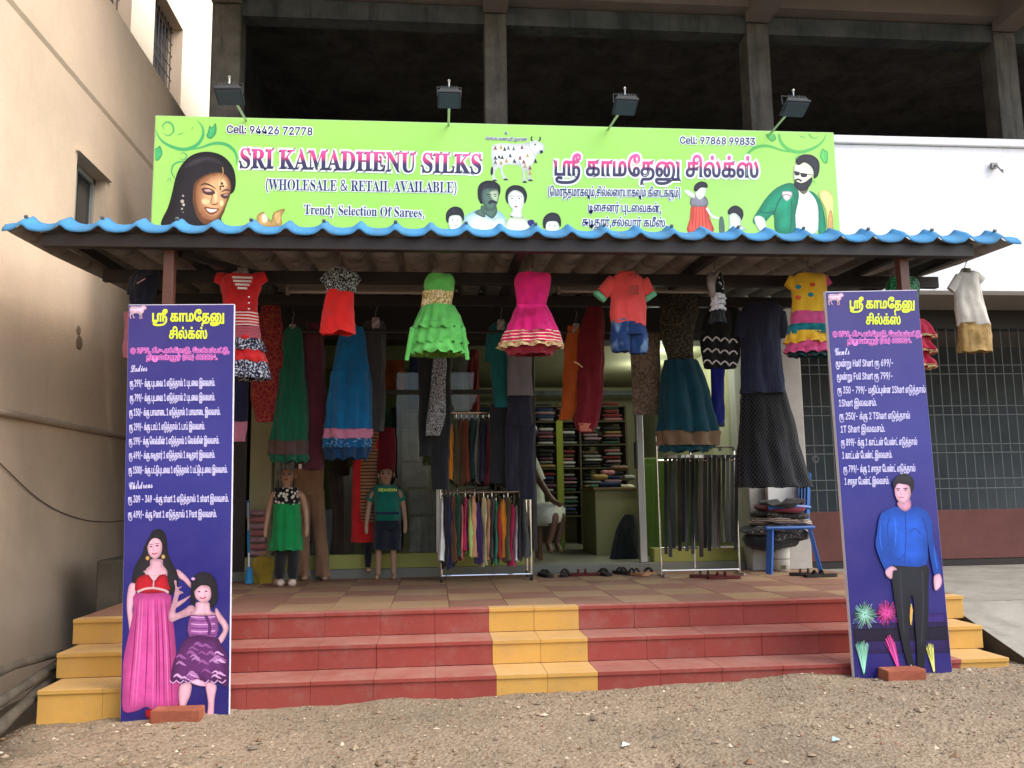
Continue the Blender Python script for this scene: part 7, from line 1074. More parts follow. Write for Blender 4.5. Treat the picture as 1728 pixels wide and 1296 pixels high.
for i, (rows, m) in enumerate((([(548, 1334, 1398), (556, 1331, 1400), (565, 1329, 1402)], F_teal), ([(560, 1332, 1400), (572, 1328, 1404), (580, 1326, 1406)], F_yel), ([(576, 1331, 1402), (588, 1328, 1405), (596, 1326, 1407)], F_rose), ([(592, 1334, 1400), (602, 1332, 1402)], fab('dark_teal_lining', C(10, 66, 70))))): cloth('ruffle', YH, rows, m, t, 12, (.02, .07), .58, hem=.014, seed=i+1)
t = kid('child_dress', 'green sequinned child dress with red ruffles behind the right price board', 'dress', 1516, 467, 13, 26, 13)
cloth('bodice', YH, [(468, 1500, 1540), (480, 1496, 1552), (500, 1498, 1550), (530, 1500, 1548)], F_sparkg, t, 5, (.01, .03), .5)
for i, y in enumerate((552, 578, 602)):
    cloth('ruffle', YH, [(y-12, 1490, 1556), (y+4, 1482, 1570), (y+16, 1480, 1576)], fab('crimson_satin', C(206, 30, 70, .95)), t, 10, (.03, .08), .6, hem=.01, seed=i); cloth('gold_edging', YH, [(y+15, 1480, 1576), (y+20, 1479, 1577)], F_hem, t, 10, (.08, .08), .6, hem=.01, seed=i)
t = thing('child_outfit', 'cream child shirt and gold brocade skirt hung from the awning corner', 'outfit', tuple(at(1632, 440, 5.2)), GRP); Yc = 5.2
cloth('shirt', Yc, [(457, 1620, 1644), (466, 1614, 1652), (490, 1612, 1657), (520, 1614, 1664), (550, 1617, 1672)], F_cream, t, 5, (.01, .05), .4, hem=.008)
sleeve('sleeve', Yc, (1620, 468), (1604, 490), 10, 8, F_cream, t); sleeve('lace_sleeve', Yc, (1646, 464), (1658, 474), 8, 9, F_cream, t)
cloth('collar', Yc, [(453, 1622, 1636), (461, 1618, 1642)], fab('olive_lining', C(90, 88, 70)), t, 3, (0, .02), .6)
cloth('skirt', Yc, [(545, 1619, 1670), (560, 1618, 1672), (594, 1617, 1675)], F_brass, t, 7, (.02, .06), .45, hem=.008)
hk = [at(1632, 427, Yc-.14), at(1636, 433, Yc-.1), at(1630, 444, Yc-.03), at(1627, 455, Yc)]
MB().tube([Vector(v) for v in crv([tuple(v) for v in hk], 4, False)], .003, 6).tube([at(1614, 466, Yc), at(1627, 456, Yc), at(1648, 466, Yc)], .006, 6).build('wire_hanger', M_wire, t)

# ================================================================ grown-up clothes hung in the second row
GA = 'garments hung in the row before the shop front'; YA = 6.5
MB().tube([(-1.9, YA, 2.46), (2.9, YA, 2.46)], .012, 8).build('hanging_rail', M_steeld, aw)
def adult(name, label, cat, x, y, neck=True, Y=YA, wn=6, ws=11, h=9):
    t = thing(name, label, cat, tuple(at(x, y, Y)), GA)
    if neck: form(Y, x, y, wn, ws, h, F_formg, t)
    return t
t = adult('jacket', 'navy garment with striped pink hem between price board and cream pillar', 'jacket', 402, 655, False)
cloth('body', YA, [(560, 385, 420), (640, 388, 418), (700, 388, 416), (712, 388, 416)], F_navyd, t, 6, (.02, .06), .4); cloth('striped_hem', YA, [(711, 388, 416), (745, 388, 414)], F_pinkband, t, 6, (.06, .06), .4)
t = adult('dupatta', 'maroon lattice printed cloth hanging behind the red child dress', 'scarf', 453, 508)
cloth('fabric', YA, [(506, 445, 468), (530, 438, 474), (580, 432, 480), (650, 422, 476), (690, 424, 470), (712, 434, 462)], F_maroonl, t, 5, (.02, .08), .35)
t = adult('long_dress', 'bottle green long dress with maroon banded hem above the mannequin girl', 'dress', 494, 556)
cloth('bodice', YA, [(553, 484, 506), (568, 478, 512), (600, 478, 512), (625, 474, 514)], F_dgreen, t, 5, (.01, .04), .45); cloth('skirt', YA, [(622, 474, 514), (680, 464, 517), (745, 456, 519)], F_dgreen, t, 9, (.03, .09), .6)
cloth('hem_band', YA, [(743, 456, 519), (768, 454, 520)], F_marband, t, 9, (.09, .09), .6); cloth('hem', YA, [(767, 455, 520), (780, 460, 518)], F_dgreen, t, 9, (.09, .09), .6, hem=.02)
t = adult('long_kurta', 'dark maroon kurta between green and blue long dresses', 'kurta', 536, 560, False)
cloth('fabric', YA+.05, [(545, 518, 546), (600, 514, 548), (700, 514, 548), (792, 512, 548)], F_dmar, t, 6, (.02, .06), .5)
t = adult('long_dress', 'cobalt blue long dress with two pink bands above its hem', 'dress', 596, 556)
cloth('bodice', YA, [(552, 582, 612), (568, 574, 618), (600, 566, 620), (630, 560, 624)], F_blue, t, 5, (.01, .04), .45); cloth('skirt', YA, [(628, 560, 624), (670, 553, 625), (725, 547, 625)], F_blue, t, 9, (.04, .1), .6)
cloth('pink_band', YA, [(724, 547, 625), (741, 546, 625)], F_pinkband, t, 9, (.1, .1), .6); cloth('printed_band', YA, [(740, 546, 625), (756, 546, 625)], F_bluepr, t, 9, (.1, .1), .6); cloth('hem', YA, [(755, 547, 625), (775, 552, 620)], F_blued, t, 9, (.1, .1), .6, hem=.02)
t = adult('long_kurta', 'charcoal kurta hanging just right of the cobalt dress', 'kurta', 634, 545)
cloth('fabric', YA+.05, [(542, 618, 646), (560, 610, 652), (620, 612, 650), (700, 612, 648), (728, 612, 646)], fab('charcoal_cotton', C(52, 50, 52, 1.1)), t, 6, (.02, .06), .5)
t = adult('tunic', 'rust brown tunic seen behind the display glass', 'tunic', 664, 612, False, 7.9)
cloth('fabric', 7.9, [(608, 648, 682), (630, 645, 684), (662, 648, 680)], fab('rust_cotton', C(150, 78, 44, 1.2)), t, 5, (.02, .05), .4)
t = adult('trousers', 'black trousers with a silver sequin scarf over them', 'trousers', 735, 600, False)
for xa, xb in ((706, 732), (728, 762)): cloth('leg', YA+.05, [(598, xa, xb), (680, xa, xb-2), (770 if xa < 710 else 826, xa+2, xb-4)], F_blacks, t, 4, (.02, .04), .5)
t2 = adult('sequin_scarf', 'silver grey sequinned scarf hanging under the lime green dress', 'scarf', 740, 600, False)
cloth('fabric', YA-.08, [(585, 734, 754), (640, 728, 752), (700, 721, 750), (735, 720, 742)], F_seq, t2, 4, (.02, .06), .3)
t = adult('shirt', 'dark teal shirt on black trousers right of the garment rack', 'shirt', 845, 548)
cloth('shirt_body', YA+.04, [(545, 834, 858), (560, 824, 868), (620, 827, 866), (688, 832, 862)], F_tealt, t, 5, (.02, .05), .45); sleeve('sleeve', YA+.04, (830, 562), (824, 610), 9, 7, F_tealt, t)
for xa, xb in ((826, 848), (844, 866)): cloth('trouser_leg', YA+.06, [(682, xa, xb), (760, xa+2, xb), (815, xa+4, xb)], F_blacks, t, 4, (.02, .04), .5)
t = adult('outfit', 'grey tee over long navy trousers below the pink dress', 'outfit', 878, 560, True)
cloth('tee_shirt', YA-.03, [(556, 866, 892), (570, 856, 900), (620, 856, 897), (668, 854, 898)], F_greyt, t, 5, (.01, .03), .4)
cloth('trousers', YA, [(660, 856, 895), (690, 855, 896), (720, 854, 898)], F_navyt, t, 4, (.02, .03), .45)
for xa, xb, yb in ((853, 878, 828), (874, 904, 843)): cloth('trouser_leg', YA, [(715, xa, xb-2), (780, xa, xb-1), (yb, xa+4, xb)], F_navyt, t, 3, (.02, .03), .55)
t = adult('dupatta', 'orange dupatta curving down beside the maroon one', 'scarf', 972, 555)
cloth('fabric', YA, [(550, 958, 978), (600, 953, 982), (640, 950, 986), (680, 947, 980), (708, 945, 966)], F_orange, t, 6, (.02, .07), .3)
MB().tube([at(968, 610, YA-.1), at(976, 614, YA-.1), at(983, 620, YA-.1)], .005, 5).build('gold_piping', F_hem, t)
t = adult('dupatta', 'long maroon dupatta with peach end between orange scarf and coral shirt', 'scarf', 1003, 512)
cloth('fabric', YA-.03, [(510, 994, 1012), (540, 984, 1020), (600, 975, 1020), (660, 974, 1016), (712, 970, 1008), (730, 980, 1000)], F_maroon, t, 6, (.02, .08), .35); cloth('peach_end', YA-.05, [(714, 976, 996), (728, 980, 998)], F_peachtrim, t, 4, (.02, .05), .2)
t = adult('curtain_cloth', 'brown printed cloth panel hanging below the denim shorts', 'cloth', 1090, 560, False)
cloth('fabric', YA+.1, [(560, 1066, 1114), (620, 1067, 1113), (700, 1068, 1112)], F_curt, t, 8, (.06, .09), .2)
t = adult('long_dress', 'deep teal long gown with embroidered net bodice above the belt rack', 'dress', 1144, 512, True, YA, 9, 22, 15)
cloth('bodice', YA, [(498, 1118, 1178), (520, 1112, 1178), (560, 1116, 1172), (600, 1126, 1170), (612, 1128, 1172)], F_emb, t, 7, (.01, .04), .45)
cloth('skirt', YA, [(608, 1122, 1176), (640, 1116, 1190), (690, 1112, 1202), (730, 1110, 1212)], F_tealg, t, 10, (.03, .09), .55); cloth('embroidered_hem', YA, [(728, 1110, 1212), (752, 1110, 1214)], F_embhem, t, 10, (.09, .09), .55); cloth('hem', YA, [(751, 1112, 1208), (762, 1116, 1196)], F_tealg, t, 10, (.09, .09), .5, hem=.02)
t = adult('black_top', 'black ruffled top with white scalloped edging over a blue legging', 'top', 1216, 530, False)
cloth('top', YA+.02, [(522, 1192, 1244), (560, 1184, 1250), (600, 1186, 1248), (622, 1190, 1240)], F_blacks, t, 8, (.02, .08), .45)
for i, y in enumerate((574, 594, 613)):
    for j in range(4):
        x = 1187+j*14.5; MB().tube([at(x+k*3.4, y-6*math.sin(k*.785)+j*1.3+random.uniform(-1, 1), YA-.26) for k in range(5)], .006, 5).build('scallop_edging', F_white, t)
cloth('legging', YA+.02, [(618, 1199, 1222), (680, 1200, 1222), (716, 1201, 1221)], F_royal, t, 3, (.01, .02), .6); cloth('legging_hem', YA+.02, [(714, 1200, 1222), (720, 1200, 1222)], F_navyd, t, 3, (.01, .02), .62)
t = adult('checked_shirt', 'navy checked short sleeved shirt above the black lattice skirt', 'shirt', 1285, 520, True, YA, 9, 18, 14)
cloth('shirt_body', YA-.05, [(510, 1262, 1308), (525, 1250, 1320), (580, 1252, 1318), (640, 1250, 1322), (664, 1249, 1325)], F_check, t, 6, (.01, .04), .4, hem=.01); sleeve('sleeve', YA-.05, (1312, 528), (1324, 570), 15, 11, F_check, t); sleeve('sleeve', YA-.05, (1258, 528), (1248, 570), 14, 11, F_check, t)
t = adult('lattice_skirt', 'black skirt printed with white lattice below the checked shirt', 'skirt', 1300, 655, False)
cloth('skirt', YA, [(652, 1251, 1322), (700, 1249, 1335), (760, 1247, 1352), (815, 1246, 1368), (822, 1246, 1369)], F_lat, t, 9, (.02, .08), .45, hem=.02)

# ================================================================ mannequins
FC = [fab('folded_'+n_, C(*c)) for n_, c in (('mauve', (176, 140, 150)), ('cream', (216, 206, 186)), ('rose', (186, 120, 126)), ('white', (214, 212, 210)), ('plum', (110, 70, 90)), ('blue', (60, 76, 120)), ('green', (60, 96, 76)), ('brown', (110, 84, 64)), ('black', (50, 50, 52)), ('red', (140, 50, 50)), ('grey', (150, 150, 146)), ('gold', (170, 140, 80)))]

def kid_mannequin(label, x, yfeet, ytop, Y, pose=0):
    g = at(x, yfeet, Y); H = at(x, ytop, Y).z-g.z; g.z = DZ; t = thing('mannequin', label, 'mannequin', tuple(g), 'mannequins on the porch')
    P = lambda dx, dy, h: (g.x+dx*H, g.y+dy*H, g.z+h*H)
    J = {'pelvis': P(0, 0, .50)+(.068*H,), 'waist': P(0, 0, .58)+(.060*H,), 'chest': P(0, 0, .69)+(.068*H,), 'neckb': P(0, 0, .775)+(.04*H,), 'neck': P(0, -.005, .815)+(.03*H,),
         'head': P(0, -.01, .875)+(.062*H,), 'crown': P(0, 0, .945)+(.055*H,)}
    E = [('pelvis', 'waist'), ('waist', 'chest'), ('chest', 'neckb'), ('neckb', 'neck'), ('neck', 'head'), ('head', 'crown')]
    for s, n_ in ((-1, 'l'), (1, 'r')):
        J.update({'hip'+n_: P(s*.055, 0, .46)+(.046*H,), 'knee'+n_: P(s*.062, -.008, .25)+(.030*H,), 'ank'+n_: P(s*.066, .01, .045)+(.022*H,), 'toe'+n_: P(s*.075, -.075, .018)+(.018*H,),
                  'sh'+n_: P(s*.115, 0, .745)+(.034*H,), 'el'+n_: P(s*.150, .01, .60)+(.026*H,), 'wr'+n_: P(s*.165, -.02, .465)+(.018*H,), 'hand'+n_: P(s*.165, -.035, .425)+(.020*H,), 'fing'+n_: P(s*.162, -.045, .385)+(.012*H,)})
        E += [('pelvis', 'hip'+n_), ('hip'+n_, 'knee'+n_), ('knee'+n_, 'ank'+n_), ('ank'+n_, 'toe'+n_), ('chest', 'sh'+n_), ('sh'+n_, 'el'+n_), ('el'+n_, 'wr'+n_), ('wr'+n_, 'hand'+n_), ('hand'+n_, 'fing'+n_)]
    skin_body('body', J, E, F_skin, t)
    hd = Vector(P(0, -.01, .89))
    MB().ball(hd+Vector((0, -.066*H, -.012*H)), .012*H, 8, 6, 0, (.8, 1.1, 1.5)).build('nose', F_skin, t, smooth=True)
    for s in (-1, 1):
        MB().ball(hd+Vector((s*.024*H, -.056*H, .008*H)), .009*H, 8, 6, 0, (1.3, .5, .8)).build('eye', V_black, t, smooth=True); MB().ball(hd+Vector((s*.066*H, 0, -.005*H)), .016*H, 8, 6, 0, (.5, .8, 1.3)).build('ear', F_skin, t, smooth=True)
        MB().obox(hd+Vector((s*.012*H, -.06*H, .026*H)), hd+Vector((s*.036*H, -.055*H, .026*H)), .004, .004).build('eyebrow', V_hair, t)
    MB().ball(hd+Vector((0, -.056*H, -.036*H)), .010*H, 8, 6, 0, (1.5, .5, .5)).build('mouth', lp, t, smooth=True)
    return t, g, H
t, g, H = kid_mannequin('child mannequin in black patterned top and emerald skirt beside yellow bag', 482, 990, 782, 7.0)
Ym = g.y
cloth('top', Ym, [(823, 463, 503), (834, 460, 506), (846, 461, 506), (852, 461, 506)], patt('black_white_floral', C(24, 24, 28), lambda n, b: n.mix(step(n, n.vor(34, out='Distance'), .42), C(226, 226, 216, .8), b)), t, 5, (.01, .03), .65)
for s in (470, 496): MB().tube([at(s, 812, Ym-.05), at(s-1, 826, Ym-.1)], .006, 6).build('strap', F_blacks, t)
cloth('skirt', Ym, [(850, 461, 506), (880, 459, 507), (915, 455, 509), (928, 453, 510)], F_gskirt, t, 9, (.02, .07), .75, hem=.01)
for xa, xb in ((462, 484), (484, 506)): cloth('legging', Ym, [(918, xa, xb), (950, xa+1, xb-1), (976, xa+3, xb-3)], F_blacks, t, 3, (.0, .01), 1.1)
for xa in (473, 493): MB().ball(at(xa, 984, Ym-.05)+Vector((0, 0, .002)), .036, 10, 6, 0, (.9, 1.8, .8)).build('shoe', fab('pale_shoe', C(210, 190, 176)), t, smooth=True)
t, g, H = kid_mannequin('boy mannequin in teal tee with yellow lettering and dark shorts', 651, 981, 782, 7.28)
Ym = g.y
cloth('tee_shirt', Ym, [(818, 636, 666), (826, 629, 674), (850, 630, 675), (878, 631, 676)], F_teeteal, t, 5, (.01, .03), .85)
sleeve('sleeve', Ym, (634, 829), (624, 846), 8.5, 8.5, F_teeteal, t); sleeve('sleeve', Ym, (669, 829), (679, 846), 8.5, 8.5, F_teeteal, t)
MB().obox(at(634, 866, Ym-.185), at(674, 866, Ym-.185), .014, .02).build('dark_band', F_navyd, t)
lettering('chest_lettering', 'SEASON', Plane((0, Ym-.20, 0), (0, -1, 0)), 638, 829, 670, 829, 4.5, V_lime, t, off=.1) if 'SS' in GL and 'SE' in GL else MB().obox(at(638, 828, Ym-.15), at(670, 828, Ym-.15), .016, .004).build('chest_print', V_lime, t)
cloth('shorts', Ym, [(874, 632, 675), (892, 631, 676)], F_shortsn, t, 4, (.01, .02), .82)
for xa, xb in ((630, 654), (651, 676)): cloth('shorts_leg', Ym, [(884, xa, xb), (927, xa-1, xb+1)], F_shortsn, t, 4, (.01, .02), 1.15)
t = thing('adult_mannequin', 'headless adult form wearing khaki flared trousers and dark maroon shirt', 'mannequin', tuple(at(525, 978, 7.42)), 'mannequins on the porch'); Ym = 7.4
cloth('shirt', Ym, [(700, 500, 548), (740, 502, 546), (786, 500, 546), (794, 500, 546)], F_dmar, t, 5, (.01, .04), .5); cloth('belt', Ym, [(785, 499, 548), (793, 499, 548)], M_black, t, 3, (0, .01), .52); MB().box(at(504, 791, Ym-.14), at(513, 783, Ym-.13)).build('buckle', M_chrome, t)
cloth('hips', Ym, [(790, 499, 548), (820, 498, 547), (836, 500, 546)], F_khaki, t, 4, (.01, .02), .5)
for rows in ([(826, 500, 524), (880, 500, 522), (930, 502, 522), (972, 500, 524)], [(826, 521, 547), (880, 526, 548), (930, 532, 554), (972, 532, 560)]): cloth('trouser_leg', Ym, rows, F_khaki, t, 4, (.01, .05), .8, hem=.005)
for xa in (514, 548): MB().ball(at(xa, 975, Ym-.05), .034, 10, 6, 0, (.9, 1.8, .7)).build('foot', F_skin, t, smooth=True)
t = thing('draped_mannequin', 'tall form in a bright red kurta and striped shawl behind the boy mannequin', 'mannequin', tuple(at(622, 960, 7.43)), 'mannequins on the porch'); Ym = 7.42
cloth('kurta', Ym, [(725, 602, 648), (780, 598, 640), (860, 594, 628), (915, 593, 630)], F_redd, t, 6, (.01, .06), .5); cloth('striped_shawl', Ym-.03, [(720, 607, 640), (770, 608, 638), (880, 608, 632)], patt('tan_black_stripe', C(166, 120, 88), lambda n, b: n.mix(step(n, n.wave(11, .4), .75), b, C(40, 34, 34))), t, 5, (.02, .05), .55)
cloth('shoulder_drape', Ym-.02, [(722, 628, 664), (760, 634, 668), (800, 640, 668)], F_maroon, t, 5, (.02, .05), .4); cloth('legging', Ym, [(905, 613, 628), (957, 617, 627)], F_blacks, t, 3, (.01, .01), .9)
MB().ball(at(622, 962, Ym-.05), .03, 8, 6, 0, (.9, 1.6, .7)).build('foot', F_skin, t, smooth=True)
for lab, rows, m in (('dark brown kurta behind glass between khaki trousers and red kurta', [(790, 556, 596), (860, 560, 598), (938, 562, 596)], fab('umber_cotton', C(66, 54, 48, 1.2))), ('grey cotton cloth behind glass next to the khaki trousers', [(860, 524, 560), (936, 522, 556)], fab('steel_grey_cotton', C(110, 110, 114)))):
    t = thing('display_cloth', lab, 'cloth', tuple(at(rows[0][1], rows[0][0], 7.72))); cloth('fabric', 7.72, rows, m, t, 7, (.03, .09), .25)

for lab, x, w2, y0, y1, m in (('dusky rose cloth behind glass left of the khaki trousers', 484, 12, 700, 930, 'folded_plum'), ('dim green cloth hanging deep behind glass above the boy mannequin', 652, 13, 690, 800, 'folded_green'), ('dim brown cloth behind glass below the cobalt dress', 578, 14, 770, 850, 'folded_brown'), ('dark cloth behind glass beside the grey blocks', 668, 10, 690, 930, 'folded_black'), ('dark blue cloth behind glass left of the silver sequin scarf', 700, 10, 590, 690, 'folded_blue'), ('grey cloth behind glass right of the silver sequin scarf', 778, 12, 585, 690, 'folded_grey'), ('dim wine cloth behind glass above the garment rack', 800, 9, 590, 700, 'folded_red')):
    t = thing('display_cloth', lab, 'cloth', tuple(at(x, y0, 7.95)), 'cloths hung behind the display glass'); cloth('fabric', 7.95, [(y0, x-w2*.6, x+w2*.6), (y0+20, x-w2, x+w2), (y1, x-w2*1.1, x+w2*1.1)], fab(m, C(110, 84, 64)) if m not in MATS else MATS[m], t, 6, (.03, .1), .4, seed=x)
# ================================================================ porch clutter at the left
t = thing('dust_mop', 'blue handled mop leaning beside the yellow bag', 'mop', tuple(at(420, 985, 7.2)))
a, b = at(420, 982, 7.15), at(419, 845, 7.35); MB().tube([a, a.lerp(b, .5), b], .009, 8).build('handle', M_alu, t); MB().tube([a.lerp(b, .35), a.lerp(b, .62)], .012, 8).build('grip', flat('mop_blue', C(40, 120, 170)), t)
MB().tube([a+Vector((0, 0, -.01)), a+Vector((0, 0, .09)), a+Vector((0, 0, .12))], [.035, .028, .012], 10).build('head', MATS['mop_blue'], t); MB().tube([b-Vector((0, 0, .14)), b], .014, 8).build('top_sleeve', MATS['mop_blue'], t)
t = thing('yellow_bag', 'sagging mustard yellow sack on the porch behind the mop', 'bag', tuple(at(445, 985, 7.25))); cloth('sack', 7.25, [(938, 436, 452), (944, 428, 460), (965, 426, 462), (984, 427, 461)], fab('mustard_sack', C(176, 150, 50, .9)), t, 7, (.03, .05), .6, cap=True)
MB().tube([at(436, 942, 7.2), at(440, 932, 7.2), at(448, 932, 7.2), at(452, 942, 7.2)], .006, 5).build('handle', MATS['mustard_sack'], t)
def folded(x0, x1, y0, h, d, mat, label, grp, r=random):
    o = MB(); n = 8; rings = []
    for i in range(5):
        x = x0+(x1-x0)*i/4; e = .85 if i in (0, 4) else 1
        rings.append([(x, y0+(1-math.cos(2*math.pi*k/n+.4))*d*.5, h[0]+(h[1]-h[0])*(.5+.5*math.sin(2*math.pi*k/n+.4)*e+.04*math.sin(k*5+i*3))) for k in range(n)])
    return tag(o.loft(rings, 0, True, True).build('folded_garment', mat, loc=(x0, y0, h[0]), smooth=True), label, 'folded cloth', grp)
for i in range(7):
    a = at(424+i % 2, 938-i*10.4, 7.5); b = at(452-i % 3, 938-i*10.4, 7.5); folded(a.x, b.x, 7.38, (.725+i*.056, .725+i*.056+.052), .09, FC[(i*2) % 4], 'pale folded garment behind the yellow bag, '+('bottom', 'second', 'third', 'fourth', 'fifth', 'sixth', 'topmost')[i]+' of its stack', 'pale folded garments behind the yellow bag')
tag(MB().box((-1.56, 7.36, DZ), (-1.37, 7.459, .722)).build('low_shelf', M_wallin, loc=(-1.5, 7.4, DZ)), 'low plastered ledge under the pale folded garments', 'ledge')
# ---- display blocks behind the glass
t = thing('stone_plinth', 'stack of rough grey blocks widening downward behind the display glass', 'block stack', tuple(at(710, 935, 7.75)))
M_blk = stained('whitewashed_block', C(176, 176, 170, .6), C(120, 120, 114, .5), 5, 16, .95, 1.0, .8, C(50, 50, 46))
for xa, xb, ya, yb in ((683, 709, 697, 722), (678, 706, 723, 778), (679, 722, 781, 823), (690, 734, 826, 869), (691, 738, 871, 934)):
    a = at(xa, yb, 7.72); b = at(xb, ya, 7.72); MB().box((a.x, 7.70, a.z), (b.x, 8.0, b.z)).build('block', M_blk, t, bevel=.012)

# ================================================================ garment rack
t = thing('garment_rack', 'chrome two tier garment rack crowded with clothes by the doorway', 'rack', tuple(at(822, 978, 7.1)))
YR = 7.1; rk = MB()
L0, Rr0 = at(745, 976, YR), at(893, 973, YR)
def hz(y): return at(820, y, YR).z
for x in (L0.x, Rr0.x):
    for dy in (-.16, .16): MB().tube([(x, YR+dy, DZ+.03), (x, YR+dy, hz(832))], .011, 8).build('upright', M_chrome, t)
    MB().tube([(x, YR, hz(832)), (x, YR, hz(694))], .011, 8).build('upright', M_chrome, t)
    for dy in (-.16, .16): MB().tube([(x-.012, YR+dy, DZ+.024), (x+.012, YR+dy, DZ+.024)], .024, 12).build('caster', M_black, t)
    MB().tube([(x, YR-.16, DZ+.05), (x, YR+.16, DZ+.05)], .01, 6).build('foot_bar', M_chrome, t)
MB().tube([(L0.x, YR-.16, DZ+.05), (Rr0.x, YR-.16, DZ+.05)], .009, 8).build('foot_bar', M_chrome, t); MB().tube([(L0.x, YR, hz(696)), (Rr0.x, YR, hz(696))], .01, 8).build('top_rail', M_chrome, t); MB().tube([(L0.x, YR-.16, hz(830)), (Rr0.x, YR-.16, hz(830))], .01, 8).build('lower_rail', M_chrome, t)
cc = {'black': (30, 30, 34), 'navy': (36, 38, 66), 'brown': (110, 72, 50), 'green': (24, 84, 60), 'magenta': (186, 26, 84), 'light green': (170, 210, 120), 'peach': (220, 160, 120), 'purple': (72, 50, 110), 'cream': (216, 206, 160), 'dark grey': (60, 62, 62), 'dark red': (150, 30, 34), 'orange': (226, 140, 40), 'white': (226, 226, 224), 'olive': (92, 86, 60), 'rust': (150, 74, 40), 'dark teal': (20, 66, 70), 'maroon': (96, 36, 48), 'grey': (120, 120, 112), 'pink': (226, 110, 110), 'emerald': (20, 120, 84)}
up = [('black', 750, 822, 734), ('orange', 760, 810, 715), ('olive', 770, 815, 705), ('brown', 779, 818, 705), ('rust', 788, 816, 706), ('dark teal', 797, 812, 705), ('grey', 806, 816, 704), ('navy', 815, 814, 706), ('maroon', 825, 818, 705), ('dark grey', 834, 816, 705), ('black', 843, 820, 705), ('navy', 852, 822, 705)]
lo = [('white', 747, 946, 838), ('black', 752, 958, 834), ('navy', 759, 956, 836), ('brown', 766, 948, 836), ('green', 772, 940, 834), ('pink', 778, 944, 850), ('magenta', 785, 928, 838), ('light green', 793, 940, 842), ('peach', 801, 938, 836), ('purple', 808, 950, 846), ('cream', 816, 954, 838), ('peach', 823, 945, 842), ('dark grey', 830, 942, 838), ('emerald', 837, 952, 846), ('dark red', 843, 942, 850), ('orange', 850, 938, 842), ('olive', 857, 946, 838), ('magenta', 863, 954, 850), ('white', 870, 946, 852), ('black', 877, 944, 838), ('dark grey', 884, 940, 840)]
cnt = {}
for row, lst, dy in (('upper', up, 0), ('lower', lo, -.16)):
    for i, (c, x, yb, yt) in enumerate(lst):
        m = fab('rack_'+c.replace(' ', '_'), C(*cc[c], 1.05)); prev = lst[i-1][0] if i else None; nxt = lst[i+1][0] if i+1 < len(lst) else None
        lab = f'{c} garment on rack {row} rail, ' + (f'between {prev} and {nxt} ones' if prev and nxt else ('at its left end' if not prev else 'at its right end'))
        g_ = thing('rack_garment', lab, 'garment', tuple(at(x, yt, YR+dy)), 'clothes on the garment rack')
        wd = 6.5 if row == 'upper' else 5.8; sh = random.uniform(-2, 2)
        cloth('fabric', YR+dy, [(yt, x-1, x+1), (yt+9, x-wd*.7, x+wd*.7), ((yt+yb)/2, x-wd+sh, x+wd+sh), (yb, x-wd*1.15+sh, x+wd*1.1+sh)], m, g_, 3, (.05, .22), 3.2, 26, 4, hem=.03, seed=i+1)
        hkp = at(x, yt, YR+dy); MB().tube([hkp, hkp+Vector((0, 0, .03)), hkp+Vector((0, -.012, .05)), hkp+Vector((0, 0, .062))], .0035, 5).build('hook', M_chrome, g_)

# ================================================================ belt rack
YB = 7.0; t = thing('belt_stand', 'chrome display stand hung with dark belts right of the door', 'stand', tuple(at(1182, 968, YB)))
xl, xr = at(1116, 960, YB).x, at(1248, 960, YB).x
def bz(y): return at(1182, y, YB).z
for x, y0 in ((xl, YB), (xr, YB), (at(1180, 960, YB).x, YB+.12)): MB().tube([(x, y0, DZ), (x, y0, bz(735 if x == xl else 755))], .009, 8).build('upright', M_chrome, t)
for y, dy in ((755, 0), (777, -.03), (924, 0), (962, .0)): MB().tube([(xl, YB+dy, bz(y)), (xr, YB+dy, bz(y))], .008, 8).build('cross_rail', M_chrome, t)
MB().tube([(xl, YB-.12, DZ+.012), (xl, YB+.12, DZ+.012)], .01, 6).build('foot', M_chrome, t); MB().tube([(xr, YB-.12, DZ+.012), (xr, YB+.12, DZ+.012)], .01, 6).build('foot', M_chrome, t)
bm = [fab('belt_'+n_, C(*c, .5), .55, .2, .3) for n_, c in (('black', (30, 30, 30)), ('brown', (66, 46, 38)), ('charcoal', (52, 54, 54)), ('grey', (84, 82, 80)))]
BORD = ['leftmost of all', 'second from its left end', 'third from its left end', 'fourth from its left end', 'fifth from its left end', 'sixth from its left end', 'seventh from its left end', 'eighth from its left end', 'in its exact middle', 'eighth from its right end', 'seventh from its right end', 'sixth from its right end', 'fifth from its right end', 'fourth from its right end', 'third from its right end', 'second from its right end', 'rightmost of all']
bn = ['black', 'dark brown', 'charcoal', 'grey']
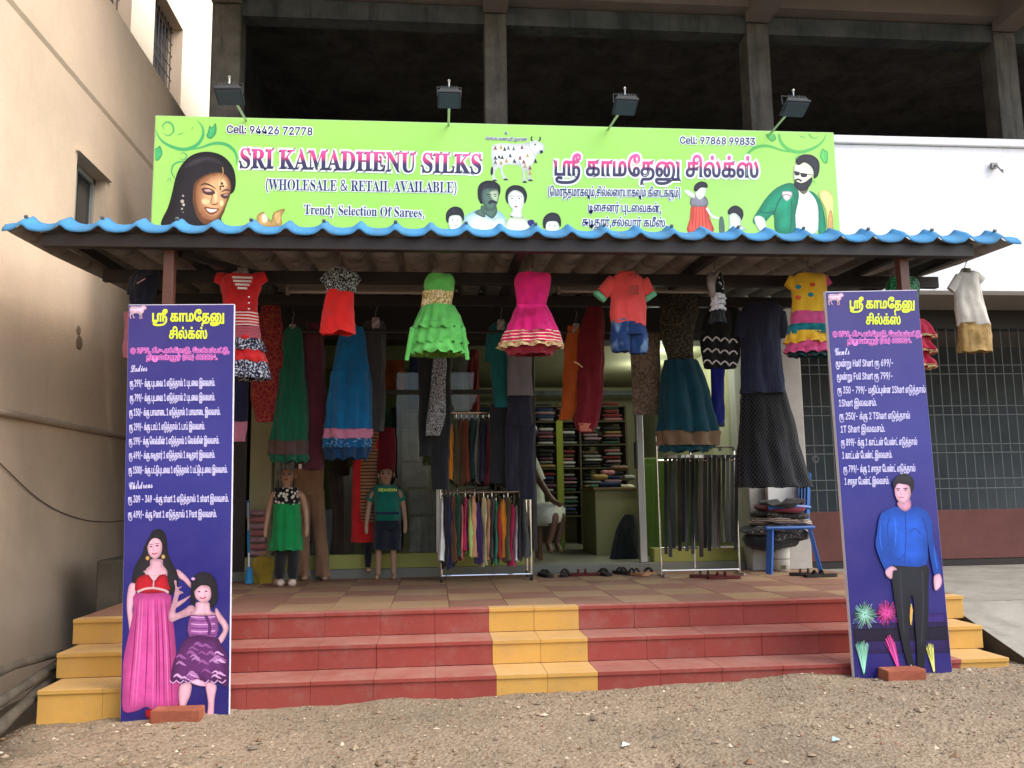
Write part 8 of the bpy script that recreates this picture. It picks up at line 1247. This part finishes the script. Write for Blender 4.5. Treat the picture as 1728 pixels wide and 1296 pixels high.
for i in range(17):
    x = 1123+i*7.5; k = (0, 2, 0, 1, 0, 2, 0, 0, 1, 0, 2, 3, 1, 3, 0, 2, 0)[i]; yb = random.choice((925, 930, 915, 935, 940, 956 if i in (3, 9, 12) else 928)); d = YB-.035-.012*(i % 3)
    bt = thing('belt', f'{bn[k]} leather belt on the chrome stand, {BORD[i]}', 'belt', tuple(at(x, 777, d)), 'belts on the chrome stand')
    top, bot = at(x, 772, d), at(x+random.uniform(-2, 2), yb, d-.01); wb = random.uniform(.014, .019); vs = []
    for j in range(7):
        c = top.lerp(bot, j/6)+Vector((.004*math.sin(j+i), .01*math.sin(j*.9+i), 0)); tw = .5*math.sin(i+j*.3); u = Vector((math.cos(tw), math.sin(tw), 0))*wb; v = Vector((-math.sin(tw), math.cos(tw), 0))*.002; vs.append([c-u-v, c+u-v, c+u+v, c-u+v])
    MB().loft(vs, 0, True, True).build('strap', bm[k], bt)
    MB().box(top+Vector((-wb-.003, -.008, -.004)), top+Vector((wb+.003, .006, .022))).build('buckle', M_chrome if i % 3 else M_wire, bt)
    if i % 3 == 0: lp_ = at(x+2, 757, d); MB().box(lp_+Vector((-.012, -.006, -.02)), lp_+Vector((.012, .004, .012))).build('price_tag', M_wire, bt)

# ================================================================ sandals
def sandal(label, x, y, mat, strap, d=7.28, rot=0.1, grp='footwear left before the door'):
    c = atZ(x, y, DZ+.004); c.y = min(c.y, 7.40); t = thing('sandal', label, 'sandal', tuple(c), grp); ca, sa = math.cos(rot), math.sin(rot)
    ol = [(-.036, 0), (-.04, .06), (-.034, .12), (-.02, .135), (.02, .135), (.034, .115), (.03, .05), (.028, -.04), (.032, -.1), (.02, -.13), (-.02, -.13), (-.034, -.1)]
    pts = [Vector((c.x+a*ca-b*sa, c.y+a*sa+b*ca, DZ+.003)) for a, b in crv(ol, 2)]; n = len(pts)
    MB().loft([pts, [p+Vector((0, 0, .022)) for p in pts]], 0, True, True).build('sole', mat, t)
    for k, (b0, hh) in enumerate(((.05, .052), (-.01, .058))):
        arc = [Vector((c.x+a*ca-b0*sa, c.y+a*sa+b0*ca, DZ+.02+hh*.6*math.sin(math.pi*(a+.036)/.07))) for a in [-.036+.01*i for i in range(8)]]; MB().tube(arc, .009, 6).build('strap', strap, t)
    return t
sm = flat('sandal_rubber', C(40, 36, 34), .8); sr = flat('sandal_maroon', C(104, 42, 42, .6), .8); sc_ = flat('sandal_tan', C(176, 130, 96), .7)
for lab, x, y, m, s, r_ in (('black strapped sandal, first by the garment rack', 921, 972, sm, sm, .2), ('black strapped sandal second from the garment rack', 953, 971, sm, sm, -.2), ('red flat slipper lying between black sandals', 986, 971, sr, sr, 1.5),
        ('dark sandal with raised loop right of the red slipper', 1020, 970, sm, sm, .1), ('dark sandal with raised loop below the aluminium door frame', 1051, 968, sm, sm, .3), ('tan soled black sandal left of the rack foot', 1073, 970, sc_, sm, .5), ('tan soled black sandal nearest the belt stand', 1094, 969, sc_, sm, -.4),
        ('dusky maroon slipper under the belt stand', 1193, 974, sr, sm, 1.3), ('bright maroon slipper under the belt stand right end', 1222, 976, sr, sr, 1.5), ('black slipper at the foot of the blue chair', 1362, 971, sm, sm, 1.2), ('black slipper lying right of the blue chair', 1385, 973, sm, sm, 1.6)):
    sandal(lab, x, y, m, s, rot=r_)

# ================================================================ blue chair with folded clothes, bucket, carton
YCH = 7.15; t = thing('plastic_chair', 'blue plastic chair buried under folded clothes', 'chair', tuple(at(1328, 970, YCH))); Bp = flat('blue_plastic', C(36, 88, 160, .9), .35, .1, .5)
cx0 = at(1318, 970, YCH).x; sz = DZ+.36
for (dx, dy) in ((-.14, -.17), (.20, -.17), (-.12, .2), (.19, .2)): MB().obox((cx0+dx*1.3, YCH+dy*1.2, DZ), (cx0+dx, YCH+dy, sz), .05, .03).build('leg', Bp, t)
part('seat', Bp, t, (cx0-.19, YCH-.2, sz), (cx0+.24, YCH+.22, sz+.03), .012)
bk = MB(); [bk.obox((cx0+.20+.01*k, YCH-.12+k*.08, sz+.02), (cx0+.25+.01*k, YCH-.08+k*.08, sz+.44-.02*abs(k-2)), .02, .05) for k in range(5)]; bk.obox((cx0+.25, YCH-.12, sz+.44), (cx0+.29, YCH+.26, sz+.44), .03, .06); bk.build('backrest', Bp, t)
MB().tube([(cx0+.2, YCH-.2, sz+.18), (cx0+.0, YCH-.22, sz+.2), (cx0-.16, YCH-.2, sz+.18)], .018, 8).build('armrest', Bp, t)
def heap(x0, x1, yb, yt, Y, mat, lab, seed):
    r = random.Random(seed); a, b = at(x0, yb, Y), at(x1, yt, Y); rings = []; n = 22; W = wob(seed)
    for i in range(7):
        tt_ = i/6; z = a.z+(b.z-a.z)*tt_; e = math.sqrt(max(.04, 1-(2*tt_-1)**4)); ring = []
        for k in range(n):
            th = 2*math.pi*k/n; q = e*(1+.10*sum(w_[2]*math.sin(w_[0]*th+w_[1]+tt_*3) for w_ in W))
            ring.append(((a.x+b.x)/2+(b.x-a.x)/2*q*abs(math.cos(th))**.6*(1 if math.cos(th) > 0 else -1), Y+.17*q*abs(math.sin(th))**.6*(1 if math.sin(th) > 0 else -1), z+.016*math.sin(2*th+seed)+.010*math.sin(5*th+seed*2+i)))
        rings.append(ring)
    return tag(MB().loft(rings, 0, True, True).build('folded_garment', mat, loc=((a.x+b.x)/2, Y, a.z), smooth=True), lab, 'folded cloth', 'clothes heaped on the blue chair')
hm = [patt('charcoal_print', C(56, 54, 56), lambda n, b: n.mix(step(n, n.noise(50, 2), .58), b, C(120, 116, 112))), fab('heap_black', C(36, 34, 36)), patt('brown_ikat', C(92, 70, 60), lambda n, b: n.mix(step(n, n.wave(20, 4), .7), b, C(200, 190, 180))), fab('heap_wine', C(110, 34, 50)), patt('grey_ikat', C(70, 72, 76), lambda n, b: n.mix(step(n, n.noise(24, 2, dist=2), .6), b, C(170, 170, 168)))]
for i, (x0, x1, yb, yt, m, lab) in enumerate(((1262, 1342, 928, 899, 1, 'black cloth at the bottom of the chair heap'), (1290, 1356, 915, 893, 0, 'charcoal printed cloth drooping over the chair front'), (1260, 1352, 902, 884, 4, 'grey ikat cloth in the middle of the chair heap'), (1268, 1360, 886, 872, 2, 'brown and cream cloth in the chair heap'), (1276, 1358, 874, 862, 0, 'charcoal printed cloth near the top of the chair heap'), (1280, 1356, 864, 852, 3, 'wine red folded cloth on the chair heap'), (1286, 1352, 854, 845, 1, 'thin black folded cloth topmost on the chair heap'))): heap(x0, x1, yb, yt, YCH-.02*i+.03, hm[m], lab, i+3)
t = thing('paint_bucket', 'white plastic bucket under the blue chair', 'bucket', tuple(at(1319, 968, 7.25))); bw = flat('bucket_white', C(214, 212, 200, .9), .5); c = at(1319, 968, 7.25); c.z = DZ
MB().tube([c+Vector((0, 0, .002)), c+Vector((0, 0, .13)), c+Vector((0, 0, .25))], [.068, .075, .082], 20).build('body', bw, t, smooth=True); MB().tube([c+Vector((0, 0, .232)), c+Vector((0, 0, .252))], .088, 20).build('rim', bw, t); MB().tube([c+Vector((0, 0, .1)), c+Vector((0, 0, .107))], .0765, 20).build('hoop', M_wire, t)
MB().box(c+Vector((-.03, -.0765, .02)), c+Vector((.01, -.073, .05))).build('label', flat('bucket_label', C(80, 76, 40)), t)
a, b = at(1293, 850, 7.29), at(1343, 812, 7.29); tag(MB().box((a.x, 7.24, a.z-.3), (b.x, 7.30, b.z)).build('white_carton', flat('white_card', C(226, 228, 226, .9), .8), loc=tuple(a), bevel=.004), 'white carton standing behind the chair below the lattice skirt', 'carton')

# ================================================================ tube light battens and bulb
M_tube = flat('unlit_tube_glass', C(190, 188, 180, .6), .3); M_bat = flat('batten_enamel', C(150, 144, 134, .7), .5)
for (xa, xb, y, lab) in ((484, 724, 488, 'unlit tube light batten left of the lime dress'), (940, 1032, 487, 'short unlit batten between pink dress and coral shirt'), (1100, 1198, 488, 'unlit batten between coral shirt and polka dress')):
    a, b = at(xa, y, 6.2), at(xb, y, 6.2); t = thing('tube_light', lab, 'light', tuple(a)); MB().box((a.x, 6.2, a.z), (b.x, 6.25, a.z+.05)).build('batten', M_bat, t, bevel=.004); MB().tube([(a.x+.02, 6.17, a.z-.025), (b.x-.02, 6.17, a.z-.025)], .013, 10).build('tube', M_tube, t, smooth=True)
    for x in (a.x+.01, b.x-.01): MB().box((x-.01, 6.155, a.z-.045), (x+.01, 6.2, a.z+.01)).build('end_holder', M_bat, t)
    for x in (a.x+.1, b.x-.1): MB().tube([(x, 6.225, a.z+.05), (x, 6.225, a.z+.16)], .004, 5).build('suspension', M_wire, t)
n = N('lit_bulb'); n.b.inputs['Emission Color'].default_value = (.92, 1, .9, 1); n.b.inputs['Emission Strength'].default_value = 6; M_bulb = n.m
q = at(1145, 603, 8.2); t = thing('light_bulb', 'glowing white bulb hanging inside the shop left of the teal gown', 'bulb', tuple(q))
MB().tube([q+Vector((0, 0, .1)), q+Vector((0, 0, .2)), q+Vector((0, 0, .45))], [.02, .012, .003], 8).build('holder', M_bat, t)
MB().tube([q+Vector((0, 0, z)) for z in (-.05, -.03, 0, .04, .08, .1)], [.008, .026, .034, .030, .02, .016], 12).build('bulb', M_bulb, t, smooth=True)
def lamp(p, e, r=.05, col=(.95, 1, .85)):
    d = bpy.data.lights.new('bulb_light', 'POINT'); d.energy = e; d.shadow_soft_size = r; d.color = col; o = bpy.data.objects.new('bulb_light', d); o.location = p; COL.objects.link(o); return o
lamp(q+Vector((-.1, -.08, -.12)), 7)
# unseen tube added to light the shop, hidden behind the hanging cloth
t = thing('tube_light', 'added tube light brightening the shop, hidden behind the brown printed cloth', 'light', (2.25, 9.0, 2.55)); tq = [at(1107, 600, 8.45), at(1074, 600, 9.5)]; [setattr(v, 'z', 2.56) for v in tq]; MB().tube(tq, .014, 10).build('tube', M_bulb, t, smooth=True); MB().obox(tq[0]+Vector((0, 0, .022)), tq[1]+Vector((0, 0, .022)), .03, .025).build('batten', M_bat, t)
lamp((tq[0]+tq[1])/2-Vector((0, 0, .08)), 10, .2)  # point light for the added tube

# ================================================================ inside the shop: shelves, folded stock, counter, seated person
sh = thing('stock_shelves', 'dark wooden shelves filled with folded cloth at the back of the shop', 'shelves', (1.1, 10.6, .6)); M_sh = flat('shelf_wood', C(84, 74, 56, .8), .7)
cols = [(.32, .72), (.78, 1.18), (1.26, 1.78), (1.84, 2.36)]
for x in (.29, .75, 1.22, 1.81, 2.39): part('side_board', M_sh, sh, (x-.012, 10.45, .6), (x+.012, 10.8, 2.3))
ORD = ('first', 'second', 'third', 'fourth', 'fifth', 'sixth', 'seventh', 'eighth')
SZ = [.95, 1.24, 1.53, 1.82, 2.11]
for z in SZ+[2.3]:
    for a, b in zip((.302, .762, 1.232, 1.822), (.738, 1.208, 1.798, 2.378)): part('shelf', M_sh, sh, (a, 10.46, z-.018), (b, 10.8, z))
rr = random.Random(12)
for ci, (x0, x1) in enumerate(cols):
    for z in SZ:
        for s0, s1 in ((x0, (x0+x1)/2-.01), ((x0+x1)/2+.01, x1)):
            zz = z+.002; cnt_ = 0
            while zz < z+.25-.05:
                h_ = rr.uniform(.034, .05); k = rr.choice((0, 2, 3, 4, 5, 6, 7, 8, 8, 9, 10, 10, 11)); nm = ('mauve', 'cream', 'rose', 'white', 'plum', 'blue', 'green', 'brown', 'black', 'red', 'grey', 'gold')[k]
                folded(s0+rr.uniform(0, .05), s1-rr.uniform(0, .05), 10.47+rr.uniform(0, .06), (zz, zz+h_), .3, FC[k], f'{nm} folded garment {ORD[cnt_]} from bottom, {"left" if s0 == x0 else "right"} stack, {ORD[SZ.index(z)]} shelf up, {ORD[ci]} shop bay', 'folded garments on the shop shelves'); zz += h_+.003; cnt_ += 1
gp_ = at(944, 750, 9.2); tag(MB().box((gp_.x-.035, 9.17, .6), (gp_.x+.035, 9.24, 2.0)).build('green_post', flat('post_green', C(140, 150, 50, .9), .6), loc=(gp_.x, 9.2, .6)), 'slim yellow green post inside the shop left of the orange scarf', 'post')
ct = thing('counter', 'cloth strewn shop counter with pale olive side seen through the door', 'counter', tuple(at(1040, 950, 8.6))); M_ct = flat('counter_olive', C(150, 146, 104, .8), .6)
a, b = at(1004, 828, 8.5), at(1078, 828, 8.5); part('body', M_ct, ct, (a.x, 8.5, .6), (b.x, 9.3, a.z), .006); part('top', flat('counter_top', C(110, 90, 60), .4), ct, (a.x-.02, 8.47, a.z), (b.x+.02, 9.33, a.z+.03), .006)
for i, (x, y, wd, c) in enumerate(((1012, 805, 24, 'gold'), (1026, 798, 20, 'rose'), (1046, 790, 26, 'brown'), (1060, 806, 20, 'grey'), (1030, 818, 34, 'blue'), (1008, 822, 22, 'green'), (1056, 822, 26, 'cream'))):
    a = at(x-wd/2, y+5, 8.55+.06*i); b = at(x+wd/2, y-5, 8.55+.06*i); folded(a.x, b.x, 8.5+.06*i, (a.z, b.z), .16, MATS['folded_'+c], f'{c} cloth lying in the pile on the counter', 'cloths piled on the counter')
tag(MB().box((2.0, 8.3, .6), (2.7, 8.36, 1.55)).build('green_screen', flat('screen_green', C(96, 130, 44, .8), .6), loc=(2.0, 8.3, .6), bevel=.01), 'moss green panel standing inside behind the belt stand', 'panel')
dbag = cloth('dark_bag', 8.0, [(868, 1052, 1068), (885, 1042, 1076), (915, 1034, 1080), (945, 1030, 1082)], F_blacks, None, 5, (.03, .06), .6, cap=True); tag(dbag, 'dark slumped bag on the floor just inside the door', 'bag')
# seated person in white, head hidden behind the navy trousers
YP = 8.0
Q = lambda x, y, d=0: tuple(at(x, y, YP+d)); sx = YP/FPX
pp = thing('person', 'seated person in white shirt and white wrap, barefoot, inside the shop', 'person', Q(905, 935)); M_ps = flat('brown_skin', C(92, 64, 50, .9), .55, .1, .4)
J = {'pelvis': Q(880, 858, .12)+(.115,), 'waist': Q(882, 828, .12)+(.10,), 'chest': Q(886, 790, .08)+(.115,), 'neckb': Q(890, 762, .05)+(.05,), 'neck': Q(891, 752, .03)+(.045,), 'head': Q(893, 735, .0)+(.078,), 'crown': Q(893, 718, .02)+(.07,),
     'hipa': Q(886, 866, .05)+(.085,), 'kneea': Q(938, 868, -.25)+(.05,), 'anka': Q(925, 918, -.22)+(.028,), 'toea': Q(930, 932, -.36)+(.028,), 'heela': Q(924, 926, -.18)+(.03,),
     'hipb': Q(884, 868, .2)+(.085,), 'kneeb': Q(950, 868, .05)+(.05,), 'ankb': Q(940, 920, .02)+(.028,), 'toeb': Q(946, 930, -.12)+(.028,),
     'sha': Q(893, 775, -.02)+(.048,), 'ela': Q(908, 808, -.12)+(.036,), 'wra': Q(930, 842, -.25)+(.026,), 'handa': Q(938, 850, -.28)+(.026,), 'shb': Q(890, 776, .24)+(.048,), 'elb': Q(905, 815, .24)+(.036,), 'wrb': Q(935, 845, .12)+(.026,), 'handb': Q(944, 852, .08)+(.028,)}
E_ = [('pelvis', 'waist'), ('waist', 'chest'), ('chest', 'neckb'), ('neckb', 'neck'), ('neck', 'head'), ('head', 'crown')]
for s in 'ab': E_ += [('pelvis', 'hip'+s), ('hip'+s, 'knee'+s), ('knee'+s, 'ank'+s), ('ank'+s, 'toe'+s), ('chest', 'sh'+s), ('sh'+s, 'el'+s), ('el'+s, 'wr'+s), ('wr'+s, 'hand'+s)]
J.pop('heela')
for s, (bx_, by_, bz_, _) in (('a', J['handa']), ('b', J['handb'])):
    for k in range(5):
        ang_ = (k-2)*.35; nm = f'f{s}{k}'; J[nm] = (bx_+.05*math.cos(ang_)*(.8 if k in (0, 4) else 1), by_-.05, bz_+.028*math.sin(ang_)-.012, .009); E_.append(('hand'+s, nm))
skin_body('body', J, E_, M_ps, pp)
F_wh = fab('white_cotton_shirt', C(228, 234, 214, .85), var=.15)
cloth('shirt', YP+.1, [(766, 882, 898), (782, 874, 908), (810, 872, 916), (845, 866, 918), (852, 866, 918)], F_wh, pp, 6, (.01, .06), .75, hem=.01)
sleeve('sleeve', YP-.05, (895, 776), (910, 812), 11, 12, F_wh, pp)
def limb(name, a, b, r0, r1, mat, par):
    a, b = Vector(a), Vector(b); MB().tube([a.lerp(b, i/5)+Vector((0, 0, .006*math.sin(i*2))) for i in range(6)], [r0+(r1-r0)*i/5+.006*math.sin(i*2.3) for i in range(6)], 16).build(name, mat, par, smooth=True)
limb('wrap_leg', J['hipa'][:3], J['kneea'][:3], .125, .095, F_wh, pp); limb('wrap_leg', J['hipb'][:3], J['kneeb'][:3], .125, .092, F_wh, pp)
MB().ball(Vector(J['head'][:3])+Vector((0, .02, .045)), .09, 12, 8, 0, (.95, 1.1, .95)).build('hair', V_hair, pp, smooth=True)
st = thing('stool', 'low wooden stool carrying the seated person in white', 'stool', Q(884, 935, .15)); M_st = flat('stool_wood', C(96, 70, 50), .7); q = at(884, 880, YP+.12)
part('seat', M_st, st, (q.x-.17, q.y-.14, q.z-.05), (q.x+.17, q.y+.16, q.z-.01), .006)
for dx in (-.14, .14):
    for dy in (-.11, .13): part('leg', M_st, st, (q.x+dx-.018, q.y+dy-.018, .6), (q.x+dx+.018, q.y+dy+.018, q.z-.052))

# ================================================================ litter
for lab, x, y, m in (('scrap of pale blue plastic on the dirt near the bottom edge', 1413, 1283, flat('blue_scrap', C(150, 200, 220))), ('small white paper scrap on the dirt by the bottom centre', 1057, 1290, flat('white_scrap', C(230, 236, 244)))):
    q = atZ(x, y, .06); q.z = gz(q.x, q.y)+.008; tag(MB().add([q+Vector(v) for v in ((-.02, -.01, 0), (.01, -.016, .008), (.02, .008, .002), (-.008, .016, .012))], [(0, 1, 2), (0, 2, 3)]).build('plastic_scrap', m, loc=tuple(q)), lab, 'litter')
q = atZ(990, 1222, .1); q.z = gz(q.x, q.y)+.006
tag(MB().tube([q+Vector((-.05+.012*i, .008*math.sin(i*1.3), .004*math.cos(i*2))) for i in range(9)], .004, 5).build('straw_twist', fab('straw', C(206, 190, 160)), loc=tuple(q)), 'pale twist of straw rope on the dirt below the yellow steps', 'litter')
